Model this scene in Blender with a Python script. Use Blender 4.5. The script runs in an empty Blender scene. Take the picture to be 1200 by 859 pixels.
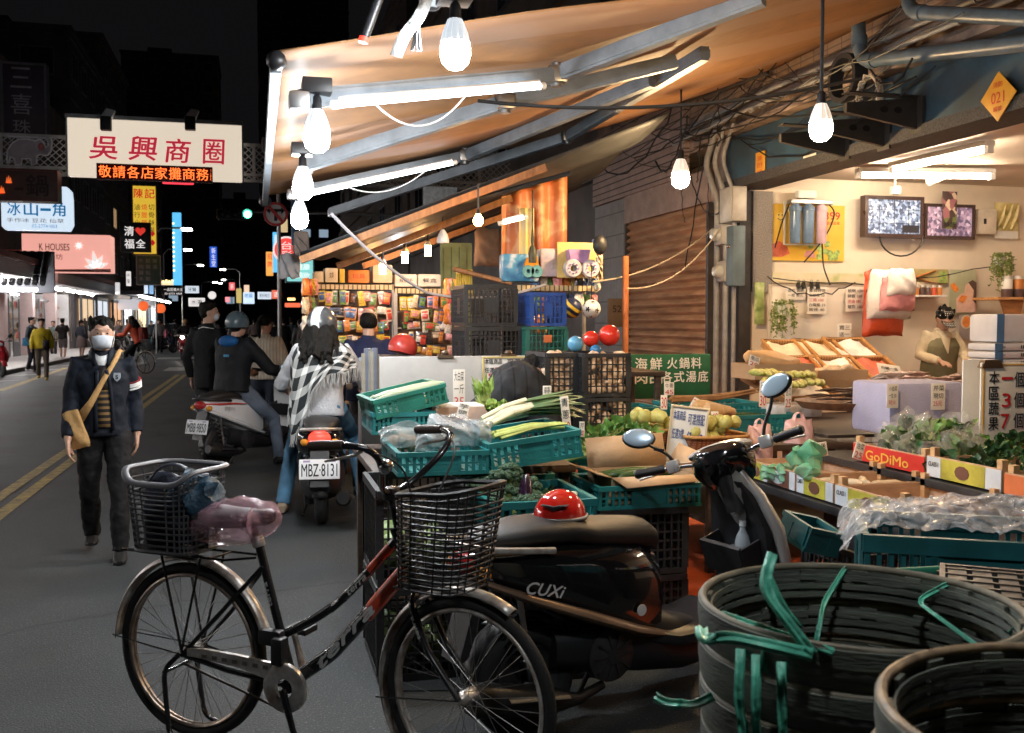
import bpy,bmesh,math,random
from mathutils import Vector,Matrix,Euler,noise
random.seed(11)
R=math.radians
rnd=random.uniform
# ------------------------------------------------------------------ camera, sky, exposure
SC=bpy.context.scene
COL=SC.collection
F,CX,CY,H=1167.0,600.0,429.5,1.58  # focal length in photo pixels, picture centre, eye height
YAW=math.atan(300/F);PITCH=math.atan(54.5/math.hypot(F,300))
cam=bpy.data.cameras.new('camera');cam_o=bpy.data.objects.new('camera',cam);COL.objects.link(cam_o)
cam.sensor_width=36;cam.lens=F/1200*36;cam.clip_end=600;cam.clip_start=.05
cam_o.location=(0,0,H)
_f=Vector((math.sin(YAW)*math.cos(PITCH),math.cos(YAW)*math.cos(PITCH),-math.sin(PITCH)))
_r=Vector((math.cos(YAW),-math.sin(YAW),0));_u=_r.cross(_f)
cam_o.rotation_euler=Matrix((_r,_u,-_f)).transposed().to_euler()
cam.dof.use_dof=True;cam.dof.focus_distance=5.5;cam.dof.aperture_fstop=6.3
SC.camera=cam_o
W=bpy.data.worlds.new('World');SC.world=W;W.use_nodes=True
W.node_tree.nodes['Background'].inputs[0].default_value=(.56,.52,.58,1)
W.node_tree.nodes['Background'].inputs[1].default_value=.0075
SC.view_settings.view_transform='Standard';SC.view_settings.look='None'
SC.view_settings.exposure=0.2;SC.view_settings.gamma=1.0
SC.cycles.use_denoising=True;SC.cycles.max_bounces=5;SC.cycles.diffuse_bounces=3
SC.cycles.glossy_bounces=3;SC.cycles.transmission_bounces=5;SC.cycles.transparent_max_bounces=10
SC.cycles.sample_clamp_indirect=4;SC.cycles.caustics_reflective=False;SC.cycles.caustics_refractive=False

def ray(px,py):
 x=(px-CX)/F;y=(CY-py)/F
 return _f+_r*x+_u*y
def gz(px,py,Z=0.):
 r=ray(px,py);return r*((Z-H)/r.z)+Vector((0,0,H))
def gy(px,py,Y):
 r=ray(px,py);return r*(Y/r.y)+Vector((0,0,H))
def gx(px,py,X):
 r=ray(px,py);return r*(X/r.x)+Vector((0,0,H))
def gd(px,py,d):
 return ray(px,py)*d+Vector((0,0,H))

# ------------------------------------------------------------------ materials
MATS={}
def nd(nt,typ,**kw):
 n=nt.nodes.new(typ)
 for k,v in kw.items():
  if k[0]=='i' and k[1:].isdigit():n.inputs[int(k[1:])].default_value=v
  else:setattr(n,k,v)
 return n
def M(name,col=(.5,.5,.5),rough=.55,metal=0.,var=.18,scale=6.,bump=.0,bscale=60.,spec=.5,coat=0.,trans=0.,alpha=1.,stretch=(1,1,1),dirt=None,ior=1.45):
 if name in MATS:return MATS[name]
 m=bpy.data.materials.new(name);m.use_nodes=True;nt=m.node_tree;L=nt.links.new
 b=nt.nodes['Principled BSDF']
 tc=nd(nt,'ShaderNodeTexCoord');mp=nd(nt,'ShaderNodeMapping');mp.inputs['Scale'].default_value=stretch
 L(tc.outputs['Object'],mp.inputs[0])
 nz=nd(nt,'ShaderNodeTexNoise');nz.inputs['Scale'].default_value=scale;nz.inputs['Detail'].default_value=4
 nz.inputs['Roughness'].default_value=.62;L(mp.outputs[0],nz.inputs['Vector'])
 mx=nd(nt,'ShaderNodeMix',data_type='RGBA')
 lo=[c*(1-var)for c in col];hi=[min(1,c*(1+var))for c in col]
 if dirt:lo=dirt
 rp=nd(nt,'ShaderNodeMapRange');rp.inputs[1].default_value=.32;rp.inputs[2].default_value=.68
 L(nz.outputs['Fac'],rp.inputs[0]);L(rp.outputs[0],mx.inputs[0])
 mx.inputs[6].default_value=(*lo,1);mx.inputs[7].default_value=(*hi,1)
 L(mx.outputs[2],b.inputs['Base Color'])
 b.inputs['Metallic'].default_value=metal
 b.inputs['Specular IOR Level'].default_value=spec;b.inputs['Coat Weight'].default_value=coat
 b.inputs['Transmission Weight'].default_value=trans;b.inputs['Alpha'].default_value=alpha;b.inputs['IOR'].default_value=ior
 rr=nd(nt,'ShaderNodeMapRange');rr.inputs[3].default_value=max(.02,rough-.1);rr.inputs[4].default_value=min(1,rough+.1)
 L(nz.outputs['Fac'],rr.inputs[0]);L(rr.outputs[0],b.inputs['Roughness'])
 if bump:
  n2=nd(nt,'ShaderNodeTexNoise');n2.inputs['Scale'].default_value=bscale;n2.inputs['Detail'].default_value=3
  L(mp.outputs[0],n2.inputs['Vector'])
  bp=nd(nt,'ShaderNodeBump');bp.inputs['Strength'].default_value=bump;bp.inputs['Distance'].default_value=.02
  L(n2.outputs['Fac'],bp.inputs['Height']);L(bp.outputs[0],b.inputs['Normal'])
 MATS[name]=m;m['bsdf']=b.name
 return m
def E(name,col,s=5.,base=None):
 if name in MATS:return MATS[name]
 m=bpy.data.materials.new(name);m.use_nodes=True;b=m.node_tree.nodes['Principled BSDF']
 b.inputs['Base Color'].default_value=(*(base or col),1);b.inputs['Roughness'].default_value=.4
 b.inputs['Emission Color'].default_value=(*col,1);b.inputs['Emission Strength'].default_value=s
 MATS[name]=m;return m
def bands(name,c1,c2,axis=0,freq=20.,duty=.5,rough=.6,bump=0.,metal=0.,c3=None,grid=None,coat=0.):
 """two colours in straight bands along an object axis (grid: a second axis, for tiles, plaid and mesh)"""
 if name in MATS:return MATS[name]
 m=M(name,c1,rough,metal,coat=coat);nt=m.node_tree;L=nt.links.new;b=nt.nodes['Principled BSDF']
 tc=nd(nt,'ShaderNodeTexCoord');sp=nd(nt,'ShaderNodeSeparateXYZ');L(tc.outputs['Object'],sp.inputs[0])
 def stripe(ax,fr,du):
  a=nd(nt,'ShaderNodeMath',operation='MULTIPLY',i1=fr);L(sp.outputs[ax],a.inputs[0])
  f=nd(nt,'ShaderNodeMath',operation='FRACT');L(a.outputs[0],f.inputs[0])
  g=nd(nt,'ShaderNodeMath',operation='GREATER_THAN',i1=du);L(f.outputs[0],g.inputs[0])
  return g,f
 g,f=stripe(axis,freq,duty)
 fac=g
 if grid:
  g2,f2=stripe(grid[0],grid[1],grid[2])
  fac=nd(nt,'ShaderNodeMath',operation=grid[3]if len(grid)>3 else 'MAXIMUM');L(g.outputs[0],fac.inputs[0]);L(g2.outputs[0],fac.inputs[1])
  if len(grid)>3 and grid[3]=='ADD':
   h=nd(nt,'ShaderNodeMath',operation='MULTIPLY',i1=.5);L(fac.outputs[0],h.inputs[0]);fac=h
 mx=nd(nt,'ShaderNodeMix',data_type='RGBA')
 old=b.inputs['Base Color'].links[0].from_socket
 L(fac.outputs[0],mx.inputs[0]);L(old,mx.inputs[6]);mx.inputs[7].default_value=(*c2,1)
 L(mx.outputs[2],b.inputs['Base Color'])
 if bump:
  bp=nd(nt,'ShaderNodeBump');bp.inputs['Strength'].default_value=bump;bp.inputs['Distance'].default_value=.01
  bp.invert=True
  L(fac.outputs[0],bp.inputs['Height']);L(bp.outputs[0],b.inputs['Normal'])
 return m

# ------------------------------------------------------------------ mesh builder
def frame_from(d,up=Vector((0,0,1))):
 d=d.normalized()
 if abs(d.dot(up))>.97:up=Vector((1,0,0))
 x=up.cross(d).normalized();y=d.cross(x)
 return x,y
I4=Matrix.Identity(4)
def T(x,y=0,z=0):return Matrix.Translation((x,y,z)if not isinstance(x,Vector)else x)
def RX(a):return Matrix.Rotation(R(a),4,'X')
def RY(a):return Matrix.Rotation(R(a),4,'Y')
def RZ(a):return Matrix.Rotation(R(a),4,'Z')
_FONT={}
class MB:
 def __init__(s,X=I4):s.v=[];s.f=[];s.mi=[];s.X=X;s.m=0
 def add(s,vs,fs,X=None):
  o=len(s.v);Xf=s.X@X if X is not None else s.X
  s.v+=[Xf@Vector(p)for p in vs]
  s.f+=[[i+o for i in f]for f in fs];s.mi+=[s.m]*len(fs);return s
 def box(s,c,d,X=None):
  x,y,z=[a/2 for a in d];cx,cy,cz=c
  vs=[(cx+i*x,cy+j*y,cz+k*z)for i in(-1,1)for j in(-1,1)for k in(-1,1)]
  return s.add(vs,[(0,1,3,2),(4,6,7,5),(0,4,5,1),(2,3,7,6),(0,2,6,4),(1,5,7,3)],X)
 def bb(s,a,b,X=None):
  return s.box([(a[i]+b[i])/2 for i in range(3)],[abs(b[i]-a[i])for i in range(3)],X)
 def rbox(s,c,d,r=.01,X=None):
  """box with chamfered edges"""
  x,y,z=[a/2 for a in d];r=min(r,x*.9,y*.9,z*.9);vs=[]
  bm=bmesh.new();bmesh.ops.create_cube(bm,size=1)
  for v in bm.verts:v.co=Vector((v.co.x*d[0],v.co.y*d[1],v.co.z*d[2]))
  bmesh.ops.bevel(bm,geom=bm.edges[:],offset=r,segments=2,profile=.6,affect='EDGES')
  bm.verts.index_update()
  s.add([tuple(v.co+Vector(c))for v in bm.verts],[[v.index for v in f.verts]for f in bm.faces],X);bm.free();return s
 def loft(s,rings,closed=True,caps=True,X=None):
  n=len(rings[0]);vs=[p for r in rings for p in r];fs=[]
  for i in range(len(rings)-1):
   for j in range(n if closed else n-1):
    k=(j+1)%n
    fs.append((i*n+j,i*n+k,(i+1)*n+k,(i+1)*n+j))
  if caps and closed:fs+=[list(range(n))[::-1],list(range((len(rings)-1)*n,len(rings)*n))]
  return s.add(vs,fs,X)
 def tube(s,pts,r,n=8,X=None,closed=False,caps=True,flat=1.):
  pts=[Vector(p)for p in pts];rs=r if isinstance(r,(list,tuple))else[r]*len(pts);rings=[]
  px=None
  for i,p in enumerate(pts):
   a=pts[i-1]if i or closed else p;b=pts[(i+1)%len(pts)]if i<len(pts)-1 or closed else p
   d=(b-a)
   if d.length<1e-9:d=Vector((0,0,1))
   d.normalize()
   if px is None:x,y=frame_from(d)
   else:
    x=px-d*px.dot(d)
    if x.length<1e-6:x,y=frame_from(d)
    x.normalize();y=d.cross(x)
   px=x
   rings.append([p+x*math.cos(t)*rs[i]+y*math.sin(t)*rs[i]*flat for t in[2*math.pi*k/n for k in range(n)]])
  if closed:rings.append(rings[0])
  return s.loft(rings,True,caps and not closed,X)
 def lathe(s,prof,n=24,X=None,a0=0,a1=360):
  full=abs(a1-a0-360)<1e-6;k=n if full else n+1;rings=[]
  for i in range(k):
   t=R(a0+(a1-a0)*i/n);rings.append([(r*math.cos(t),r*math.sin(t),z)for r,z in prof])
  if full:rings.append(rings[0])
  return s.loft(rings,False,False,X)
 def ball(s,c,r,n=12,X=None,zmin=-1.,zmax=1.):
  r=(r,r,r)if not isinstance(r,(tuple,list))else r;rings=[];m=max(4,n//2)
  a0=math.asin(zmin);a1=math.asin(zmax)
  for i in range(m+1):
   a=a0+(a1-a0)*i/m;q=max(math.cos(a),.02)
   rings.append([(c[0]+r[0]*q*math.cos(t),c[1]+r[1]*q*math.sin(t),c[2]+r[2]*math.sin(a))for t in[2*math.pi*k/n for k in range(n)]])
  return s.loft(rings,True,True,X)
 def prism(s,poly,y0,y1,X=None):
  """polygon in XZ pushed from y0 to y1"""
  return s.loft([[(x,y0,z)for x,z in poly],[(x,y1,z)for x,z in poly]],True,True,X)
 def quad(s,a,b,c,d,X=None):return s.add([a,b,c,d],[(0,1,2,3)],X)
 def grid(s,fn,nu,nv,X=None):
  vs=[fn(i/nu,j/nv)for i in range(nu+1)for j in range(nv+1)]
  fs=[(i*(nv+1)+j,i*(nv+1)+j+1,(i+1)*(nv+1)+j+1,(i+1)*(nv+1)+j)for i in range(nu)for j in range(nv)]
  return s.add(vs,fs,X)
 def text(s,t,x0,z0,x1,z1,y=-.004,X=None,bold=.01,ext=.0015,keep=False,shear=0.):
  """lettering filling the box x0..x1, z0..z1 in the XZ plane, read from -Y"""
  key=(t,shear)
  if key not in _FONT:
   c=bpy.data.curves.new('lettering','FONT');c.body=t;c.size=1;c.resolution_u=3;c.shear=shear
   o=bpy.data.objects.new('lettering',c);me=o.to_mesh()
   _FONT[key]=([tuple(v.co)for v in me.vertices],[tuple(p.vertices)for p in me.polygons])
   o.to_mesh_clear();bpy.data.objects.remove(o);bpy.data.curves.remove(c)
  vs,fs=_FONT[key]
  if not vs:return s
  xs=[v[0]for v in vs];zs=[v[1]for v in vs];a,b,c0,d=min(xs),max(xs),min(zs),max(zs)
  sx=(x1-x0)/max(b-a,1e-6);sz=(z1-z0)/max(d-c0,1e-6)
  if keep:sx=sz=min(sx,sz)
  ox=(x0+x1)/2-(a+b)/2*sx;oz=(z0+z1)/2-(c0+d)/2*sz
  k=min(bold,.03)*.55*sx if bold>.012 else 0
  for i,(dx,dz)in enumerate(((0,0),(k,0),(-k,k*.5),(0,-k))if k else((0,0),)):s.add([(v[0]*sx+ox+dx,y-i*.0004,v[1]*sz+oz+dz)for v in vs],fs,X)
  return s
 def build(s,name,mats,parent=None,smooth=45,origin=None,**tags):
  if not isinstance(mats,(list,tuple)):mats=[mats]
  me=bpy.data.meshes.new(name);vs=s.v;loc=None
  if parent is None and vs:
   if origin is None:
    lo=[min(v[i]for v in vs)for i in range(3)];hi=[max(v[i]for v in vs)for i in range(3)]
    origin=((lo[0]+hi[0])/2,(lo[1]+hi[1])/2,lo[2])
   loc=Vector(origin);vs=[Vector(v)-loc for v in vs]
  me.from_pydata([tuple(v)for v in vs],[],s.f)
  for m in mats:me.materials.append(m)
  if len(mats)>1:me.polygons.foreach_set('material_index',s.mi)
  bm=bmesh.new();bm.from_mesh(me);bmesh.ops.recalc_face_normals(bm,faces=bm.faces[:]);bm.to_mesh(me);bm.free()
  if smooth:me.shade_smooth();me.set_sharp_from_angle(angle=R(smooth))
  o=bpy.data.objects.new(name,me);COL.objects.link(o)
  if loc is not None:o.location=loc
  if parent is not None:o.parent=parent
  for k,v in tags.items():
   if v:o[k]=v
  return o
 def thing(s,name,mats,label,category,group=None,smooth=45,**kw):
  return s.build(name,mats,None,smooth,label=label,category=category,group=group,**kw)
 def struct(s,name,mats,label=None,smooth=30):return s.build(name,mats,None,smooth,kind='structure',label=label,origin=(0,0,0))
def thing(name,label,category,loc=(0,0,0),rot=0.,group=None,scale=1.):
 o=bpy.data.objects.new(name,None);COL.objects.link(o);o.empty_display_size=.1
 o.location=loc;o.rotation_euler=rot if not isinstance(rot,(int,float))else(0,0,R(rot))
 o.scale=(scale,)*3
 o['label']=label;o['category']=category
 if group:o['group']=group
 return o
def dup(o,loc,rot=None,label=None,group=None,parent=None,scale=None):
 c=o.copy();COL.objects.link(c)
 if parent is not None:c.parent=parent
 else:
  c.location=loc
  if rot is not None:c.rotation_euler=rot if not isinstance(rot,(int,float))else(0,0,R(rot))
  if label:c['label']=label
  if group:c['group']=group
  if scale:c.scale=scale if isinstance(scale,(tuple,list))else(scale,)*3
 for ch in list(o.children):dup(ch,None,parent=c)
 return c
def mesh_copy(o,loc,rot=None,label=None,group=None,scale=None,mat=None):
 c=dup(o,loc,rot,label,group,scale=scale)
 if mat is not None:
  c.data=c.data.copy();c.data.materials[0]=mat
 return c
def remesh(o,vox,smooth=2):
 m=o.modifiers.new('remesh','REMESH');m.mode='VOXEL';m.voxel_size=vox;m.use_smooth_shade=True
 if smooth:
  k=o.modifiers.new('smooth','SMOOTH');k.factor=.5;k.iterations=smooth
 return o
_TEX={}
def crumple(o,strength,size):
 key=round(size,3)
 if key not in _TEX:
  t=bpy.data.textures.new('folds','CLOUDS');t.noise_scale=size;t.noise_depth=3;_TEX[key]=t
 d=o.modifiers.new('folds','DISPLACE');d.texture=_TEX[key];d.strength=strength;d.mid_level=.5;d.texture_coords='GLOBAL' if False else 'LOCAL'
 return o
# common materials
black_plastic=M('black_plastic',(.018,.018,.02),.42,bump=.05,bscale=200)
dark_rubber=M('dark_rubber',(.014,.014,.014),.75,bump=.2,bscale=150)
chrome=M('chrome',(.62,.62,.64),.16,1,var=.1)
steel=M('steel',(.38,.38,.38),.38,1,var=.25)
alu=M('aluminium',(.52,.54,.56),.42,.85,var=.12,stretch=(1,1,1))
white_paper=M('white_paper',(.74,.72,.68),.7,var=.06)
ink=M('black_ink',(.012,.012,.014),.6,var=0)
red_ink=M('red_ink',(.55,.02,.03),.6,var=.05)
white_paint=M('white_paint',(.74,.74,.72),.5,var=.06)
# ------------------------------------------------------------------ ground
def asphalt():
 m=M('asphalt',(.031,.037,.040),.58,var=.2,scale=1.3,bump=.55,bscale=120)
 nt=m.node_tree;L=nt.links.new;b=nt.nodes['Principled BSDF']
 tc=nd(nt,'ShaderNodeTexCoord');n=nd(nt,'ShaderNodeTexNoise');n.inputs['Scale'].default_value=95;n.inputs['Detail'].default_value=2
 L(tc.outputs['Object'],n.inputs['Vector'])
 r=nd(nt,'ShaderNodeMapRange');r.inputs[1].default_value=.60;r.inputs[2].default_value=.66;L(n.outputs['Fac'],r.inputs[0])
 mx=nd(nt,'ShaderNodeMix',data_type='RGBA');L(r.outputs[0],mx.inputs[0]);L(b.inputs['Base Color'].links[0].from_socket,mx.inputs[6])
 mx.inputs[7].default_value=(.12,.125,.122,1)
 vo=nd(nt,'ShaderNodeTexVoronoi',feature='DISTANCE_TO_EDGE');vo.inputs['Scale'].default_value=.28
 n3=nd(nt,'ShaderNodeTexNoise');n3.inputs['Scale'].default_value=1.1;n3.inputs['Detail'].default_value=6;L(tc.outputs['Object'],n3.inputs['Vector'])
 vm=nd(nt,'ShaderNodeVectorMath',operation='MULTIPLY_ADD');vm.inputs[1].default_value=(.9,.9,.9);L(n3.outputs['Color'],vm.inputs[0]);L(tc.outputs['Object'],vm.inputs[2]);L(vm.outputs[0],vo.inputs['Vector'])
 cr=nd(nt,'ShaderNodeMapRange');cr.inputs[1].default_value=.0;cr.inputs[2].default_value=.008;cr.inputs[3].default_value=.35;cr.inputs[4].default_value=1;L(vo.outputs['Distance'],cr.inputs[0])
 n4=nd(nt,'ShaderNodeTexNoise');n4.inputs['Scale'].default_value=.7;n4.inputs['Detail'].default_value=5;L(tc.outputs['Object'],n4.inputs['Vector'])
 st=nd(nt,'ShaderNodeMapRange');st.inputs[1].default_value=.36;st.inputs[2].default_value=.5;st.inputs[3].default_value=.55;st.inputs[4].default_value=1;L(n4.outputs['Fac'],st.inputs[0])
 mu=nd(nt,'ShaderNodeMath',operation='MULTIPLY');L(cr.outputs[0],mu.inputs[0]);L(st.outputs[0],mu.inputs[1])
 hs=nd(nt,'ShaderNodeMix',data_type='RGBA',blend_type='MULTIPLY');hs.inputs[0].default_value=1;L(mx.outputs[2],hs.inputs[6]);L(mu.outputs[0],hs.inputs[7])
 L(hs.outputs[2],b.inputs['Base Color'])
 return m
b=MB();b.quad((-150,-20,0),(150,-20,0),(150,400,0),(-150,400,0));b.struct('road',asphalt())
line_yellow=M('road_line_yellow',(.42,.30,.08),.6,var=.25,scale=9,dirt=(.12,.10,.06),bump=.3,bscale=120)
line_white=M('road_line_white',(.42,.42,.40),.6,var=.2,scale=9,dirt=(.15,.15,.15),bump=.3,bscale=120)
b=MB()
for x in(-2.25,-2.04):b.quad((x-.06,3.5,.004),(x+.06,3.5,.004),(x+.06,31,.004),(x-.06,31,.004))
b.quad((-1.98,30.9,.004),(1.2,30.9,.004),(1.2,31.15,.004),(-1.98,31.15,.004))
a0=gz(0,458);a1=gz(78,431)
for d in(0,):b.quad((a0.x-.1,a0.y,.004),(a0.x+.1,a0.y,.004),(a1.x+.1,a1.y,.004),(a1.x-.1,a1.y,.004))
b.struct('road_marking',line_yellow)
b=MB();b.quad((-2.9,33.5,.004),(-1.5,33.5,.004),(-1.5,36,.004),(-2.9,36,.004))
b.quad((-4.1,44,.004),(-2.5,44,.004),(-2.5,46,.004),(-4.1,46,.004))
for i in range(5):b.quad((-8.2,27+i*3.2,.004),(-6.2,29+i*3.2,.004),(-6.2,29.4+i*3.2,.004),(-8.2,27.4+i*3.2,.004))
b.struct('road_crossing_marking',line_white)
pave=bands('pavement_tile',(.34,.32,.31),(.2,.19,.18),0,2.5,.97,grid=(1,2.5,.97),rough=.5)
b=MB();b.bb((-30,3,-.2),(-7.3,120,.13));b.struct('pavement',pave)
kerb=M('kerb_stone',(.26,.25,.24),.7)
b=MB();b.rbox((-7.22,61.5,.06),(.16,117,.16),.02);b.struct('kerb',kerb)
red_floor=M('red_painted_floor',(.58,.11,.035),.5,var=.22,scale=3,bump=.2,bscale=50,dirt=(.36,.07,.03))
b=MB();b.quad((2.02,3.2,.004),(9.5,3.2,.004),(9.5,13.4,.004),(2.02,13.4,.004));b.struct('arcade_floor',red_floor)

# ------------------------------------------------------------------ left side buildings, all along x = -9.5
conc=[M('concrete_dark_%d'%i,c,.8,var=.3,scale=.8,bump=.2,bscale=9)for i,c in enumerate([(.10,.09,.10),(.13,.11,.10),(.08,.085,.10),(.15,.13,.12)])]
win_dark=M('dark_window_glass',(.03,.035,.045),.12,var=.1)
win_lit=E('lit_window',(1,.62,.3),.5);win_cool=E('lit_window_cool',(.6,.8,1),.35)
frame_m=M('window_frame_metal',(.22,.22,.23),.45,.6)
rail_m=M('balcony_rail',(.2,.2,.2),.5,.7)
def block(name,label,x0,x1,y0,y1,h,wm,side,floors,bays,lit=(),cat='building',wx=1.2):
 """building with windows on the street side (side=+1 means its street side faces +X) and on the end facing the camera"""
 root=thing(name,label,cat,((x0+x1)/2,(y0+y1)/2,0))
 ox,oy=(x0+x1)/2,(y0+y1)/2;w,l=x1-x0,y1-y0
 b=MB();b.bb((-w/2,-l/2,0),(w/2,l/2,h))
 fh=(h-4)/floors
 for k in range(floors+1):b.bb((-w/2-.12,-l/2-.12,3.75+k*fh),(w/2+.12,l/2+.12,3.98+k*fh))
 b.build('wall',wm,root)
 b=MB();b.bb((-w/2-.2,-l/2-.2,h+.002),(w/2+.2,l/2+.2,h+.3));b.bb((-w/4,-l/4,h+.302),(0,0,h+2));b.build('roof',wm,root)
 n=0
 for k in range(floors):
  for j in range(bays):
   zc=4.2+k*fh+fh*.45;yc=-l/2+(j+.5)*l/bays;sx=side*(w/2)
   wn=MB()
   for(a,c)in((-.05,.05),):
    wn.bb((sx-.03,yc-.85,zc-.75),(sx+.09,yc-.78,zc+.75));wn.bb((sx-.03,yc+.78,zc-.75),(sx+.09,yc+.85,zc+.75))
    wn.bb((sx-.03,yc-.778,zc+.68),(sx+.088,yc+.778,zc+.75));wn.bb((sx-.03,yc-.778,zc-.75),(sx+.088,yc+.778,zc-.68));wn.bb((sx-.03,yc-.03,zc-.678),(sx+.086,yc+.03,zc+.678))
   fo=wn.build('window',frame_m,root)
   g=MB();g.bb((sx-.02,yc-.77,zc-.67),(sx+.04,yc+.77,zc+.67));g.build('pane',win_lit if n in lit else win_dark,fo)
   n+=1
  m2=max(2,int(w/3))
  for j in range(m2):
   zc=4.2+k*fh+fh*.45;xc=-w/2+(j+.5)*w/m2
   wn=MB();sy=-l/2
   wn.bb((xc-.85,sy-.09,zc-.75),(xc-.78,sy+.03,zc+.75));wn.bb((xc+.78,sy-.09,zc-.75),(xc+.85,sy+.03,zc+.75))
   wn.bb((xc-.778,sy-.088,zc+.68),(xc+.778,sy+.03,zc+.75));wn.bb((xc-.778,sy-.088,zc-.75),(xc+.778,sy+.03,zc-.68))
   fo=wn.build('window',frame_m,root)
   g=MB();g.bb((xc-.77,sy-.04,zc-.67),(xc+.77,sy+.02,zc+.67));g.build('pane',win_cool if n in lit else win_dark,fo)
   n+=1
 return root
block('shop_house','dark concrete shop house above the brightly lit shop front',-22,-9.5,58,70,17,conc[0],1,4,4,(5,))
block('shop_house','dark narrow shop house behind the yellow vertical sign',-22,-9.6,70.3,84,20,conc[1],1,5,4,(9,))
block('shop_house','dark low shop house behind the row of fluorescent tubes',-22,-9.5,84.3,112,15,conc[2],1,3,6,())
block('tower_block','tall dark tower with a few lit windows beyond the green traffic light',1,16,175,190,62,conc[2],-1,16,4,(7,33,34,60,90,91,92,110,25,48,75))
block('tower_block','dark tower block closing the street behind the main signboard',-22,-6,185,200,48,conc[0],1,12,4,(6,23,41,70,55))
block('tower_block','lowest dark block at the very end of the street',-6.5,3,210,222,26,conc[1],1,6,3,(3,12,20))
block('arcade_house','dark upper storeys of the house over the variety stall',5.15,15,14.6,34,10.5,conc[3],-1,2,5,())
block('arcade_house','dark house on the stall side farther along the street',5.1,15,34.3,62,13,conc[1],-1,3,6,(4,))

# lit shop front at the far left: its own low building, open at the street
pink_wall=M('pale_pink_wall',(.62,.47,.46),.6,var=.08);white_wall=M('white_shop_wall',(.72,.71,.72),.6,var=.06)
root=thing('corner_shop','brightly lit white shop front with pink pillars under the flower sign','shop',(-13,50,.13))
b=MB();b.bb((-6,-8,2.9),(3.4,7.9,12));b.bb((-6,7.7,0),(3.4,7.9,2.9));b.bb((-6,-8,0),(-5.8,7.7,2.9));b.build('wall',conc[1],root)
b=MB();b.bb((-5.7,7.5,0),(3.3,7.69,2.89));b.bb((-5.79,-7.8,.01),(-5.6,7.49,2.88));b.build('inner_wall',white_wall,root)
for y in(-7.6,-2.6,2.4):MB().rbox((3.35,y,1.45),(.55,.5,2.9),.03).build('pillar',pink_wall,root)
b=MB();b.bb((3.7,-8.2,2.92),(5.6,7.8,3.02));b.bb((5.5,-8.2,3.03),(5.6,7.8,3.4));b.build('canopy',white_wall,root)
b=MB();b.bb((3.42,-8.2,3.1),(5.2,-8.0,4.2));b.prism([(3.42,3.05),(5.75,3.42),(5.75,3.6),(3.42,4.2)],-7.9,7.8);b.build('awning',M('maroon_awning',(.24,.08,.07),.7),root)
tube_white=E('tube_white',(1,.95,.92),85)
for y in(-6.5,-3.5,-.5,2.5,5.5):MB().tube([(4.6,y,2.86),(4.6,y+1.8,2.86)],.04).build('tube_lamp',tube_white,root)
for x,y in((-1,-5),(-1,0),(-1,5),(1.5,3),(1.5,-3)):MB().tube([(x,y,2.8),(x,y+1.5,2.8)],.04).build('tube_lamp',tube_white,root)
b=MB()
for k in range(4):b.bb((-1,7.1,.5+k*.55),(2.9,7.48,.54+k*.55))
for k in range(60):
 x,z=rnd(-.9,2.7),.56+.55*random.randrange(4);
 b.m=random.randrange(3);b.bb((x,7.15,z),(x+.1,7.4,z+rnd(.2,.38)))
b.build('goods_shelf',[M('goods_tan',(.5,.32,.2)),M('goods_red',(.4,.1,.08)),M('goods_green',(.2,.3,.15))],root)
for y in(-7,-5.2,0,1.2):b=MB();b.bb((3.3,y,0),(3.36,y+.06,2.5));b.bb((3.3,y+1.1,0),(3.36,y+1.16,2.5));b.bb((3.31,y+.06,2.4),(3.35,y+1.1,2.5));b.bb((3.31,y+.06,0),(3.35,y+1.1,.6));b.build('door_frame',frame_m,root)

dup(root,(-13,31,.13),None,'added lit white shop front out of view next door, one house toward the camera');dup(root,(-13,13,.13),None,'added lit white shop front out of view opposite the vegetable stall')  # both copies added out of view to throw light on the street
# ------------------------------------------------------------------ signs
def sign(name,label,cat,box,Y,face,texts=(),depth=.12,frame=None,group=None,fw=.03,extra=None,rot=0.,cut=None):
 p=gy(box[0],box[3],Y);q=gy(box[2],box[1],Y);p2=gy(box[0],box[1],Y)
 w=q.x-p.x;h=(q.z-gy(box[2],box[3],Y).z+p2.z-p.z)/2
 root=thing(name,label,cat,((p.x+q.x)/2,Y,min(p.z,gy(box[2],box[3],Y).z)),rot,group)
 def u(px):return-w/2+(px-box[0])/(box[2]-box[0])*w
 def v(py):return h-(py-box[1])/(box[3]-box[1])*h
 b=MB()
 if cut:b.prism([(u(x),v(y))for x,y in cut],0,depth)
 else:b.rbox((0,depth/2,h/2),(w,depth,h),min(.03,w*.08))
 b.build('panel',face,root)
 if frame:
  b=MB();e=.004
  b.bb((-w/2-e,-.015,-e),(-w/2+fw,depth+.01,h+e));b.bb((w/2-fw,-.015,-e),(w/2+e,depth+.01,h+e))
  b.bb((-w/2+fw,-.013,-e),(w/2-fw,depth+.008,fw));b.bb((-w/2+fw,-.013,h-fw),(w/2-fw,depth+.008,h+e));b.build('frame',frame,root)
 by={}
 for t in texts:
  by.setdefault(t[2].name,(t[2],[]))[1].append(t)
 for k,(m,ts)in by.items():
  b=MB()
  for t in ts:
   B=t[1];b.text(t[0],u(B[0]),v(B[3]),u(B[2]),v(B[1]),X=None,bold=t[3]if len(t)>3 else.015,shear=t[4]if len(t)>4 else 0.)
  b.build('lettering',m,root,smooth=0)
 if extra:extra(root,u,v,w,h)
 return root
sign_red=E('sign_red',(.62,.03,.07),.55)  # characters glow faintly so they show red without light on them
cream_lit=E('cream_lit_panel',(1,.86,.68),.62)  # panel glows itself, in place of the floodlights shining on it
led_orange=E('led_orange',(1,.16,.03),2.2);led_back=E('led_board_dark',(.35,.01,.01),.06,(.03,.004,.004))
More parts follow.
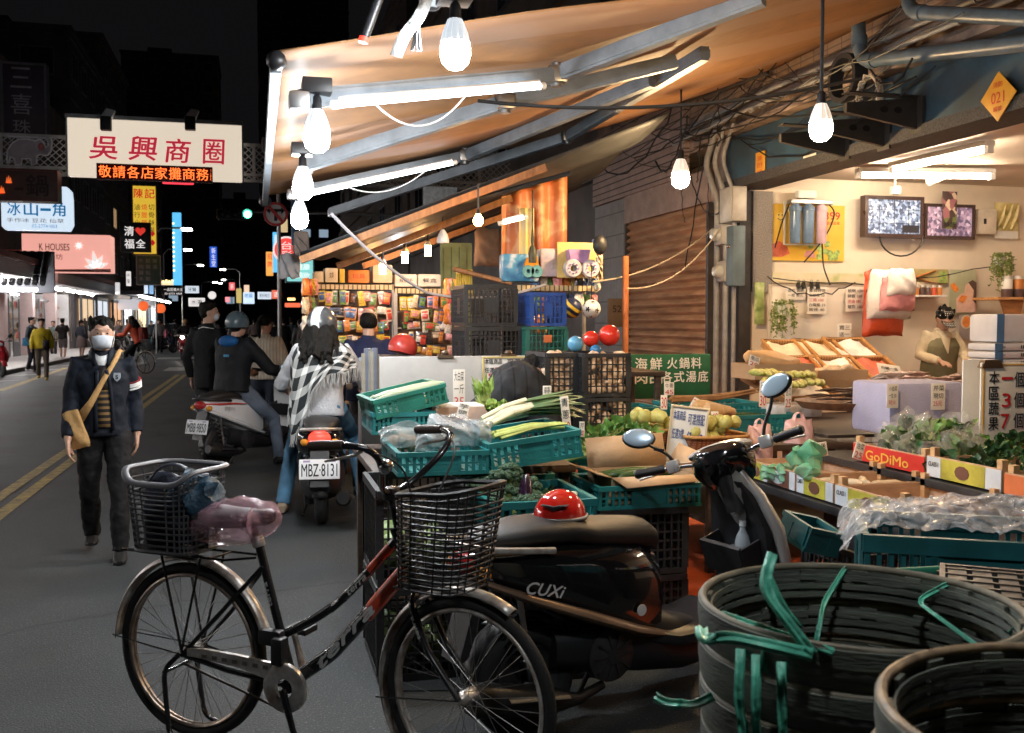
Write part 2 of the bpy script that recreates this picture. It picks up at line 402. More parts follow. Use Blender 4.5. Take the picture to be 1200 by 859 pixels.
lamp_black=M('lamp_housing_black',(.02,.02,.022),.5)
def main_extra(root,u,v,w,h):
 b=MB();b.bb((-w/2-.03,-.05,h-.02),(w/2+.03,.2,h+.05));b.bb((-w/2-.03,-.03,-.0),(-w/2,.2,h-.021));b.bb((w/2,-.03,0),(w/2+.03,.2,h-.021));b.build('frame',alu,root)
 b=MB()
 for z in(.33,.66):b.bb((-w/2+.01,.19,h*z),(w/2-.01,.27,h*z+.06))
 b.build('bracket',steel,root)
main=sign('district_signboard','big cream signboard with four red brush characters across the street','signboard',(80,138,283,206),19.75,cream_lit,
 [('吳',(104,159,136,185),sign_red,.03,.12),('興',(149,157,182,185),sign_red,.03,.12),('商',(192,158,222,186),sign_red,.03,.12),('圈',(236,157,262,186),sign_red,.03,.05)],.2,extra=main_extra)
for x,t in((124.5,'left'),(223,'right')):
 p=gy(x,139,19.55);r=thing('sign_floodlight','small black floodlight hung over the '+t+' part of the cream signboard','floodlight',p)
 MB().rbox((0,-.05,-.1),(.19,.16,.25),.02).build('housing',lamp_black,r)
 MB().prism([(-.1,0),(.1,0),(.16,.14),(.02,.17)],-.1,.06).build('visor',alu,r)
 MB().tube([(0,.03,.0),(0,.12,.06),(0,.22,.02)],.015).build('arm',steel,r)
sign('led_signboard','narrow dark red board with glowing orange running characters below the cream signboard','LED sign',(113.6,191.5,248.6,209.5),19.6,led_back,
 [(c,(115.5+16.3*i,193.5,130+16.3*i,207.5),led_orange,.0)for i,c in enumerate('敬請各店家攤商務')]+[('必',(246.3,193.5,248,207.5),led_orange,0)],.12,M('led_frame',(.2,.03,.03),.4),fw=.02)
# footbridge with its diamond mesh
root=thing('sign_gantry','grey steel gantry with diamond mesh panels spanning the street','gantry',(-3,20.2,0))
gl=gy(0,155,20);gb=gy(0,199,20);zt,zb=gl.z+.02,gb.z
steel_dull=M('dull_grey_steel',(.46,.46,.47),.55,.0,var=.2)
b=MB()
for z in(zt,zb,zb+.12):b.bb((-9,-.05,z-.05),(9,.05,z))
for i in range(13):b.bb((-9+i*1.5-.03,-.03,zb),(-9+i*1.5+.03,.03,zt-.05))
b.build('truss_frame',steel_dull,root)
b=MB();hh=zt-zb
for i in range(132):
 x=-9+i*.136
 for s in(-1,1):
  x0,x1=(x,x+.68)if s>0 else(x+.68,x)
  if max(x0,x1)>9:continue
  d=Vector((x1-x0,0,hh-.06));n_=Vector((-d.z,0,d.x)).normalized()*.0095
  p0=Vector((x0,.012*s,zb+.005));p1=Vector((x1,.012*s,zt-.055))
  b.loft([[p0-n_,p0+n_,p0+n_+Vector((0,.01,0)),p0-n_+Vector((0,.01,0))],[p1-n_,p1+n_,p1+n_+Vector((0,.01,0)),p1-n_+Vector((0,.01,0))]])
b.build('mesh',steel_dull,root)
for x in(-8.6,8.6):MB().tube([(x,.1,0),(x,.1,zb)],.22,16).build('pillar',steel_dull,root)
# elephant plates on the mesh
grey_e=M('elephant_grey',(.40,.37,.42),.6);white_o=M('plate_outline_white',(.7,.7,.72),.5)
EL=[(8,186),(9,176),(14,168),(22,163),(33,163),(41,165),(47,163),(51,167),(54,173),(57,170),(55,163),(60,161),(61,167),(60,177),(56,182),(50,182),(47,181),(43,183),(43,192),(37,193),(36,186),(26,186),(25,193),(18,193),(17,186),(12,184),(11,190),(9,191)]
def elephant(label,dx,flip):
 pts=[((69-x if flip else x)+dx,y)for x,y in EL]
 P3=[gy(x,y,20.05)for x,y in pts];c=sum(P3,Vector())/len(P3)
 r=thing('elephant_plate',label,'plate',(c.x,20.05,min(p.z for p in P3)))
 o=r.location
 MB().prism([(p.x-o.x,p.z-o.z)for p in P3],0,.03).build('body',grey_e,r)
 b=MB();b.tube([(p.x-o.x,.0,p.z-o.z)for p in P3],.017,6,closed=True);b.build('outline',white_o,r)
 b=MB();s=-1 if flip else 1;b.ball((s*.18,-.01,.62*.55),(.055,.02,.07));b.build('ear',M('ear_pink',(.45,.16,.15),.6),r)
elephant('grey elephant plate fixed on the mesh left of the signboard',0,False)
elephant('grey elephant plate fixed on the mesh right of the signboard',299,True)
sign('red_light_bar','short glowing red bar just under the LED board','light',(190,211,227,215),22,E('red_bar',(1,.05,.08),1.2),depth=.1)

char_dark=M('char_dark',(.03,.015,.012),.5)
ember=E('ember_orange',(1,.2,.04),.5)
maroon=M('maroon_sign_face',(.085,.045,.04),.5)
def flames(root,u,v,w,h):
 b=MB()
 for cx,cy,s in((10,210,3),(2,222,4)):
  for k in range(3):b.prism([(u(cx-s+k*2),v(cy+4)),(u(cx+k*2),v(cy+4)),(u(cx-s/2+k*2),v(cy-3-(k%2)*2))],-.02,-.003)
 b.build('flame_emblem',ember,root)
sign('hotpot_sign','unlit maroon box sign with dark characters above the pale blue sign','shop sign',(-12,197,67,234),18,maroon,[('一',(17,219,27,222),char_dark),('鍋',(30,203,56,228),char_dark,.03)],.35,M('maroon_frame',(.12,.04,.03),.4),extra=flames)
glow_w=E('pale_blue_lit',(.72,.86,1),.78);blue_ch=E('blue_characters',(.03,.30,.62),.35);rose_ch=M('rose_small_print',(.45,.16,.15),.5)
sign('ice_shop_sign','glowing pale blue rounded sign with blue brush characters','shop sign',(2,218,84,270),30,glow_w,
 [('冰',(9,236,24,252),blue_ch,.03),('山',(28,236,44,252),blue_ch,.03),('一',(47,243,59,246),blue_ch,.03),('角',(61,235,76,252),blue_ch,.03),('手作冰 豆花 仙草',(8,255,74,260),rose_ch,0),('02-27741003',(37,262,66,266),blue_ch,0)],.3,
 cut=[(4,235),(64,233),(66,222),(70,217),(78,217),(83,222),(84,232),(84,262),(80,269),(6,269),(2,265),(2,238)])
pink_lit=E('salmon_lit',(1,.46,.38),.72);sign_brown=M('sign_brown',(.16,.05,.04),.5);white_lit=E('white_lit',(1,.95,.92),.7)
def petals(root,u,v,w,h):
 b=MB()
 def petal(cx,cy,ang,L_,wd):
  ca,sa=math.cos(R(ang)),math.sin(R(ang));pts=[]
  for t in range(9):
   k=t/8;pts.append((k*L_,wd*math.sin(math.pi*k**.7)))
  pts+=[(a,-c)for a,c in pts[-2:0:-1]]
  b.prism([(u(cx)+a*ca-c*sa,v(cy)+a*sa+c*ca)for a,c in pts],-.02,-.003)
 for a in range(0,360,45):petal(92,287,a+10,.16,.03)
 for a,l in((20,.45),(62,.5),(100,.62),(140,.5),(178,.42)):petal(112,312,a,l,.09)
 b.build('flower_print',white_lit,root)
 b=MB();b.prism([(u(28),v(318)),(u(129),v(318)),(u(129),v(314)),(u(28),v(316))],-.03,-.004);b.build('trim',M('salmon_trim',(.5,.2,.17)),root)
sign('bakery_sign','salmon pink lit box sign with white flowers at far left','shop sign',(26,274,129,318),40,pink_lit,[('K HOUSES',(46,285,81,293),sign_brown,.02),('烘焙坊',(47,297,73,304),sign_brown,.0)],1.2,extra=petals)
plum=M('plum_sign_face',(.05,.04,.055),.5);dim_ch=M('dim_grey_characters',(.30,.29,.33),.5)
sign('jewel_sign','tall unlit plum coloured sign with dim stacked characters at top left','shop sign',(2,72,54,158),24,plum,[('三',(13,78,37,102),dim_ch,.0),('喜',(13,109,37,133),dim_ch,.0),('珠',(15,139,35,155),dim_ch,.0)],.3,M('plum_frame',(.16,.15,.18),.5,.4),fw=.05)
yellow_lit=E('yellow_lit',(1,.66,.06),.55);red_glow=E('red_characters',(.8,.02,.02),.4);dk=M('sign_dark_print',(.06,.03,.01),.5)
sign('noodle_sign','tall glowing yellow sign with red characters and small dark columns','shop sign',(156,217,183,298),42,yellow_lit,
 [('陳',(158,221,168,232),red_glow,.03),('記',(170,221,181,232),red_glow,.03)]+[(c,(158+8*(i//4),239+9*(i%4),164.5+8*(i//4),246+9*(i%4)),red_glow if i//4==1 else dk,.01)for i,c in enumerate('滷行小吃燒臘飯麵切骨酥湯')]+[('◆',(175,270,181,277),red_glow),('◆',(175,280,181,288),red_glow)],.25,M('yellow_frame',(.4,.3,.05)))
def heart(root,u,v,w,h):
 pts=[]
 for k in range(24):
  t=2*math.pi*k/24;pts.append((u(164.5)+.0185*.55*16*math.sin(t)**3,v(270.5)+.0185*.55*(13*math.cos(t)-5*math.cos(2*t)-2*math.cos(3*t)-math.cos(4*t))))
 MB().prism(pts,-.02,-.003).build('heart_emblem',E('heart_red',(.9,.05,.03),.6),root)
sign('wellness_sign','black square sign with white characters and a red heart','shop sign',(141,260,176,295),36,M('black_sign_face',(.012,.012,.012),.4),[('清',(146,265,157,276),white_lit,.02),('福',(146,280,157,291),white_lit,.02),('全',(159,280,170,290),white_lit,.02)],.3,extra=heart)
sign('dark_menu_sign','dim teal tinted menu sign hanging under the black heart sign','shop sign',(160,299,188,334),44,M('dim_teal_face',(.03,.07,.07),.4),[(c,(163+8*(i//4),303+7*(i%4),168+8*(i//4),308+7*(i%4)),dim_ch,0)for i,c in enumerate('牛肉麵水餃鍋貼酸辣湯')],.2,frame_m)
blue_lit=E('blue_lit',(.12,.55,.95),.9)
def corner(root,u,v,w,h):
 b=MB()
 for k in range(11):b.ball((u(204),-.03,v(262+k*5.5)),.05)
 for k in range(5):b.ball((u(190+k*3),-.03,v(329+(k%2))),.06)
 b.build('bulb_row',E('warm_bulbs',(1,.7,.3),2.2),root)
 MB().bb((u(189),0,v(334)),(u(203),.25,v(330))).build('foot_panel',E('warm_white_lit',(1,.8,.5),.8),root)
sign('light_strip_sign','narrow bright blue upright light strip edged with bulbs','light sign',(203,249,212,334),55,blue_lit,depth=.25,extra=corner)
sign('royal_blue_sign','small royal blue upright sign with white characters far along the street','shop sign',(246,289,254,313),62,E('royal_blue_lit',(.03,.13,.75),.7),[('新',(248,290.5,252.5,297),white_lit),('生',(248,298,252.5,304.5),white_lit),('堂',(248,305.5,252.5,312),white_lit)])
orange_lit=E('orange_lit',(1,.42,.08),.8);teal_lit=E('teal_lit',(.25,.72,.70),.75)
sign('orange_upright_sign','orange and yellow upright sign below the no turn sign','shop sign',(312,295,320,323),30,orange_lit,[('招',(313.5,297,318.5,304),red_glow),('牌',(313.5,306,318.5,313),red_glow)])
sign('blue_upright_sign','blue upright sign just behind the no turn sign','shop sign',(320,272,329,319),29.5,blue_lit,[('藥',(321.5,275,327.5,284),white_lit),('局',(321.5,287,327.5,296),white_lit)])
sign('teal_box_sign','turquoise lit box sign under the awning end','shop sign',(335,300,368,331),25,teal_lit,[('健康',(347,309,363,316),white_lit),('藥妝',(347,319,363,326),white_lit)],.4,M('teal_frame',(.05,.15,.18),.4))
# round sign (red ring) and no-turn sign on the pole
def disc(root,c,r,y,m,name,ring=None,n=32):
 pts=[(c[0]+r*math.cos(2*math.pi*k/n),c[1]+r*math.sin(2*math.pi*k/n))for k in range(n)]
 if ring is None:MB().prism(pts,y,y+.02).build(name,m,root)
 else:
  b=MB();q=[(c[0]+ring*math.cos(2*math.pi*k/n),c[1]+ring*math.sin(2*math.pi*k/n))for k in range(n)]
  b.loft([[(x,y,z)for x,z in pts],[(x,y+.02,z)for x,z in pts],[(x,y+.02,z)for x,z in q],[(x,y,z)for x,z in q],[(x,y,z)for x,z in pts]],True,False);b.build(name,m,root)
p=gy(336,293,24);rr=15.5/F*24
root=thing('round_shop_sign','round red lit sign with white characters hanging at the awning end','shop sign',p)
disc(root,(0,0),rr,0,E('red_disc_lit',(.85,.07,.06),.8),'panel');disc(root,(0,0),rr,-.03,white_lit,'rim',rr*.88)
b=MB();b.text('台',-.12,.01,.12,.2);b.text('彩',-.12,-.2,.12,-.02);b.build('lettering',white_lit,root,smooth=0)
pole_m=M('galvanised_pole',(.32,.33,.34),.45,.7)
p=gy(323,251,17);rr=13.5/F*17
root=thing('no_turn_sign','round white traffic sign with red ring and crossed out arrow','traffic sign',p)
disc(root,(0,0),rr,0,white_paint,'panel');disc(root,(0,0),rr,-.02,M('traffic_red',(.5,.03,.03),.45),'ring',rr*.8)
b=MB();b.bb((-.025,-.012,-.11),(.025,-.003,.04));b.bb((-.1,-.012,.041),(.1,-.003,.085));b.prism([(-.15,.06),(-.09,.0),(-.09,.12)],-.012,-.003);b.prism([(.15,.06),(.09,.0),(.09,.12)],-.012,-.003);b.build('arrow',ink,root)
b=MB();s=rr*.6;b.prism([(-s-.02,s),(-s+.02,s+.03),(s+.02,-s),(s-.02,-s-.03)],-.022,-.013);b.build('bar',MATS['traffic_red'],root)
MB().tube([(.05,.04,-p.z),(.05,.04,.6)],.035,10).build('pole',pole_m,root)
MB().tube([(.3,.1,-.5),(.3,.1,.8)],.05,10).build('bracket',M('blue_bracket',(.05,.15,.3)),root)
sign('yellow_plate_sign','small cream plate under the no turn sign','sign',(328,256,337,272),17.1,E('cream_plate',(1,.75,.4),.5),depth=.04)
p=gy(290,251,34)
root=thing('traffic_light','green traffic light glowing over the dark street','traffic light',p)
b=MB();b.rbox((-.4,.15,0),(1.15,.22,.36),.05);b.build('housing',lamp_black,root)
for k in range(3):
 MB().lathe([(.15,-.0),(.16,.16),(.15,.16),(.14,0)],16,T(-.8+k*.4,.03,0)@RX(90)).build('hood',lamp_black,root)
 MB().ball((-.8+k*.4,.03,0),(.12,.03,.12),16).build('lens',E('green_lens',(.1,1,.62),14)if k==2 else M('dark_lens',(.03,.02,.02),.2),root)
MB().tube([(-.6,.3,.1),(6,.3,.15),(6,.3,-p.z)],.06,10).build('pole',pole_m,root)
# far little signs
W1=white_lit;dkt=ink
far=[
('black board of white characters beside an orange emblem far down the street',(189,336,216,346),62,MATS['black_sign_face'],[('一品豆漿大王',(192,337.5,214,341),W1),('02-2723 1838',(193,343,213,345),W1)]),
('small white lit box sign right of the black board',(217,335,233,343.5),66,E('cool_white_lit',(.75,.85,.95),.75),[('牙醫',(220,337,230,341.5),M('grey_print',(.2,.22,.25)))]),
('bright white shop panel at street level far away',(221,349,240,359),72,white_lit,[('水果',(224,351,237,357),MATS['grey_print'])]),
('tiny bluish sign above the orange lanterns',(169,334,173,344),58,glow_w,[]),
('tiny blue sign beside the bluish one',(175,334,179.5,344.5),58,E('sky_lit',(.3,.55,.9),.7),[]),
('slim white upright sign on the left house fronts',(148,318,153,335),56,white_lit,[('中',(149,320,152,325),dk),('醫',(149,327,152,332),dk)]),
('slim white upright sign nearest the pink sign',(135,331,140,345),54,E('soft_white_lit',(.9,.88,.9),.6),[]),
('small pinkish red upright sign over the riders',(268.5,331,275,340),60,E('pink_red_lit',(1,.18,.18),.8),[('茶',(270,333,273.5,338.5),W1)]),
('tiny dim yellow upright sign',(277,338,283,355),64,E('dim_yellow_lit',(.8,.62,.2),.55),[]),
('tiny white and orange upright sign',(286,334,292,343),63,E('peach_lit',(1,.7,.5),.8),[]),
('bluish white box sign above the grey helmet',(285,342.5,298,356),61,E('ice_lit',(.65,.82,1),.85),[('眼鏡',(287,344,296,349),blue_ch)]),
('wide white lit sign above the ponytail woman',(302,342,318,350.5),60,E('cool_white2',(.7,.82,.95),.8),[('便利商店',(304,344,316,348.5),MATS['grey_print'])]),
('red and white lit sign right of the wide white one',(318.5,340,330,350),59,E('red_white_lit',(.95,.2,.12),.7),[('吉',(321,342,327,348),W1)]),
('pink lit sign near the dark haired man',(264,348,269,354),57,E('pink_lit2',(1,.3,.35),.9),[]),
('warm yellow shop light bar far along the stalls',(337,349,346,352),46,E('warm_bar',(1,.6,.2),2.5),[]),
('red glowing shop front strip far along the stalls',(334,355,352,360),48,E('red_strip',(1,.18,.08),.9),[]),
('white wall panel of a food shop behind the lanterns, glowing as if lit',(134,351,163,363),74,E('greyish_lit',(.8,.82,.9),.5),[]),  # no lamp: the light on this wall is put in as glow
]
for lab,box,Y,m,tx in far:sign('shop_sign',lab,'shop sign',box,Y,m,tx,.15)
p=gy(248.5,346,64);root=thing('round_shop_sign','small round white lit sign beside the dark haired man','shop sign',p);disc(root,(0,0),.24,0,white_lit,'panel');disc(root,(0,0),.27,-.01,frame_m,'rim',.24)
for lab,px,py,Y,rr in(('round orange paper lantern nearest the white wall',168,358.5,66,.31),('squat orange paper lantern beside the red jacket',188,361.5,64,.30)):
 p=gy(px,py,Y);root=thing('paper_lantern',lab,'lantern',p)
 MB().ball((0,0,0),(rr,rr,rr),18).build('shade',E('lantern_orange',(1,.16,.04),.75),root)
 b=MB();b.lathe([(rr*.4,rr*.9),(rr*.42,rr*1.02)],12);b.lathe([(rr*.4,-rr*1.02),(rr*.42,-rr*.9)],12);b.tube([(0,0,rr),(0,0,rr+.6)],.01);b.build('cap',ink,root)
# slanting row of fluorescent tubes under a canopy
a=gx(160,347,-8.3);c=gx(197,356.5,-8.3)
root=thing('shop_canopy','dark shop canopy with a slanting line of white tubes','canopy',(-8.3,a.y,0))
MB().bb((-1.2,0,a.z+.12),(.4,c.y-a.y,a.z+.4)).build('roof',conc[2],root)
n=4;L_=(c.y-a.y)/n
for k in range(n):MB().tube([(.2,k*L_+.1,a.z),(.2,(k+1)*L_-.4,a.z+(c.z-a.z)*0)],.07).build('tube_lamp',E('tube_white_strong',(1,.95,.88),45),root)
# lit shop windows at street level beyond the corner shop
for k,(y0,l,cz,col)in enumerate(((59,4,1.6,(1,.72,.45)),(64.5,4.5,1.6,(.85,.92,1)),(71.5,4,1.5,(1,.55,.3)),(77,5,1.6,(.9,.95,1)),(86,6,1.6,(1,.8,.5)),(96,6,1.6,(.7,.85,1)))):
 root=thing('lit_shopfront','%s lit shop window at street level beyond the corner shop'%['first','second','third','fourth','fifth','sixth'][k],'shop front',(-9.3,y0,.14));b=MB();b.bb((-.1,0,.3),(.02,l,2.7));g_=b.build('pane',E('window_glow_%d'%k,col,.75),root)
 b=MB();b.bb((-.05,-.1,0),(.09,0,2.9));b.bb((-.05,l,0),(.09,l+.1,2.9));b.bb((-.04,0,2.7),(.08,l,2.9));b.bb((-.04,0,0),(.08,l,.3));b.bb((-.03,l/2-.04,.301),(.07,l/2+.04,2.699));b.build('frame',frame_m,root)
 b=MB()
 for j in range(9):x_=.2+(l-.6)*j/8;b.bb((.021,x_,.3),(.05,x_+.25,.3+rnd(.4,1.5)))
 b.build('goods',M('window_goods',(.06,.05,.05)),root)
# street lamps
for i,(px,py,Y,side)in enumerate(((219,269,52,-1),(220,293,68,-1),(235,311,88,-1),(261,316,95,1),(252,331,118,-1),(262,328,125,1),(258,332,140,1))):
 p=gy(px,py,Y);root=thing('street_lamp','thin grey street lamp with a tiny white head, %s along the street'%['nearest','second','third','fourth','fifth','sixth','last'][i],'street lamp',(p.x,Y,0),group='street lamps down the street')
 MB().tube([(side*1.5,0,0),(side*1.5,0,p.z-.3),(side*1.2,0,p.z+.05),(0,0,p.z+.08)],.05,8).build('pole',pole_m,root)
 MB().rbox((0,0,p.z),(.5,.25,.12),.03).build('head',E('street_head',(1,.95,.85),16),root)
# dark tiled roof edge at the far left
root=thing('tiled_shop_roof','dark ragged tiled eave in front of the pink sign','roof',gy(5,326,38))
b=MB()
for k in range(16):
 for j in range(4):
  x=-2.2+k*.24;b.tube([(x,-j*.25,.9-j*.28),(x+.02,-.3-j*.25,.62-j*.28)],.1,6)
b.build('tiles',M('dark_roof_tile',(.03,.03,.032),.7),root);b=MB();b.bb((-2.4,0,-.5),(1.6,.2,.95));b.build('fascia',conc[2],root)
MB().tube([(-2,-.8,-.42),(1.2,-.8,-.42)],.05).build('tube_lamp',tube_white,root)
# ------------------------------------------------------------------ house on the stall side (street face at x = 5)
brown_conc=M('stained_concrete',(.30,.22,.17),.8,var=.45,scale=2.6,bump=.5,bscale=14,dirt=(.09,.07,.06))
siding=bands('brown_siding',(.32,.23,.20),(.06,.045,.04),2,11,.82,bump=.4,rough=.7)
tile_v=bands('grey_narrow_tile',(.24,.22,.21),(.09,.085,.08),1,16,.88,grid=(2,3.2,.95),bump=.3,rough=.6)
beam_m=M('blue_black_steel',(.028,.065,.10),.42,.2,var=.35,scale=4,dirt=(.03,.045,.055))
speckle=M('speckled_granite',(.22,.20,.19),.6,var=.55,scale=90)
shop_cream=M('shop_cream_wall',(.74,.64,.52),.6,var=.1,scale=1.4,bump=.05)
ceil_m=M('shop_ceiling_paint',(.66,.58,.48),.7,var=.12,scale=1)
shut_m=M('rusty_shutter_steel',(.50,.29,.17),.42,.15,var=.35,scale=3,stretch=(1,.6,3))
dark_int=M('dark_interior',(.03,.028,.028),.8)
root=thing('market_house','stained concrete market house with rolled down shutter and open lit shop','building',(5,8,0));ox,oy=5,8
def L(a,b_):return(a[0]-ox,a[1]-oy,a[2]),(b_[0]-ox,b_[1]-oy,b_[2])
def part(name,mat,boxes,smooth=30):
 b=MB()
 for q in boxes:b.bb(*L(*q))
 return b.build(name,mat,root,smooth)
part('wall',brown_conc,[((5.0,1,3.56),(5.5,14.3,6.2)),((5.02,10.0,0),(5.4,10.36,3.55)),((5.5,9.9,0),(10,14.3,3.55))])
part('siding',siding,[((4.93,11.0,3.3),(4.998,14.3,4.3))])
part('tile_panel',tile_v,[((4.97,13.05,0),(5.35,14.3,3.29))])
part('lintel_panel',M('pinkish_plywood',(.36,.26,.22),.7,var=.2),[((4.96,10.37,2.93),(5.1,13.04,3.3))])
part('beam',beam_m,[((4.95,1,3.09),(5.25,9.95,3.54))])
part('beam_lip',M('speckled_dark_lip',(.045,.043,.045),.7,var=.8,scale=60),[((4.92,1,2.99),(5.3,9.95,3.085))])
part('pillar',M('dark_post',(.035,.03,.03),.6,var=.4),[((5.0,9.72,0),(5.14,9.95,2.975))])
part('granite_strip',speckle,[((5.15,9.70,1.9),(5.38,9.95,2.97))])
part('shop_wall',shop_cream,[((5.15,9.76,0),(9.6,9.9,3.2)),((9.5,1,0),(9.6,9.75,3.2))])
part('shop_ceiling',ceil_m,[((5.31,1,3.13),(9.49,9.75,3.25))])
b=MB();n=30;prof=[]
for i in range(n+1):z=i/n*2.93;prof+=[(z,.0),(z+2.93/n*.35,-.06),(z+2.93/n*.6,-.055)]
b.loft([[(0.03+d,10.37-oy,z)for z,d in prof],[(0.03+d,13.04-oy,z)for z,d in prof]],False,False)
b.build('shutter',shut_m,root,60)
for y in(10.37,12.98):part('shutter_rail',M('shutter_rail_dark',(.08,.07,.065),.5,.4),[((4.95,y,0),(5.06,y+.06,2.92))])
part('cornice',brown_conc,[((4.45,1,4.55),(4.998,14.3,4.75)),((4.85,1,3.56),(4.998,10.6,3.62))])
brick=M('old_brick',(.26,.16,.11),.8,var=.4,scale=7,bump=.5,bscale=10)
part('brick_band',bands('brick_courses',(.26,.17,.12),(.12,.09,.075),2,13,.85,grid=(1,4.5,.94),bump=.4,rough=.8),[((4.95,1,3.95),(4.999,10.9,4.5))])

# pipes, conduits, meters
pvc=M('blue_grey_pvc',(.085,.125,.16),.38,var=.3);grey_pipe=M('grey_conduit',(.24,.23,.22),.5,var=.3)
def along(*pp):return[Vector(p)for p in pp]
def bend(pts,r=.12,n=5):
 out=[pts[0]]
 for i in range(1,len(pts)-1):
  a,p,c=pts[i-1],pts[i],pts[i+1];u=(a-p).normalized()*r;v=(c-p).normalized()*r
  for k in range(n+1):
   t=k/n;out.append(p+u*(1-t)**2+v*t**2)
 return out+[pts[-1]]
def pipe(name,label,px,X,r,m,cat='pipe',group=None,bendr=.15,closeX=None):
 pts=[gx(x,y,xx)for(x,y),xx in zip(px,X if isinstance(X,(list,tuple))else[X]*len(px))]
 b=MB();b.tube(bend(pts,bendr),r,12)
 for i in range(len(pts)-1):
  d=(pts[i+1]-pts[i]).normalized()
  for q in((pts[i]+d*bendr*1.1)if i else None,(pts[i+1]-d*bendr*1.1)if i<len(pts)-2 else None):
   if q is not None:b.tube([q-d*.04,q+d*.04],r*1.15,12)
 return b.thing(name,m,label,cat,group)
pipe('drain_pipe','thick blue grey drain pipe with an elbow turning under the upper wall',[(1003,-40),(1008,72),(1260,44)],[4.7,4.7,4.7],.055,pvc)
pipe('drain_pipe','blue grey drain pipe at the very top right corner',[(1068,-60),(1062,14),(1260,24)],[4.55,4.55,4.55],.05,pvc)
for k,(z,x,r)in enumerate(((3.72,4.86,.03),(3.82,4.88,.022),(3.66,4.75,.02))):
 b=MB();b.tube([(x,3.2,z+.02),(x,6,z),(x-.01,9.2,z+.015),(x,10.9,z-.02)],r,10)
 for y in range(4,11):b.tube([(x,y,z),(x,y+.03,z)],r*1.4,10)
 b.thing('conduit',grey_pipe,['thickest grey conduit running along the wall above the steel beam','middle grey conduit along the wall above the beam','thin grey conduit in front of the wall above the beam'][k],'conduit')
for k,px in enumerate(((842,334),(852,336),(862,338))):
 a=gx(px[0],px[1],4.9);MB().tube(bend([Vector((4.88,a.y,.0)),Vector((4.88,a.y,2.9)),Vector((4.8,a.y+.15,3.3)),Vector((4.86,a.y,3.65))],.12),.035-.006*k,10).thing('conduit',grey_pipe,['widest vertical conduit beside the shutter','middle vertical conduit below the meters','slimmest vertical conduit next to the dark pillar'][k],'conduit')
meter_g=M('meter_grey',(.30,.29,.28),.5,var=.2);glass_c=M('clear_glass',(.85,.9,.9),.05,trans=1.,var=0)
def meter(label,px,d_,r):
 p=gx(px[0],px[1],4.82);t=thing('electric_meter',label,'meter',p)
 MB().rbox((.05,0,0),(.14,r*2.1,r*2.6),.02).build('case',meter_g,t)
 MB().lathe([(0,.1),(r*.6,.095),(r*.85,.06),(r*.9,0)],20,RY(-90)).build('dial_cover',M('meter_glass',(.4,.42,.42),.1,coat=.5),t)
 MB().tube([(.05,0,r*1.3),(.05,0,r*1.3+.1)],.02).build('gland',grey_pipe,t)
meter('round electric meter on grey case, upper of two beside the shutter',(843,275),0,.085)
meter('round electric meter on grey case, lower of two beside the shutter',(846,318),0,.085)
p=gx(853,240,4.8);t=thing('switch_box','pale metal switch box on the wall above the meters','box',p)
MB().rbox((.06,0,0),(.16,.3,.36),.01).build('case',M('pale_metal',(.42,.40,.37),.45,.4),t);MB().rbox((-.025,0,0),(.01,.26,.32),.003).build('door',M('pale_metal2',(.46,.44,.40),.45,.3),t)
p=gx(857,300,4.8);t=thing('switch_box','tall bluish switch box beside the meters','box',p)
MB().rbox((.05,0,0),(.14,.16,.62),.01).build('case',M('bluish_box',(.10,.14,.17),.45,.2),t);MB().ball((-.03,0,.1),.02).build('knob',chrome,t)
# steel shelf brackets on the beam
for k,(px,py)in enumerate(((990,184),(1036,172),(1074,152))):
 p=gx(px,py,4.93);w_=[.9,.75,.8][k]
 b=MB();b.prism([(0,0),(-.62,.10),(-.62,.17),(0,.24)],-.02,.02,T(p));b.bb((p.x-.62,p.y-.05,p.z+.241),(p.x,p.y+.05,p.z+.252));b.bb((p.x-.012,p.y-.08,p.z-.03),(p.x+.01,p.y+.08,p.z+.239));b.m=1
 for s in(-.18,-.30):b.prism([(s+.035*math.cos(a),.135+.025*math.sin(a))for a in[2*math.pi*j/12 for j in range(12)]],-.023,.023,T(p))
 b.thing('wall_bracket',[M('black_bracket_steel',(.045,.042,.04),.5,.4),M('bracket_hole',(.004,.004,.004))],['black steel bracket nearest the dark pillar, left of the hanging bulb','black steel bracket right behind the hanging bulb','black steel bracket below the drain pipe elbow'][k],'bracket')
# coil of cable and tangle
p=gx(1018,112,4.7);b=MB()
for k in range(9):b.tube([(p.x+rnd(-.03,.03),p.y+(.14+rnd(-.02,.02))*math.cos(t),p.z+(.15+rnd(-.02,.02))*math.sin(t))for t in[2*math.pi*i/18 for i in range(18)]],.007,5,closed=True)
b.thing('cable_coil',M('pale_cable',(.45,.40,.33),.5),'coil of pale cable hanging beside the drain pipe','cable coil')
p=gx(993,92,4.7);b=MB();b.lathe([(.16,-.06),(.2,-.06),(.2,.06),(.16,.06),(.16,-.06)],20,T(p)@RY(90));b.thing('exhaust_fan',lamp_black,'black round fan housing beside the cable coil','fan')
def wire(p,q,sag=.15,r=.006,n=10,jit=0.):
 pts=[]
 for i in range(n+1):
  t=i/n;v=Vector(p).lerp(Vector(q),t);v.z-=sag*4*t*(1-t);v+=Vector((rnd(-jit,jit),rnd(-jit,jit),rnd(-jit,jit)));pts.append(v)
 return pts
wire_m=M('black_cable',(.012,.012,.012),.5)
def cable(p,q,sag=.15,r=.006,m=wire_m,label='black cable sagging among others under the eaves',group='cables under the eaves',jit=0.):return MB().tube(wire(p,q,sag,r,12,jit),r,5).thing('cable',m,label,'cable',group)
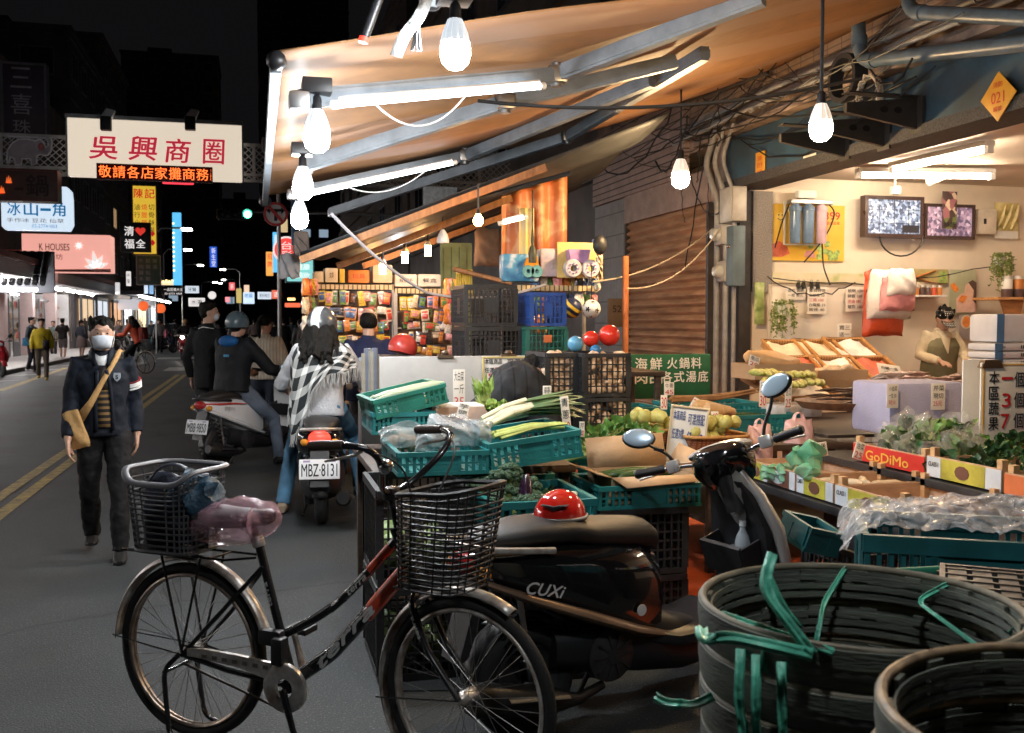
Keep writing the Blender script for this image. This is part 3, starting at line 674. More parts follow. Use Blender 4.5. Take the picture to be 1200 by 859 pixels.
for i in range(26):
 y0=rnd(5,10);cable((rnd(4.3,4.9),y0,rnd(3.3,4.4)),(rnd(4.3,4.9),y0+rnd(1,4),rnd(3.2,4.3)),rnd(.05,.4),rnd(.004,.010),jit=.02)
for i in range(5):
 y0=rnd(9.9,11.0);cable((4.85,y0,rnd(3.2,3.9)),(4.85,y0+rnd(-.8,.8),rnd(2.2,3.2)),rnd(-.1,.2),rnd(.004,.008),jit=.012)
cable(gx(706,142,4.2),gx(900,85,4.2),.05,.016,label='thick black cable running past the front of the hanging bulbs',group=None)
cable(gy(560,118,6.2),gy(1010,92,5.4),.1,.012,label='long black cable crossing in front of the upper wall',group=None)
cable(gy(695,330,8.8),gx(835,268,4.9),.12,.008,M('pale_rope',(.5,.42,.32),.7),'upper pale cord stretched from the toy stall to the meters',None)
cable(gy(735,338,8.6),gx(850,258,4.9),.2,.007,MATS['pale_rope'],'lower pale cord stretched from the toy stall to the meters',None)
cable(gy(388,250,8.2),gy(500,343,8.6),.05,.014,M('grey_cable',(.3,.3,.33),.5),'thick grey cable slanting down from the awning corner to the rack',None)
cable(gy(500,343,8.6),gy(640,333,8.6),.08,.012,MATS['grey_cable'],'thick grey cable sagging from the rack to the black crates',None)

# ------------------------------------------------------------------ awnings
def aw_mat(name,c1,c2,f,off=0):
 return bands(name,c1,c2,1,f,.55,rough=.65)
aw1=aw_mat('striped_awning_cloth',(.30,.15,.062),(.33,.19,.115),.95)
aw2=aw_mat('yellow_awning_cloth',(.36,.20,.055),(.29,.14,.06),.8)
AZ=lambda x:2.72+.265*(x-.1)
def awning(name,label,x0,x1,y0,y1,zf,mat,arms,railm=M('awning_arm_metal',(.24,.27,.30),.5,.5,var=.2)):
 root=thing(name,label,'awning',(x0,(y0+y1)/2,0));oy_=(y0+y1)/2
 def cloth(u,v):
  x=x0+(x1-x0)*u;y=y0+(y1-y0)*v
  return(x-x0,y-oy_,zf(x)+.05+.035*math.sin(u*9+v*5)*math.sin(math.pi*u)-.10*math.sin(math.pi*u)*(1-.3*math.sin(7*v)))
 b=MB();b.grid(cloth,30,24);o=b.build('cloth',mat,root,80);md=o.modifiers.new('thick','SOLIDIFY');md.thickness=.006
 b=MB();b.tube([(0,y0-oy_,zf(x0)),(0,y1-oy_,zf(x0))],.028,12);b.bb((-.025,y0-oy_,zf(x0)-.05),(.02,y1-oy_,zf(x0)-.0));b.build('front_rail',railm,root)
 b=MB();b.ball((0,y0-oy_-.02,zf(x0)),.045);b.ball((0,y1-oy_+.02,zf(x0)),.06);b.build('end_cap',black_plastic,root)
 for pts in arms:
  b=MB();q=[Vector((p.x-x0,p.y-oy_,p.z))for p in pts]
  for i in range(len(q)-1):
   d=(q[i+1]-q[i]);n_=d.normalized();sx=n_.cross(Vector((0,0,1))).normalized();up=sx.cross(n_)
   a=q[i]+n_*.05;c=q[i+1]-n_*.05
   for o_,ww,hh in((0,.038,.03),(.034,.03,.012),(-.034,.03,.012)):
    b.loft([[e+sx*(sx_*ww)+up*(o_+uz*hh)for sx_,uz in((-1,-1),(1,-1),(1,1),(-1,1))]for e in(a,c)])
  b.build('arm',railm,root)
  b=MB()
  for e in q[1:-1]:b.rbox((e.x,e.y,e.z),(.12,.12,.10),.02);b.tube([(e.x,e.y,e.z-.07),(e.x,e.y,e.z+.07)],.035,10)
  b.build('elbow',steel,root);MB().rbox((q[0].x+.05,q[0].y,q[0].z),(.1,.09,.09),.02).build('bracket',steel,root)
 return root
def on_aw(px,py,off=-.12):
 r=ray(px,py);  # meet the plane z = 2.72+.265(x-.1)+off
 t=(2.72-.0265+off-H)/(r.z-.265*r.x);return r*t+Vector((0,0,H))
A1=[[on_aw(338,118),on_aw(652,88),on_aw(905,-8)],[on_aw(350,196),on_aw(592,120),on_aw(800,70)],[on_aw(336,228),on_aw(545,183),on_aw(770,92)],[on_aw(384,250),on_aw(665,160),on_aw(830,60)]]
awning('awning','orange striped cloth awning on folding arms hung with bulbs',.1,4.95,4.55,9.75,AZ,aw1,A1)
AZ2=lambda x:2.98+.27*(x-.75)
awning('awning','nearest yellow awning reaching over the camera at the top edge',.75,4.95,1.6,4.3,AZ2,aw2,[[Vector((.8,3.75,AZ2(.8)-.1)),Vector((2.6,3.9,AZ2(2.6)-.1)),Vector((4.9,2.6,AZ2(4.9)-.1))]])
# LED tubes clipped under the awning arms
tube_cool=E('tube_cool',(.88,.95,1),11)
def tube_lamp(label,p,q,mat,r=.018):
 t=thing('tube_lamp',label,'tube lamp',(p+q)/2);c=(p+q)/2;d=(q-p).normalized()
 MB().tube([p-c,q-c],r,10).build('tube',mat,t)
 b=MB();b.tube([p-c-d*.04,p-c],r*1.2,10);b.tube([q-c,q-c+d*.04],r*1.2,10);b.tube([p-c+Vector((0,0,r*1.5)),q-c+Vector((0,0,r*1.5))],r*.55,8);b.build('end_cap',white_paint,t)
tube_lamp('cool white tube lamp clipped under the nearer awning arm',on_aw(398,122,-.2),on_aw(632,101,-.2),tube_cool)
tube_lamp('cool white tube lamp clipped under the farther awning arm',on_aw(368,226,-.2),on_aw(530,191,-.2),tube_cool)
p=gy(602,256,8.6);tube_lamp('very short tube lamp in front of the orange banner',gy(589,261,8.6),gy(613,255,8.6),E('tube_short',(1,.95,.85),9))
cable(on_aw(440,122,-.2),on_aw(545,113,-.2),.13,.005,white_paint,'white lamp lead looping below the nearer tube lamp',None)
cable(on_aw(410,220,-.2),on_aw(500,199,-.2),.10,.005,white_paint,'white lamp lead looping below the farther tube lamp',None)

# ------------------------------------------------------------------ bulbs
bulb_white=E('bulb_cool_white',(.93,.97,1),520);bulb_warm=E('bulb_warm',(1,.66,.32),680);bulb_small=E('bulb_small_warm',(1,.52,.18),150);bulb_neutral=E('bulb_neutral',(1,.80,.58),430)
sink_m=M('bulb_sink_white',(.82,.82,.84),.35,var=.03)
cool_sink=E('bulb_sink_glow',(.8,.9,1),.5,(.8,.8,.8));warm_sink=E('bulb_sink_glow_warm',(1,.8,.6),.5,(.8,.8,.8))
def bulb(label,px,py,d,hw,m,sink,top=None,box=False,shape='led',group=None):
 """px,py: centre of the glowing globe; hw: its half width in photo pixels"""
 p=gd(px,py,d)if py is not None else px;r=hw/F*d;t=thing('light_bulb',label,'light bulb',p,group=group)
 if shape=='led':
  MB().lathe([(0,-r*1.05),(r*.5,-r*.95),(r*.85,-r*.6),(r,-.05*r),(r*.97,r*.45),(r*.93,r*.7)],20).build('globe',m,t)
  b=MB();prof=[(r*.93,r*.7),(r*.80,r*1.25),(r*.62,r*1.75),(r*.42,r*2.2),(r*.3,r*2.3)]
  b.lathe(prof,20)
  for k in range(12):
   a=2*math.pi*k/12;b.tube([(math.cos(a)*q*1.02,math.sin(a)*q*1.02,z)for q,z in prof[:4]],r*.05,4)
  b.build('heat_sink',sink,t);zt_=r*2.3
 elif shape=='globe':
  MB().lathe([(0,-r),(r*.55,-r*.86),(r*.9,-r*.42),(r,0),(r*.9,r*.5),(r*.6,r*1.0),(r*.4,r*1.3)],16).build('globe',m,t);zt_=r*1.3
 else:  # fluted saver bulb
  b=MB();b.tube([(0,0,-r*1.4),(0,0,r*1.0)],[r*.7,r*.8],12)
  b.build('globe',m,t);MB().lathe([(r*.85,r*1.0),(r*.9,r*1.4),(r*.4,r*2.1)],12).build('base',M('bulb_base_tan',(.55,.4,.28),.5),t);zt_=r*2.1
 MB().lathe([(0,zt_+r*1.0),(r*.22,zt_+r*.98),(r*.36,zt_+r*.8),(r*.40,zt_-.01),(0,zt_-.01)],12).build('socket',black_plastic,t)
 if box:MB().rbox((0,0,zt_+r*1.55),(r*2.2,r*2.4,r*1.1),r*.12).build('junction_box',black_plastic,t)
 if top:MB().tube([(0,0,zt_+r*.9),(0,0,top)],.008,6).build('cord',wire_m,t)
 return t
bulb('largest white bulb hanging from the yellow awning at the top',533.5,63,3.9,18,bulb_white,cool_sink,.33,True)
bulb('added white bulb out of view above the camera, lighting the foreground',Vector((.95,1.35,2.62)),None,3.9,18,E('bulb_cool_near',(.93,.97,1),380),cool_sink,.33,True)  # extra bulb added out of view to light the foreground
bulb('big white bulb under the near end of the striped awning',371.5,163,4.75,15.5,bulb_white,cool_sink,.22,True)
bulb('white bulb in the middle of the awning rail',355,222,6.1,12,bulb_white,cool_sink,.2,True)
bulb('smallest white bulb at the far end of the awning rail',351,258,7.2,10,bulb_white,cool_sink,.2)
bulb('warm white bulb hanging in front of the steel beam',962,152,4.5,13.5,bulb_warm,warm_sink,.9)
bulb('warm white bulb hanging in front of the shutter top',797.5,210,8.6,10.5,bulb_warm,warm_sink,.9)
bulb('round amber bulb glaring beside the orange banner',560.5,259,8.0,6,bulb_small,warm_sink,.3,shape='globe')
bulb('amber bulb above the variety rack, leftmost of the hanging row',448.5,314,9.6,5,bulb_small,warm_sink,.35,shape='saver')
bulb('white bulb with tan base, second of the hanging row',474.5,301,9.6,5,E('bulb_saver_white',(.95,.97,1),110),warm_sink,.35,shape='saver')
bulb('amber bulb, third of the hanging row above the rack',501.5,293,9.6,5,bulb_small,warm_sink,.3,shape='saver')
p=gd(519,279,9.2);t=thing('bell_lamp','small unlit bell shaped lamp beside the amber bulbs','lamp',p)
MB().lathe([(0,-.045),(.055,-.045),(.06,-.03),(.045,.03),(.025,.065),(.015,.08)],16).build('shade',sink_m,t);MB().tube([(0,0,.08),(0,0,.3)],.008).build('cord',wire_m,t)
# brighter shop tubes
tube_shop=E('tube_shop',(1,.78,.55),125)
def shop_tube(label,p,q):
 t=thing('ceiling_tube_light',label,'ceiling light',(p+q)/2);c=(p+q)/2;d=(q-p).normalized();s=d.cross(Vector((0,0,1)))
 b=MB();b.tube([p-c,q-c],.02,10);b.build('tube',tube_shop,t)
 b=MB();b.loft([[e+s*a+Vector((0,0,z))for a,z in((-.05,.03),(.05,.03),(.05,.075),(-.05,.075))]for e in(p-c-d*.05,q-c+d*.05)]);b.build('fixture',white_paint,t)
 b=MB();b.loft([[e+s*a+Vector((0,0,z))for a,z in((-.03,-.03),(.03,-.03),(.03,.029),(-.03,.029))]for e in(p-c-d*.06,p-c-d*.01)]);b.loft([[e+s*a+Vector((0,0,z))for a,z in((-.03,-.03),(.03,-.03),(.03,.029),(-.03,.029))]for e in(q-c+d*.01,q-c+d*.06)]);b.build('end_cap',white_paint,t)
shop_tube('ceiling tube light along the shop, seen end on behind the beam',gz(1050,199,3.03),gz(1155,176,3.03))
shop_tube('ceiling tube light across the back of the shop',gz(1010,206,3.03),gz(1158,207,3.03))
shop_tube('added ceiling tube light deep in the shop beyond the frame',Vector((7.6,4.2,3.03)),Vector((7.6,5.6,3.03)))  # extra tube added out of view for more light
# ------------------------------------------------------------------ things on the shop wall
YW=9.73
def noise_colors(name,stops,scale=9.,emit=0.,rough=.5,cells=False):
 if name in MATS:return MATS[name]
 m=bpy.data.materials.new(name);m.use_nodes=True;nt=m.node_tree;Ln=nt.links.new;b=nt.nodes['Principled BSDF']
 tc=nd(nt,'ShaderNodeTexCoord')
 t=nd(nt,'ShaderNodeTexVoronoi' if cells else 'ShaderNodeTexNoise');t.inputs['Scale'].default_value=scale
 Ln(tc.outputs['Object'],t.inputs['Vector'])
 cr=nd(nt,'ShaderNodeValToRGB');e=cr.color_ramp.elements
 while len(e)<len(stops):e.new(.5)
 for i,(p_,c)in enumerate(stops):e[i].position=p_;e[i].color=(*c,1)
 if cells:
  sp=nd(nt,'ShaderNodeSeparateColor');Ln(t.outputs['Color'],sp.inputs[0]);Ln(sp.outputs[0],cr.inputs[0]);cr.color_ramp.interpolation='CONSTANT'
 else:Ln(t.outputs['Fac'],cr.inputs[0])
 Ln(cr.outputs[0],b.inputs['Base Color']);b.inputs['Roughness'].default_value=rough
 if emit:Ln(cr.outputs[0],b.inputs['Emission Color']);b.inputs['Emission Strength'].default_value=emit
 MATS[name]=m;return m
poster_y=noise_colors('yellow_poster_print',[(.3,(.72,.42,.04)),(.7,(.80,.55,.08))],3)
leaf_print=M('printed_green',(.30,.42,.12),.5,var=.5,scale=20);carrot_print=M('printed_orange',(.75,.25,.05),.5,var=.3,scale=14)
pink_print=M('printed_pink',(.70,.32,.34),.5,var=.3,scale=14)
def poster_art(root,u,v,w,h):
 b=MB();b.prism([(u(900),v(300)),(u(904),v(287)),(u(912),v(282)),(u(922),v(289)),(u(925),v(297)),(u(915),v(301))],-.006,-.001);b.build('tomato_print',M('printed_red',(.62,.14,.08),.5,var=.3,scale=12),root)
 b=MB()
 for k in range(14):cx,cy=rnd(945,985),rnd(280,302);b.prism([(u(cx)+.035*math.cos(a)*rnd(.7,1.2),v(cy)+.035*math.sin(a))for a in[math.pi*2*j/10 for j in range(10)]],-.006-k*.0003,-.001)
 b.build('vegetable_print',leaf_print,root)
 MB().prism([(u(941),v(300)),(u(944),v(293)),(u(952),v(293)),(u(955),v(301))],-.012,-.011).build('onion_print',pink_print,root)
 b=MB();b.prism([(u(913.5)+.045*math.cos(a),v(254)+.045*math.sin(a))for a in[math.pi*2*j/16 for j in range(16)]],-.006,-.001);b.build('smile_emblem',M('printed_light_yellow',(.85,.65,.2)),root)
 b=MB();b.ball((u(911.5),-.008,v(252)),.008);b.ball((u(915.5),-.008,v(252)),.008);b.tube([(u(910),-.008,v(256)),(u(913.5),-.008,v(258)),(u(917),-.008,v(256))],.004);b.build('smile_print',ink,root)
sign('vegetable_poster','yellow vegetable poster behind the three filter canisters','poster',(899,239,990,305),YW,poster_y,[('399',(966,247,984,256),red_ink,.02),('健康蔬果',(968,258,984,262),red_ink,0)],.004,extra=poster_art)
# water filter
p=gy(946,258,9.6);t=thing('water_filter','three canister water filter with two blue housings and a pinkish one','water filter',p)
def can(x,m):b=MB();b.lathe([(0,-.22),(.05,-.22),(.058,-.2),(.06,.12),(.068,.125),(.068,.16),(.03,.2),(0,.2)],18,T(x,-.02,-.03));b.build('canister',m,t)
blue_can=M('blue_clear_housing',(.14,.22,.34),.2,var=.2);can(-.155,blue_can);can(.0,blue_can);can(.155,M('pinkish_housing',(.52,.36,.42),.3))
MB().rbox((.03,.0,.19),(.5,.1,.05),.01).build('bracket',steel,t);MB().rbox((-.02,.0,.27),(.22,.08,.09),.02).build('pump',white_paint,t)
b=MB();b.bb((-.24,.06,-.26),(-.225,.08,.2));b.bb((.2,.06,-.26),(.215,.08,.2));b.bb((-.224,.06,-.262),(.199,.08,-.25));b.build('frame',white_paint,t)
for pts in([(-.2,0,.2),(-.3,-.02,.0),(-.38,0,-.3)],[(.17,-.02,-.25),(.2,0,-.5),(.3,0,-.72)],[(.2,-.03,.2),(.32,-.04,.1),(.25,-.03,-.1),(.1,-.03,-.3),(-.05,-.03,-.45)]):
 MB().tube(bend(along(*pts),.08),.008,6).build('hose',wire_m,t)
# televisions
screen=noise_colors('camera_screen',[(.0,(.05,.07,.13)),(.3,(.12,.17,.28)),(.55,(.22,.29,.42)),(.8,(.34,.41,.52)),(.95,(.5,.56,.64))],38,.75,cells=True)
screen2=noise_colors('camera_screen_pink',[(.0,(.10,.07,.12)),(.35,(.22,.15,.22)),(.6,(.34,.24,.32)),(.85,(.48,.38,.44))],28,.7,cells=True)
frame_tv=M('tv_frame_brown_black',(.05,.03,.028),.3)
def tv_grid(root,u,v,w,h):
 b=MB()
 for k in(1,2,3):b.bb((-w/2+w*k/4-.002,-.004,.06),(-w/2+w*k/4+.002,-.001,h-.03))
 for k in(1,2):b.bb((-w/2+.03,-.0045,h*k/3),(w/2-.03,-.0012,h*k/3+.004))
 b.build('screen_divider',ink,root);MB().bb((w/2-w*.36,-.008,.05),(w/2-.05,-.005,h*.3)).build('screen_menu',M('screen_menu',(.03,.03,.04),.3),root)
def tvm(root,u,v,w,h):MB().bb((-.1,.09,.1),(.1,.14,h*.9)).build('wall_mount',steel,root)
def tv1(root,*a):tv_grid(root,*a);tvm(root,*a)
sign('television','black framed television showing a grid of bluish camera views','television',(1013,229.5,1082,277),9.55,screen,(),.07,frame_tv,fw=.035,extra=tv1)
sign('television','smaller television with pinkish camera views half hidden by a hanging card','television',(1083,239,1142,279),9.58,screen2,(),.07,frame_tv,fw=.03,extra=tvm)
veg_dark=noise_colors('dark_vegetable_print',[(.2,(.05,.03,.03)),(.45,(.25,.10,.12)),(.6,(.12,.16,.05)),(.8,(.5,.4,.3))],14,cells=True)
sign('hanging_card','narrow vegetable picture card hanging in front of the smaller television','card',(1104,224,1122,268),9.45,veg_dark,[('時蔬',(1106,260,1120,266),ink)],.006)
corn=noise_colors('corn_print',[(.3,(.16,.18,.05)),(.5,(.6,.5,.2)),(.7,(.75,.68,.4))],7)
def corn_art(root,u,v,w,h):
 b=MB()
 for k,(a,c)in enumerate(((1168,1178),(1175,1186),(1184,1193))):b.tube([(u(a),-.004-.004*k,v(268)),(u((a+c)/2),-.004-.004*k,v(254)),(u(c),-.004-.004*k,v(240))],[.02,.045,.012],8,flat=.08)
 b.build('corn_print',M('printed_corn',(.72,.62,.34),.5,var=.2,scale=30),root)
 MB().bb((-w/2+.01,-.005,-.09),(w/2-.01,.003,-.005)).build('caption',white_paper,root)
sign('corn_poster','corn picture poster high on the right of the shop wall','poster',(1165,237,1194,270),9.7,corn,(),.006,extra=corn_art)
p=gy(1154,260,9.68);t=thing('fuse_box','beige fuse box with a small switch right of the televisions','box',p);MB().rbox((0,0,0),(.24,.1,.28),.01).build('case',M('beige_metal',(.60,.53,.44),.5),t);MB().rbox((-.04,-.055,0),(.03,.012,.06),.003).build('switch',ink,t)
p=gy(1101,207,8.9);t=thing('security_camera','white bullet security camera under the shop ceiling','security camera',p)
MB().lathe([(0,-.13),(.045,-.13),(.05,-.12),(.05,.12),(.04,.13),(0,.13)],18,RX(70)@RY(25)).build('body',white_paint,t);MB().lathe([(0,.131),(.03,.131),(.035,.128)],14,RX(70)@RY(25)).build('lens',ink,t);MB().tube([(0,.02,.04),(0,.06,.2)],.014).build('bracket',white_paint,t)
p=gy(1049,223,9.3);t=thing('ceiling_sensor','small white sensor box hanging under the ceiling tube','sensor',p);MB().rbox((0,0,0),(.09,.08,.09),.012).build('case',white_paint,t);MB().tube([(0,0,.045),(0,0,.2)],.012).build('stem',white_paint,t)
# white notice board and its papers
sign('notice_board','white board propped low on the shop wall behind the trays','board',(902,334,1013,398),9.55,M('notice_white',(.76,.69,.60),.6,var=.05),(),.02,M('notice_rim',(.6,.52,.42),.6),fw=.008)
note=M('note_paper',(.80,.74,.66),.7,var=.04)
def notes(lab,box,lines,Y=9.5):
 x0,y0,x1,y1=box;n=len(lines);tx=[]
 for i,s in enumerate(lines):a=y0+2.5+(y1-y0-4)*i/n;tx.append((s,(x0+2,a,x1-2-(i%3),a+(y1-y0-4)/n*.68),red_ink if i%3==2 else ink,0.))
 r=sign('paper_note',lab,'note',box,Y,note,tx,.002)
 return r
notes('small torn paper note clipped at the left of the white notice board',(921,336,944,351),['香菜 20元','一把 30元'])
notes('long paper note with five lines clipped in the middle of the notice board',(946,336,969,368),['本日特價','高麗菜 50','三顆 100','白蘿蔔 25','兩條 40'])
notes('paper price list clipped beside the red bag on the notice board',(991,336,1013,365),['蛤蜊 120','鮮蝦 150','透抽 180','鱸魚 100'])
notes('curled paper note standing at the lower right of the notice board',(981,379,998,398),['買三','送一'],9.3)
clip_m=M('black_clip',(.02,.02,.02),.4)
for i,x in enumerate((936,942,951,958.5)):
 p=gy(x,334,9.49);b=MB();b.prism([(-.02,-.04),(.02,-.04),(.008,.03),(-.008,.03)],-.015,.03,T(p));b.lathe([(.012,-.003),(.016,0),(.012,.003)],10,T(p+Vector((0,0,.04)))@RX(90));b.thing('bulldog_clip',clip_m,'black clip on top of the notice board, %s from the left'%['first','second','third','fourth'][i],'clip','clips on the notice board')
# posters right of the bags
carrot_bg=M('poster_olive_bg',(.42,.36,.16),.5,var=.25,scale=5)
def carrots(root,u,v,w,h):
 b=MB();b.tube([(u(1052),-.003,v(330)),(u(1070),-.003,v(325)),(u(1096),-.003,v(316))],[.05,.06,.03],10,flat=.06);b.tube([(u(1062),-.006,v(321)),(u(1085),-.006,v(330)),(u(1098),-.006,v(331))],[.03,.06,.02],10,flat=.06);b.build('carrot_print',carrot_print,root)
 MB().prism([(u(1100),v(331)),(u(1101),v(318)),(u(1109),v(317)),(u(1110),v(331))],-.004,-.001).build('leaf_print',leaf_print,root)
sign('carrot_poster','wide orange carrot poster above the little jar shelf','poster',(1052,315,1111,331),9.7,carrot_bg,(),.005,extra=carrots)
def lady_print(root,u,v,w,h):
 def blob(nm,pts,m,y):MB().prism([(u(a),v(c))for a,c in pts],-y-.002,-y).build(nm,m,root)
 blob('blouse_print',[(1121,366),(1120,350),(1126,344),(1136,342),(1144,345),(1144,366)],M('printed_blush',(.76,.50,.42),.5,var=.2),.003)
 blob('face_print',[(1131,352),(1129,344),(1131,334),(1137,330),(1142,336),(1141,348)],M('printed_skin',(.74,.50,.40),.5),.006)
 blob('hair_print',[(1134,331),(1139,328),(1144,331),(1144,356),(1140,352),(1141,340)],M('printed_hair',(.10,.06,.05),.5),.009)
 blob('salmon_print',[(1113,334),(1117,331),(1123,339),(1120,343),(1114,338)],carrot_print,.006);blob('slice_print',[(1122,352),(1126,346),(1133,347),(1128,355)],carrot_print,.012)
sign('seafood_poster','pale green poster of a dark haired woman eating seafood','poster',(1112,316,1144,367),9.7,M('poster_sage',(.42,.44,.30),.5,var=.15,scale=4),(),.005,extra=lady_print)
def bowl_print(root,u,v,w,h):
 MB().prism([(u(1132)+.075*math.cos(a),v(377)+.08*math.sin(a))for a in[math.pi*2*j/20 for j in range(20)]],-.004,-.001).build('bowl_print',M('printed_cream',(.74,.62,.5)),root)
 MB().prism([(u(1132)+.06*math.cos(a)*rnd(.8,1),v(377)+.065*math.sin(a))for a in[math.pi*2*j/16 for j in range(16)]],-.006,-.0045).build('dish_print',carrot_print,root)
sign('bowl_poster','small poster of an orange dish in a round bowl beside the shop worker','poster',(1124,369,1141,398),9.7,M('poster_slate',(.30,.26,.26),.5),(),.005,extra=bowl_print)
notes('pale sheet of scribbled lines right of the bowl poster',(1145,370,1168,390),['進貨 12/3','大白菜 6','青江 10'],9.69)
sign('strip_poster','green leafy poster strip half hidden behind the dark post','poster',(884,331,896,380),9.69,noise_colors('leaf_strip_print',[(.3,(.12,.2,.05)),(.55,(.4,.5,.2)),(.75,(.7,.66,.5))],9),(),.005)
sign('strip_poster','faded vegetable frieze along the wall above the notice board','poster',(884,319,1012,331),9.71,noise_colors('faded_frieze_print',[(.35,(.70,.62,.48)),(.6,(.62,.56,.36)),(.75,(.42,.46,.2))],5),(),.003)
# shelf with jars
wood=M('light_wood',(.52,.33,.17),.6,var=.3,scale=3,stretch=(6,1,6));wood_o=M('orange_wood',(.50,.25,.10),.6,var=.3,scale=4,stretch=(1,8,8))
p=gy(1080,347,9.6);t=thing('wall_shelf','little wall shelf under the carrot poster','shelf',p);MB().rbox((0,0,0),(.52,.2,.02),.004).build('board',white_paint,t);MB().bb((-.26,.09,.01),(.26,.1,.16)).build('back',shop_cream,t)
jm=[M('jar_red',(.5,.08,.04),.3),M('jar_dark',(.10,.06,.06),.3),M('jar_amber',(.55,.2,.05),.3)];lidm=M('jar_lid_pale',(.7,.68,.66),.4)
for k in range(6):
 q=p+Vector((-.16+k*.075,-.02,.011));t2=thing('spice_jar','%s small spice jar from the left on the wall shelf'%['first','second','third','fourth','fifth','sixth'][k],'jar',q,group='spice jars on the wall shelf')
 MB().lathe([(0,0),(.028,0),(.03,.01),(.03,.07),(.024,.085),(0,.085)],12).build('jar',jm[(k*2+k//3)%3],t2);MB().lathe([(.026,.086),(.027,.11),(0,.112)],12).build('lid',lidm,t2)
p=gy(1184,350,9.35);t=thing('corner_shelf','wooden corner shelf on a triangular bracket at the right edge of the wall','shelf',p);MB().rbox((.1,.1,0),(.7,.4,.03),.005).build('board',wood_o,t);MB().prism([(-.05,-.02),(.25,-.02),(.18,-.3),(.1,-.42)],.08,.11).build('bracket',wood_o,t)
for k,(dx,m1)in enumerate(((-.05,white_paint),(.1,jm[2]),(.24,white_paint))):
 t2=thing('storage_jar',['white jar with dark base on the corner shelf','orange jar on the corner shelf','white jar at the far end of the corner shelf'][k],'jar',p+Vector((dx,0,.016)))
 MB().lathe([(0,0),(.055,0),(.06,.01),(.06,.09)],14).build('base',jm[1],t2);MB().lathe([(.06,.091),(.06,.19),(.05,.2)],14).build('jar',m1,t2);MB().lathe([(.052,.201),(.052,.235),(0,.236)],14).build('lid',lidm,t2)
# hanging ivy
leaf_v=M('ivy_leaf',(.20,.26,.07),.5,var=.4,scale=30)
def ivy(label,px,py,Y,w,l,n):
 p=gy(px,py,Y);t=thing('hanging_plant',label,'plant',p)
 MB().lathe([(.0,-.1),(.05,-.1),(.07,0),(.06,0),(.045,-.09)],16).build('pot',white_paint,t)
 b=MB();s=MB()
 for k in range(n):
  a=rnd(0,6.28);ln=l*rnd(.35,1);pts=[Vector((0,0,0)),Vector((w*.5*math.cos(a),-.05+.05*math.sin(a),.03))]
  for j in range(1,7):pts.append(Vector((w*.55*math.cos(a)+rnd(-.02,.02),-.06+.06*math.sin(a),-ln*j/6)))
  s.tube(pts,.003,4)
  for q in pts:
   for _ in range(4):
    c=q+Vector((rnd(-.025,.025),rnd(-.025,.025),rnd(-.03,.03)));d=Vector((rnd(-1,1),rnd(-1,.2),rnd(-1,.5))).normalized()*rnd(.014,.024);e=d.cross(Vector((rnd(-1,1),rnd(-1,1),1))).normalized()*.012
    b.add([c-d,c+e,c+d,c-e],[(0,1,2,3)])
 b.build('foliage',leaf_v,t,smooth=0);s.build('stem',leaf_v,t)
ivy('small ivy plant trailing over the notice board',915,358,9.42,.2,.34,16)
ivy('ivy plant hanging at the right end of the shop wall',1170,302,9.45,.22,.36,20)

# soft things -----------------------------------------------------
def pillow(b,w,h,t,seed=0,X=None,n=14,sag=.3,rough=.012):
 r=random.Random(seed);ph=[(r.uniform(2,9),r.uniform(0,6),r.uniform(2,9))for _ in range(5)]
 def f(u,v,s):
  k=max(0,math.sin(math.pi*u)*math.sin(math.pi*v))**.38
  wob=sum(math.sin(a*1.9*u+p_+c*1.7*v)for a,p_,c in ph)*rough*.6
  return((u-.5)*w*(1+sag*(.5-v)*.5)+wob*.3,s*t/2*k*(1+.4*(.5-v))+wob*k,v*h+wob*.4)
 b.grid(lambda u,v:f(u,v,-1),n,n,X);b.grid(lambda u,v:f(u,v,1),n,n,X);return b
def film(name,col,alpha=.45,rough=.18):return M(name,col,rough,var=.05,alpha=alpha,bump=.6,bscale=22,spec=.6)
bag_w=M('white_plastic_bag',(.80,.74,.72),.35,bump=.5,bscale=18,var=.06);bag_p=M('pink_plastic_bag',(.72,.30,.32),.35,bump=.5,bscale=18);bag_r=M('red_plastic_bag',(.62,.085,.03),.4,bump=.4,bscale=15)
def bag(label,box,Y,m,t=.2,seed=1,name='plastic_bag',cat='plastic bag',group=None,handles=False):
 x0,y0,x1,y1=box;a=gy(x0,y1,Y);c=gy(x1,y0,Y);w,h=c.x-a.x,c.z-a.z
 b=MB(T((a.x+c.x)/2,Y,a.z));pillow(b,w,h,t,seed)
 if handles:
  for s in(-1,1):b.tube([(s*w*.18,0,h*.94),(s*w*.12,0,h*1.1),(0,0,h*1.14)],[w*.12,w*.07,w*.05],8,flat=.5)
 return b.thing(name,m,label,cat,group)
bag('big red plastic sack hanging lowest in the cluster of bags',(1012,340,1057,394),9.2,bag_r,.25,3)
bag('thin red sheet bag hanging behind the white bags at the clips',(1012,318,1035,362),9.35,bag_r,.08,33)
bag('large white plastic bag bundle hanging in front of the red sack',(1017,316,1066,374),9.1,bag_w,.3,4)
bag('folded pink bags hanging in the middle of the white ones',(1032,325,1071,364),8.95,bag_p,.22,5)
bag('puffed white bag uppermost in the hanging cluster',(1040,315,1072,347),8.88,bag_w,.22,6)
cable(gy(905,325,9.5),gy(1160,312,9.5),.12,.006,wire_m,'thin cable draped along the shop wall above the bags',None,.02)
cable(gy(900,322,9.45),gy(1000,330,9.4),.18,.007,wire_m,'cable drooping under the yellow poster',None,.02)
b=MB();q=gy(1056,285,9.5);b.tube([q+Vector((.27*math.cos(a),0,-.22*abs(math.sin(a))+.08))for a in[math.pi*k/12 for k in range(13)]],.009);b.thing('cable',wire_m,'short black cable loop hanging under the larger television','cable')
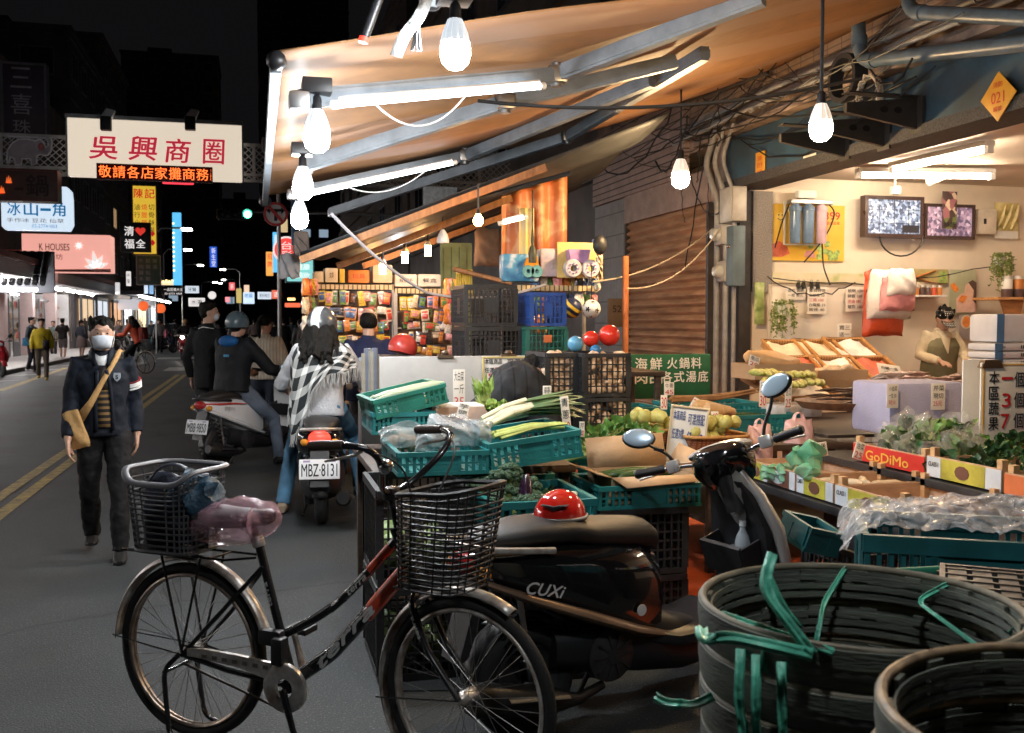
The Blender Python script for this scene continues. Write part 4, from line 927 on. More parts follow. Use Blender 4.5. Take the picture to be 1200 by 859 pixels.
# ------------------------------------------------------------------ counters in the shop
dark_wood=M('dark_counter_wood',(.07,.045,.03),.6,var=.4,scale=3,stretch=(1,8,8))
tray_rattan=bands('rattan',(.52,.28,.10),(.26,.12,.04),2,60,.6,grid=(0,34,.6),bump=.6,rough=.6)
def table(name,label,lo,hi,th=.04,m=None,legs=True,cat='table'):
 c=((lo[0]+hi[0])/2,(lo[1]+hi[1])/2,0);w,l,z=hi[0]-lo[0],hi[1]-lo[1],hi[2]
 t=thing(name,label,cat,c);MB().rbox((0,0,z-th/2),(w,l,th),.006).build('top',m or dark_wood,t)
 for sx in(-1,1):
  for sy in(-1,1):MB().rbox((sx*(w/2-.05),sy*(l/2-.05),(z-th)/2),(.05,.05,z-th),.005).build('leg',m or dark_wood,t)
 MB().bb((-w/2+.08,-l/2+.04,z*.35),(w/2-.08,l/2-.04,z*.35+.03)).build('shelf',m or dark_wood,t)
 return t
table('display_table','dark display table under the sloping trays',(4.9,7.5,0),(7.3,8.9,.95))
table('display_table','dark display table under the fish packs and notice sheet',(5.3,6.4,0),(7.6,7.42,.9))
table('work_table','table the shop worker leans on',(7.0,8.2,0),(9.2,9.0,.98),m=wood_o)
def basket_tray(label,px,py,Y,w,d,tilt,fill,h=.07,rot=0.,group='sloping rattan trays'):
 p=gy(px,py,Y);t=thing('rattan_tray',label,'tray',p,(R(tilt),0,R(rot)),group)
 b=MB();e=.022
 b.bb((-w/2,-d/2,0),(w/2,-d/2+e,h));b.bb((-w/2,d/2-e,0),(w/2,d/2,h));b.bb((-w/2,-d/2+e,0),(-w/2+e,d/2-e,h));b.bb((w/2-e,-d/2+e,0),(w/2,d/2-e,h));b.bb((-w/2+e,-d/2+e,.0),(w/2-e,d/2-e,.012));b.build('basket',tray_rattan,t)
 b=MB();b.tube([(-w/2,-d/2,h),(w/2,-d/2,h),(w/2,d/2,h),(-w/2,d/2,h)],.016,8,closed=True);b.build('rim',M('rattan_rim',(.50,.25,.08),.5,var=.3,scale=40),t)
 if fill:
  b=MB();r_=random.Random(int(px));b.grid(lambda u,v:((u-.5)*(w-.06),(v-.5)*(d-.06),h*.62+.02*math.sin(u*7+px)*math.sin(v*5)+r_.uniform(0,.012)),14,12);b.build('lining',fill,t)
 return t
lin_cream=M('cream_paper_lining',(.76,.64,.48),.6,bump=.4,bscale=12);lin_red=M('red_paper_lining',(.52,.11,.05),.6,bump=.4,bscale=12);lin_white=M('white_film_lining',(.78,.72,.68),.3,bump=.5,bscale=16)
TR=[('rear left',928,420,8.75,lin_cream),('rear middle',964,419,8.75,lin_cream),('rear right white',999,417,8.75,lin_white),('front left red lined',943,440,8.25,lin_red),('front middle pale',985,440,8.25,lin_white),('front right red lined',1026,440,8.25,lin_red)]
for nm,px,py,Y,fl in TR:basket_tray('%s rattan tray of the sloping row under the notice board'%nm,px,py,Y,.44,.50,27,fl)
card_m=M('cardboard',(.46,.30,.17),.75,var=.12,scale=2,bump=.15,bscale=30)
def open_box(name,label,lo,w,d,h,m,cat='box',rot=0.,flaps=None,t_=.006,group=None):
 t=thing(name,label,cat,lo,rot,group);b=MB()
 b.bb((-w/2,-d/2,0),(w/2,-d/2+t_,h));b.bb((-w/2,d/2-t_,0),(w/2,d/2,h));b.bb((-w/2,-d/2+t_,0),(-w/2+t_,d/2-t_,h));b.bb((w/2-t_,-d/2+t_,0),(w/2,d/2-t_,h));b.bb((-w/2+t_,-d/2+t_,0),(w/2-t_,d/2-t_,t_))
 b.build('body',m,t)
 for f in flaps or():MB().add(f,[(0,1,2,3)]).build('flap',m,t).modifiers.new('thick','SOLIDIFY').thickness=.005
 return t
p=gy(976,456,7.55);open_box('cardboard_box','plain cardboard box of pale roots in front of the sloping trays',(p.x,p.y,p.z),.48,.3,.17,card_m)
root_m=M('pale_root',(.62,.47,.32),.6,var=.2,scale=20,bump=.3)
b0=None
for k in range(9):
 b=MB();b.tube([(-.09,0,0),(-.03,.01,.012),(.04,0,.01),(.1,-.01,0)],[.015,.035,.036,.012],10)
 q=(p.x+rnd(-.15,.15),p.y+rnd(-.08,.08),p.z+.13+rnd(0,.04))
 if b0 is None:b0=b.build('lotus_root',root_m,None,origin=(0,0,0),label='pale root lying in the plain cardboard box',category='root',group='pale roots in the cardboard box');b0.location=q;b0.rotation_euler=(0,0,rnd(0,3))
 else:mesh_copy(b0,q,(0,0,rnd(0,3)))
# fish and meat packs
pack_m=M('clear_meat_pack',(.60,.42,.38),.15,var=.5,scale=14,bump=.5,bscale=20,coat=.6)
pack_w=M('white_film_pack',(.76,.68,.64),.18,var=.15,scale=10,bump=.5,bscale=20,coat=.5)
pk=[]
for k in range(22):
 a=gy(rnd(1035,1128),rnd(432,452),rnd(6.6,7.3));z=.91+max(0,(a.y-6.6)*.18)
 b=MB(RX(72));pillow(b,rnd(.22,.34),rnd(.16,.24),.05,k,sag=0,n=8)
 b.thing('wrapped_pack',pack_m if k%3 else pack_w,'film wrapped fish pack in the pale heap left of the price board','pack','wrapped packs heaped in the shop').location=(a.x,a.y,z+rnd(0,.06))
p=gy(1050,432,7.35);r_=sign('paper_note','white handwritten paper leaning on the front right red lined tray','note',(1031,424,1059,441),7.7,note,[('白鯧一盒',(1035,428,1055,432),ink),('120元',(1038,434,1052,438.5),ink)],.003)
r_.rotation_euler=(R(-35),R(8),0)
# stacked white and blue cartons at the right edge
def carton(lab,box,Y,kind):
 def ex(root,u,v,w,h):
  MB().bb((-w/2-.001,-.003,0),(-w/2+w*.18,.0,h)).build('blue_band',M('carton_blue',(.06,.17,.36),.5),root)
  b=MB()
  for k in range(9):b.bb((w*.12+k*.016,-.003,h*.3),(w*.12+k*.016+.007,-.001,h*.75))
  if kind:b.build('barcode',ink,root)
 sign('carton',lab,'carton',box,Y,M('carton_pale',(.62,.62,.66),.5,var=.08),[('鮮',(box[0]+6,box[1]+3,box[0]+12,box[3]-3),MATS.get('carton_blue')or M('carton_blue',(.06,.17,.36),.5))]if kind else[],.3,extra=ex)
carton('largest pale carton standing on top of the carton stack at right',(1168,368,1215,401),6.2,0)
carton('flat white and blue carton directly under the largest carton',(1166,402,1215,411),6.15,1)
carton('flat white and blue carton in the middle of the stack',(1166,411.5,1215,420),6.15,1)
carton('lowest flat carton of the stack behind the price board',(1166,420.5,1215,429),6.15,1)
# lavender foam box lid with hanging paper tags
sign('foam_box','lavender white foam box side facing the street with paper tags','foam box',(1042,447,1133,508),5.2,M('lavender_foam',(.44,.43,.60),.7,var=.06,bump=.3,bscale=90),(),.4)
notes('paper tag clipped at the left end of the lavender foam box',(1039,450,1053,478),['小白菜','一包 30','兩包 50'],5.16)
notes('paper tag hanging in the middle of the lavender foam box',(1091,449,1108,480),['芹菜','現切','25元'],5.16)
# ------------------------------------------------------------------ crates
teal=M('teal_crate_plastic',(.016,.165,.17),.42,var=.22,scale=5,bump=.1,bscale=70,dirt=(.012,.13,.135));dk_teal=M('dark_teal_crate_plastic',(.012,.09,.10),.42,var=.3,scale=5)
blk_cr=M('black_crate_plastic',(.022,.022,.024),.45,var=.4,scale=6,bump=.1);blue_cr=M('blue_crate_plastic',(.02,.07,.28),.42,var=.2);grn_cr=M('green_crate_plastic',(.02,.12,.09),.45,var=.3);dgreen_cr=M('deep_green_crate_plastic',(.015,.15,.11),.45,var=.3)
_CR={}
def crate_mesh(w,d,h,kind):
 b=MB();t=.012
 def wall(n,L_,X):
  def bar(x0,x1,z0,z1,tt):b.bb((x0,-tt/2,z0),(x1,tt/2,z1),X)
  hl=L_/2
  if kind=='teal':
   bar(-hl,hl,h*.80,h,t+.012);bar(-hl,hl,0,h*.16,t+.002);bar(-hl+.004,hl-.004,h*.45,h*.53,t-.004)
   bar(-L_*.17,L_*.17,h*.161,h*.80,t-.006)
   k=max(4,int(L_*.33/.034))
   for s in(-1,1):
    for i in range(k+1):
     x=s*(L_*.17+(L_*.33-.012)*i/k);bar(x-.007,x+.007,h*.161,h*.799,t)
  else:
   bar(-hl,hl,h*.91,h,t+.012);bar(-hl,hl,0,h*.08,t+.002)
   r_=max(3,int(h/.05));k=max(5,int(L_/.038))
   for i in range(1,r_):z=h*.08+h*.83*i/r_;bar(-hl+.004,hl-.004,z-.004,z+.004,t-.005)
   for i in range(k+1):x=-hl+.01+(L_-.02)*i/k;e=.018 if i in(0,k)else.0045;bar(x-e,x+e,h*.081,h*.909,t)
   if kind=='label':bar(-L_*.12,L_*.12,h*.3,h*.7,t-.002)
 wall(0,w,T(0,-d/2+t/2,0));wall(0,w,T(0,d/2-t/2,0))
 wall(0,d-2*t-.002,T(-w/2+t/2,0,.0005)@RZ(90));wall(0,d-2*t-.002,T(w/2-t/2,0,.0005)@RZ(90))
 n=8
 for i in range(n):x=-w/2+t+(w-2*t)*(i+.5)/n;b.bb((x-w/n*.36,-d/2+t,.004),(x+w/n*.36,d/2-t,.014))
 for i in range(6):y=-d/2+t+(d-2*t)*(i+.5)/6;b.bb((-w/2+t,y-.006,.001),(w/2-t,y+.006,.012))
 return b
def crate(label,lo,w,d,h,mat=None,kind='teal',rot=0.,group=None,name='crate',cat='crate'):
 key=(round(w,3),round(d,3),round(h,3),kind,(mat or teal).name)
 r_=rot if not isinstance(rot,(int,float))else(0,0,R(rot))
 if key in _CR:return mesh_copy(_CR[key],lo,r_,label,group)
 o=crate_mesh(w,d,h,kind).build(name,mat or teal,None,smooth=20,origin=(0,0,0),label=label,category=cat,group=group)
 o.location=lo;o.rotation_euler=r_;_CR[key]=o;return o
def crate_px(label,pl,pr_,zt,d,h,mat=None,kind='teal',rot=0.,group=None):
 """front top left pixel, right end pixel column, height of the rim"""
 a=gz(pl[0],pl[1],zt);c=gy(pr_,pl[1],a.y);w=c.x-a.x
 crate(label,((a.x+c.x)/2,a.y+d/2,zt-h),w,d,h,mat,kind,rot,group);return(a.x,c.x,a.y,zt,h,d)
G1='teal crates of the vegetable stall'
T1=crate_px('teal crate of bagged potatoes nearest the black handlebars',(466,531),574,.98,.62,.11,group=G1)
a=gz(574,522,1.0);crate('teal crate tilted up on its right holding leeks and pale celery',(a.x+.235,a.y+.3,.905),.46,.6,.13,rot=(0,R(-7),0),group=G1)
T2=(a.x,a.x+.46,a.y,.99,.13,.6)
T3=crate_px('teal crate under the tilted crate of white radishes',(436,484),510,1.08,.55,.12,group=G1)
crate('darker green crate of white radishes tilted on top of another',(T3[0]+.21,T3[2]+.25,1.085),.42,.5,.11,dgreen_cr,rot=(0,R(-12),R(4)),group=G1)
TA=crate_px('teal crate of broccoli and eggplant right behind the red helmet',(576,590),700,.80,.56,.16,group=G1)
TB=crate_px('empty looking teal crate behind the broccoli crate',(527,560),650,.80,.30,.14,group=G1)
TD=crate_px('teal crate with the open cardboard box inside',(701,571),822,.78,.42,.115,group=G1)
TC=crate_px('teal crate with a bundle of green stalks behind the cardboard box',(674,555),800,.78,.55,.115,group=G1)
TE=crate_px('teal crate of green beans behind the right mirror',(815,488),937,.95,.42,.13,group=G1)
TF=crate_px('teal crate under the long brown burdock roots',(790,474),893,.99,.40,.12,group=G1)
TG=crate_px('small teal crate with a beige tray in front of the green board',(736,478),776,.98,.4,.13,group=G1)
GB='black crates stacked under the vegetables'
def stack(x0,x1,y0,d,top,labs,k=2):
 h=top/k
 for i in range(k):crate(labs[i],((x0+x1)/2,y0+d/2,h*i+.002*i),x1-x0,d,h-.004,blk_cr,'lattice',group=GB)
K1=gz(442,575,.85)
stack(K1.x,K1.x+.40,K1.y,.56,.85,['lower black crate of greens beside the bicycle basket','upper black crate of greens beside the bicycle basket'])
stack(TD[0]+.01,TD[0]+.47,TD[2]+.005,.42,TD[3]-TD[4],['lower black crate under the cardboard box crate','upper black crate under the cardboard box crate'])
stack(TC[0]+.01,TC[1],TC[2]+.005,.5,TC[3]-TC[4],['lower black crate under the crate of stalks','upper black crate under the crate of stalks'])
stack(TA[0],TA[1],TA[2],.55,TA[3]-TA[4],['lower black crate under the broccoli crate','upper black crate under the broccoli crate'])
stack(TB[0]-.03,TB[0]+.42,5.0,.5,.655,['lower black crate behind the broccoli crate','upper black crate behind the broccoli crate'])
table('stall_table','low dark stall table under the bagged potatoes and leeks',(.56,4.95,0),(1.62,6.1,.83));
table('stall_table','dark stall table under the fruit baskets and onion crates',(1.75,5.75,0),(2.6,7.0,.82))
table('stall_table','dark stall table under the bean crate by the shop',(2.7,5.65,0),(4.3,7.2,.80))
# tall black lattice crates of onions
onion_m=M('pale_onion',(.60,.42,.28),.45,var=.25,scale=14)
xa=gy(684,420,6.0).x;xb=gy(738,420,6.0).x;zb_=gy(700,517,6.0).z;hh=(gy(700,414,6.0).z-zb_)/2
for k in range(2):crate(['lower black lattice crate of pale onions beside the green board','upper black lattice crate of pale onions carrying toy balls'][k],((xa+xb)/2-.0,6.3,zb_+hh*k+.003*k),xb-xa,.62,hh-.004,blk_cr,'lattice',group='black lattice crates of onions')
xc=gy(640,420,6.1).x
for k in range(2):crate(['lower black lattice crate of onions left of the corner','upper black lattice crate of onions left of the corner'][k],((xc+xa)/2,6.36,zb_+hh*k+.003*k),xa-xc-.01,.5,hh-.004,blk_cr,'lattice',group='black lattice crates of onions')
def scatter(proto_fn,label,n,spots,group,rot=True,s=(1,1)):
 first=None
 for k in range(n):
  p,e=spots(k)
  if first is None:first=proto_fn(label,group);first.location=p;first.rotation_euler=e
  else:mesh_copy(first,p,e,scale=rnd(*s))
 return first
def single(name,cat,fn,mat):
 def f(label,group):b=MB();fn(b);return b.build(name,mat,None,origin=(0,0,0),label=label,category=cat,group=group)
 return f
def R3():return(rnd(0,6.3),rnd(0,6.3),rnd(0,6.3))
onion=single('onion','onion',lambda b:b.lathe([(0,-.036),(.02,-.034),(.038,-.012),(.038,.01),(.022,.032),(.006,.044),(0,.046)],12),onion_m)
for(x0,x1,y0,y1,k,lab)in((xa+.03,xb-.03,6.03,6.55,0,'pale onion inside the lower right lattice crate'),(xa+.03,xb-.03,6.03,6.55,1,'pale onion inside the upper right lattice crate'),(xc+.03,xa-.04,6.16,6.55,0,'pale onion inside the lower left lattice crate'),(xc+.03,xa-.04,6.16,6.55,1,'pale onion inside the upper left lattice crate')):
 def sp(i):
  return(Vector((rnd(x0,x1),y0+.0+(i%4>2)*rnd(0,.4),zb_+hh*k+.055+(i//6)%5*.05)),R3())
 scatter(onion,lab,34,sp,'pale onions in the lattice crates')
# toy balls on the crate
def toyball(label,px,py,r_px,m,Y=6.25,name='toy_ball'):
 p=gy(px,py,Y);r=r_px/F*Y;b=MB(T(p));b.ball((0,0,0),r,24);return b.thing(name,m,label,'ball')
gl_red=M('glossy_red_ball',(.62,.035,.02),.2,coat=.3,var=.05);gl_blue=M('glossy_blue_ball',(.10,.30,.48),.2,coat=.3,var=.15,scale=12)
toyball('largest glossy red ball on the onion crates',714,393,13.3,gl_red);toyball('smaller red ball between the blue ball and the big red one',692.5,397,10,gl_red)
toyball('pale blue ball at the left end of the ball row',674.5,403,10,gl_blue,6.2);toyball('small deep blue ball below the red ones',698,410.5,7,M('deep_blue_ball',(.03,.16,.34),.25),6.1)
# football made of patches
def football(label,px,py,rp,Y,m1,m2,seed):
 p=gy(px,py,Y);r=rp/F*Y;t=thing('football',label,'ball',p);MB().ball((0,0,0),r,24).build('body',m1,t)
 b=MB();g=(1+5**.5)/2;vs=[Vector(v).normalized()for s in(-1,1)for q in(-1,1)for v in((0,s,q*g),(s,q*g,0),(q*g,0,s))]
 e=Euler((seed,seed*2,seed*3)).to_matrix()
 for v in vs:
  d=e@v;x,y=frame_from(d);b.loft([[(d*.935+x*math.cos(a)*.30+y*math.sin(a)*.30).normalized()*r*1.004 for a in[2*math.pi*k/5 for k in range(5)]],[d*r*1.01+x*.001*math.cos(a)+y*.001*math.sin(a)for a in[2*math.pi*k/5 for k in range(5)]]],True,False)
 b.build('patch',m2,t);MB().tube([(0,0,r),(0,0,r+.3)],.004).build('net_cord',wire_m,t)
football('white football with black patches hanging in the toy stall',693,362,11.5,8.6,white_paint,ink,.7)
p=gy(670,361,8.7);t=thing('volleyball','dark blue and yellow volleyball beside the football','ball',p);r=12.5/F*8.7
MB().ball((0,0,0),r,24).build('body',M('navy_ball',(.02,.03,.08),.35),t)
b=MB()
for k in(-.5,.15):b.lathe([(math.cos(a)*r*1.012,math.sin(a)*r*1.012)for a in[k,k+.1,k+.2,k+.3]],24,RY(35)@RX(25))
b.build('yellow_band',M('ball_yellow',(.6,.42,.03),.4),t);MB().tube([(0,0,r),(0,0,r+.3)],.004).build('net_cord',wire_m,t)
# crates of the toy stall
def crate_front(label,box,Y,d,mat,kind='lattice'):
 a=gy(box[0],box[3],Y);c=gy(box[2],box[1],Y);crate(label,((a.x+c.x)/2,Y+d/2,a.z),c.x-a.x,d,c.z-a.z,mat,kind)
crate_front('upper black crate of the pair left of the blue crate',(545,334,606,382),7.9,.55,blk_cr,'label')
crate_front('lower black crate of the pair standing over the white board',(546,383,611,436),7.9,.55,blk_cr,'label')
crate_front('blue crate on the green crate in the toy stall',(622,343,663,382),7.8,.45,blue_cr,'label')
crate_front('grey green crate under the blue crate',(617,383,665,418),7.75,.5,grn_cr)
p=gy(642,397,7.74);b=MB(T(p));b.rbox((0,0,0),(.07,.006,.06),.004);b.thing('crate_tag',M('orange_tag',(.62,.16,.05)),'orange tag on the grey green crate','tag')
table('toy_stall_table','dark table carrying the black and blue crates behind the white board',(1.9,7.7,0),(3.3,8.4,gy(580,436,7.9).z-.003))

# ------------------------------------------------------------------ vegetables
g_leaf=M('fresh_green_leaf',(.10,.22,.045),.45,var=.5,scale=18,bump=.2);g_dark=M('dark_green_leaf',(.03,.085,.03),.4,var=.5,scale=18,bump=.2)
g_pale=M('pale_green_stalk',(.38,.46,.14),.45,var=.25,scale=16);g_white=M('leek_white',(.62,.64,.50),.4,var=.12,stretch=(8,1,1));g_leek=M('leek_green',(.09,.17,.08),.42,var=.4,stretch=(1,10,1))
gl_pale=M('lettuce_leaf',(.26,.40,.08),.5,var=.4,scale=14,bump=.2)
def veg_axis(p,q,h0,h1):
 return p,q
# leeks
L0=gd(566,501,4.95);L1=gd(672,476,5.35)
for k in range(13):
 a=L0+Vector((rnd(-.02,.05),rnd(-.05,.10),.0+.012*(k//4)+rnd(0,.01)));e=L1+Vector((rnd(-.10,.06),rnd(-.06,.12),-.03+.05*(k/13)+rnd(-.03,.05)))
 t=thing('leek','thick leek of the fanned bundle with white stem lying across the tilted teal crate','leek',a,group='leeks in the tilted crate')
 m=a.lerp(e,.45)+Vector((0,0,.035));MB().tube([Vector(),(m-a)*.5+Vector((0,0,.012)),m-a],[.012,.015,.014],8).build('stem',g_white,t)
 b=MB()
 for j in range(5):
  q=e-a+Vector((rnd(-.05,.05),rnd(-.04,.04),rnd(-.05,.03)));b.tube([m-a-(m-a).normalized()*.02,(m-a).lerp(q,.5)+Vector((0,0,rnd(.0,.03))),q],[.016,.019,.004],6,flat=.35)
 b.build('leaf',g_leek,t)
# pale celery in front of the leeks
L0=gd(580,514,4.75);L1=gd(664,503,4.95)
for k in range(9):
 a=L0+Vector((rnd(-.01,.04),.03*(k%5),.01*(k//4)));e=L1+Vector((rnd(-.05,.02),.025*(k%5),rnd(0,.03)))
 b=MB();m=a.lerp(e,.5)+Vector((0,0,.015));b.tube([a,m,e],[.014,.017,.01],8,flat=.7);b.thing('celery_stalk',g_pale,'pale green celery stalk lying in front of the leeks','celery','celery stalks in the tilted crate')
# bags on T1
clear_bag=film('clear_poly_bag',(.62,.66,.68),.42);clear2=film('clear_grey_bag',(.50,.55,.58),.5)
def drape_bag(label,px,py,d,w,h,t,m,seed,rot=(0,0,0),group=None,name='plastic_bag',cat='plastic bag'):
 p=gd(px,py,d)if px is not None else py;b=MB();pillow(b,w,h,t,seed,n=16,rough=.016);o=b.build(name,m,None,origin=(0,0,0),label=label,category=cat,group=group);o.location=p;o.rotation_euler=[R(a)for a in rot];return o
drape_bag('clear plastic bag puffed up in the middle of the potato crate',530,521,4.8,.22,.15,.2,clear_bag,21,(-25,0,10));drape_bag('grey clear bag at the right of the potato crate',556,521,4.85,.16,.12,.2,clear2,22,(-20,8,0));drape_bag('flat clear bag lying at the left of the potato crate',478,516,4.95,.26,.1,.12,clear_bag,23,(-60,0,20));drape_bag('clear bag slumped over the front of the potato crate',508,524,4.75,.16,.1,.16,clear2,24,(-35,-6,0))
potato_m=M('potato_skin',(.34,.22,.13),.6,var=.3,scale=25,bump=.2)
potato=single('potato','potato',lambda b:b.ball((0,0,0),(.042,.032,.03),12),potato_m)
scatter(potato,'brown potato lying behind the clear bags in the teal crate',12,lambda k:(Vector((T1[0]+.05+.026*k,5.05+rnd(-.06,.06),.955+rnd(0,.03))),R3()),'potatoes in the teal crate',s=(.85,1.15))
# white radishes in the tilted crate
daikon=single('white_radish','radish',lambda b:b.tube([(-.19,0,0),(-.1,0,.004),(.08,0,.0),(.17,0,0),(.2,0,0)],[.004,.015,.020,.017,.006],10),M('radish_white',(.40,.46,.30),.45,var=.2,stretch=(.4,6,6)))
scatter(daikon,'white radish lying in the green tilted crate',7,lambda k:(Vector((T3[0]+.22,T3[2]+.06+.06*k,1.165+rnd(0,.03))),(0,R(-12),rnd(-.15,.15))),'white radishes in the tilted crate')
# leafy bunches
def bunch(label,p,size,n,leaf_m,stalk_m,group=None,spread=1.,lie=None,name='leafy_bunch',cat='vegetable',leaf=(.05,.035),seed=None):
 t=thing(name,label,cat,p,group=group);b=MB();s=MB();r_=random.Random(seed if seed is not None else label)
 for k in range(n):
  a=r_.uniform(0,6.28);el=r_.uniform(.25,1.3);d=Vector((math.cos(a)*math.cos(el)*spread,math.sin(a)*math.cos(el)*spread,math.sin(el)))
  if lie is not None:d=(d*.42+Vector(lie)).normalized()
  l=size*r_.uniform(.55,1);tip=d*l;base=Vector((r_.uniform(-.2,.2)*size,r_.uniform(-.2,.2)*size,0))
  s.tube([base,base+tip*.6],[.006,.004],5)
  c=base+tip*.62;x,y=frame_from(d);x=(x*math.cos(a*3)+y*math.sin(a*3));nrm=d.cross(x)
  L_,w_=leaf[0]*r_.uniform(.7,1.3),leaf[1]*r_.uniform(.7,1.3);fold=nrm*w_*.35
  rows=[]
  for i,(u,ww)in enumerate(((0,.25),(.3,.95),(.6,1),(.85,.6),(1.05,.08))):
   bend_=nrm*(-.25*L_*u*u+r_.uniform(-.006,.006));q=c+d*L_*u*1.5+bend_
   rows.append([q-x*w_*ww+fold*ww,q,q+x*w_*ww+fold*ww])
  b.loft(rows,False,False)
 b.build('leaf',leaf_m,t,smooth=70);s.build('stalk',stalk_m,t);return t
q=gd(582,505,5.6)
bunch('bright green celery tops standing by the black jacket',gd(581,486,5.6),.11,40,gl_pale,g_pale,leaf=(.022,.016));bunch('pale scallion bunch leaning at the white board',gd(567,478,6.0),.16,30,gl_pale,g_pale,lie=(-.1,0,1),leaf=(.06,.01))
for k,(px,py,d)in enumerate(((700,513,5.7),(718,507,5.8),(735,503,5.9),(752,507,5.9),(690,521,5.6))):bunch('leafy green bunch, %s of the heap before the onion crates'%['second','third','fourth','last','first'][k],gd(px,py+8,d),.13,26,g_leaf,g_pale,'green bunches before the onion crates',leaf=(.035,.022))
for k in range(6):
 a=gz(652,542,.78)+Vector((.0,.04*k,.0));b=MB();b.tube([a,a+Vector((.18,.02,.03)),a+Vector((.40,.05,.045+.01*k))],[.01,.011,.005],7);b.thing('green_stalk',g_pale,'long pale green stalk lying across the crate behind the cardboard box','stalk','green stalks in the teal crate')
# broccoli crate
broc_m=M('broccoli_floret',(.045,.10,.055),.7,var=.5,scale=70,bump=1.,bscale=90)
def broc(label,group):
 t=thing('broccoli',label,'broccoli',(0,0,0),group=group);r_=random.Random(5);b=MB()
 for k in range(26):
  a=r_.uniform(0,6.28);rr=.05*math.sqrt(r_.random());b.ball((rr*math.cos(a),rr*math.sin(a),.06+.03*(1-(rr/.05)**2)+r_.uniform(-.004,.004)),r_.uniform(.012,.020),8)
 b.build('floret',broc_m,t);s=MB();s.tube([(0,0,-.03),(0,0,.03),(0,0,.06)],[.016,.018,.035],9);s.build('stem',g_pale,t);return t
b0=broc('dark green broccoli head in the teal crate behind the red helmet','broccoli heads in the teal crate');zA=TA[3]-TA[4]
spots_=[(TA[0]+.06+.085*i+rnd(-.02,.02),TA[2]+.1+.1*j,zA+.05+.022*j+rnd(0,.03))for i in range(3)for j in range(4)]+[(TA[0]+.09,TA[2]+.22,zA+.17),(TA[0]+.15,TA[2]+.3,zA+.19)]
for k,s_ in enumerate(spots_):
 if k==0:b0.location=s_
 else:dup(b0,s_,(rnd(-.5,.5),rnd(-.5,.5),rnd(0,6)))
egg=MB();egg.lathe([(0,-.1),(.03,-.085),(.038,-.04),(.028,.04),(.014,.08),(0,.085)],14);o=egg.build('eggplant',M('eggplant_skin',(.018,.006,.02),.2,coat=.4),None,origin=(0,0,0),label='dark glossy eggplant standing up among the broccoli',category='eggplant');o.location=(TA[0]+.20,TA[2]+.18,zA+.17);o.rotation_euler=(R(-20),R(10),0)
cauli=single('cauliflower','cauliflower',lambda b:[b.ball((.03*math.cos(i*2.4)*math.sqrt(i/14),.03*math.sin(i*2.4)*math.sqrt(i/14)*1.3,.02-.012*i/14),.017,8)for i in range(15)],M('cauliflower_white',(.50,.52,.40),.7,var=.2,scale=60,bump=.6,bscale=80))
scatter(cauli,'pale green cauliflower piece at the right of the broccoli crate',6,lambda k:(Vector((TA[0]+.25+.035*k,TA[2]+.12+.05*(k%3),zA+.11+.01*(k%2))),(rnd(-.4,.4),rnd(-.4,.4),rnd(0,6))),'cauliflower pieces in the broccoli crate')
for k in range(4):bunch('low leafy bunch filling the %s of the broccoli crate'%['back left','back right','front right','middle'][k],(TA[0]+[.1,.36,.38,.3][k],TA[2]+[.42,.42,.15,.3][k],zA+.05),.1,24,g_dark,g_pale,leaf=(.03,.02))
for k in range(3):bunch('cabbage leaf bunch peeking from the crate behind the broccoli, %s'%['left','middle','right'][k],(TB[0]+.08+.13*k,TB[2]+.12,.72),.08,16,gl_pale,g_pale,leaf=(.04,.03))
# greens inside the black crate by the bicycle
cab_m=M('cabbage_leaf',(.26,.36,.13),.5,var=.3,scale=12,bump=.4,bscale=20)
cab=single('cabbage','cabbage',lambda b:b.ball((0,0,0),(.085,.085,.07),14),cab_m)
for zz,lab in((.10,'pale cabbage showing through the lower black crate by the bicycle'),(.53,'pale cabbage showing through the upper black crate by the bicycle')):
 scatter(cab,lab,8,lambda k:(Vector((K1.x+.1+.19*(k%2),K1.y+.1+.12*(k//2),zz+rnd(0,.03))),R3()),'cabbages in the black crates')
# cardboard box in crate TD, with cucumbers
w_=TD[1]-TD[0]-.10;zt=TD[3]-TD[4]+.02;cx_=(TD[0]+TD[1])/2
hb=.13;dd=.36
open_box('cardboard_box','open cardboard box with spread flaps holding cucumbers',(cx_+.03,TD[2]+.21,zt),w_,dd,hb,card_m,
  flaps=[[(-w_/2,dd/2,hb),(w_/2,dd/2,hb),(w_/2-.01,dd/2+.04,hb+.17),(-w_/2,dd/2+.05,hb+.15)],[(-w_/2,-dd/2,hb),(w_/2,-dd/2,hb),(w_/2+.02,-dd/2-.07,hb-.02),(-w_/2+.05,-dd/2-.08,hb-.04)],[(-w_/2,-dd/2,hb),(-w_/2,dd/2,hb),(-w_/2-.12,dd/2-.05,hb+.03),(-w_/2-.07,-dd/2,hb+.02)],[(w_/2,-dd/2,hb),(w_/2,dd/2,hb),(w_/2+.06,dd/2-.03,hb+.12),(w_/2+.07,-dd/2+.1,hb+.10)]])
cuke=single('cucumber','cucumber',lambda b:b.tube([(-.15,0,0),(-.13,0,.003),(-.05,0,.008),(.06,0,.006),(.13,0,0),(.15,0,-.003)],[.006,.018,.023,.022,.016,.005],10),M('cucumber_skin',(.035,.085,.02),.35,var=.5,scale=30,stretch=(.3,1,1),bump=.2))
scatter(cuke,'dark green cucumber lying in the open cardboard box',9,lambda k:(Vector((cx_+rnd(-.07,.09),TD[2]+.09+.045*(k%6),zt+.10+.03*(k//6))),(0,rnd(-.05,.05),rnd(-.25,.35))),'cucumbers in the cardboard box')
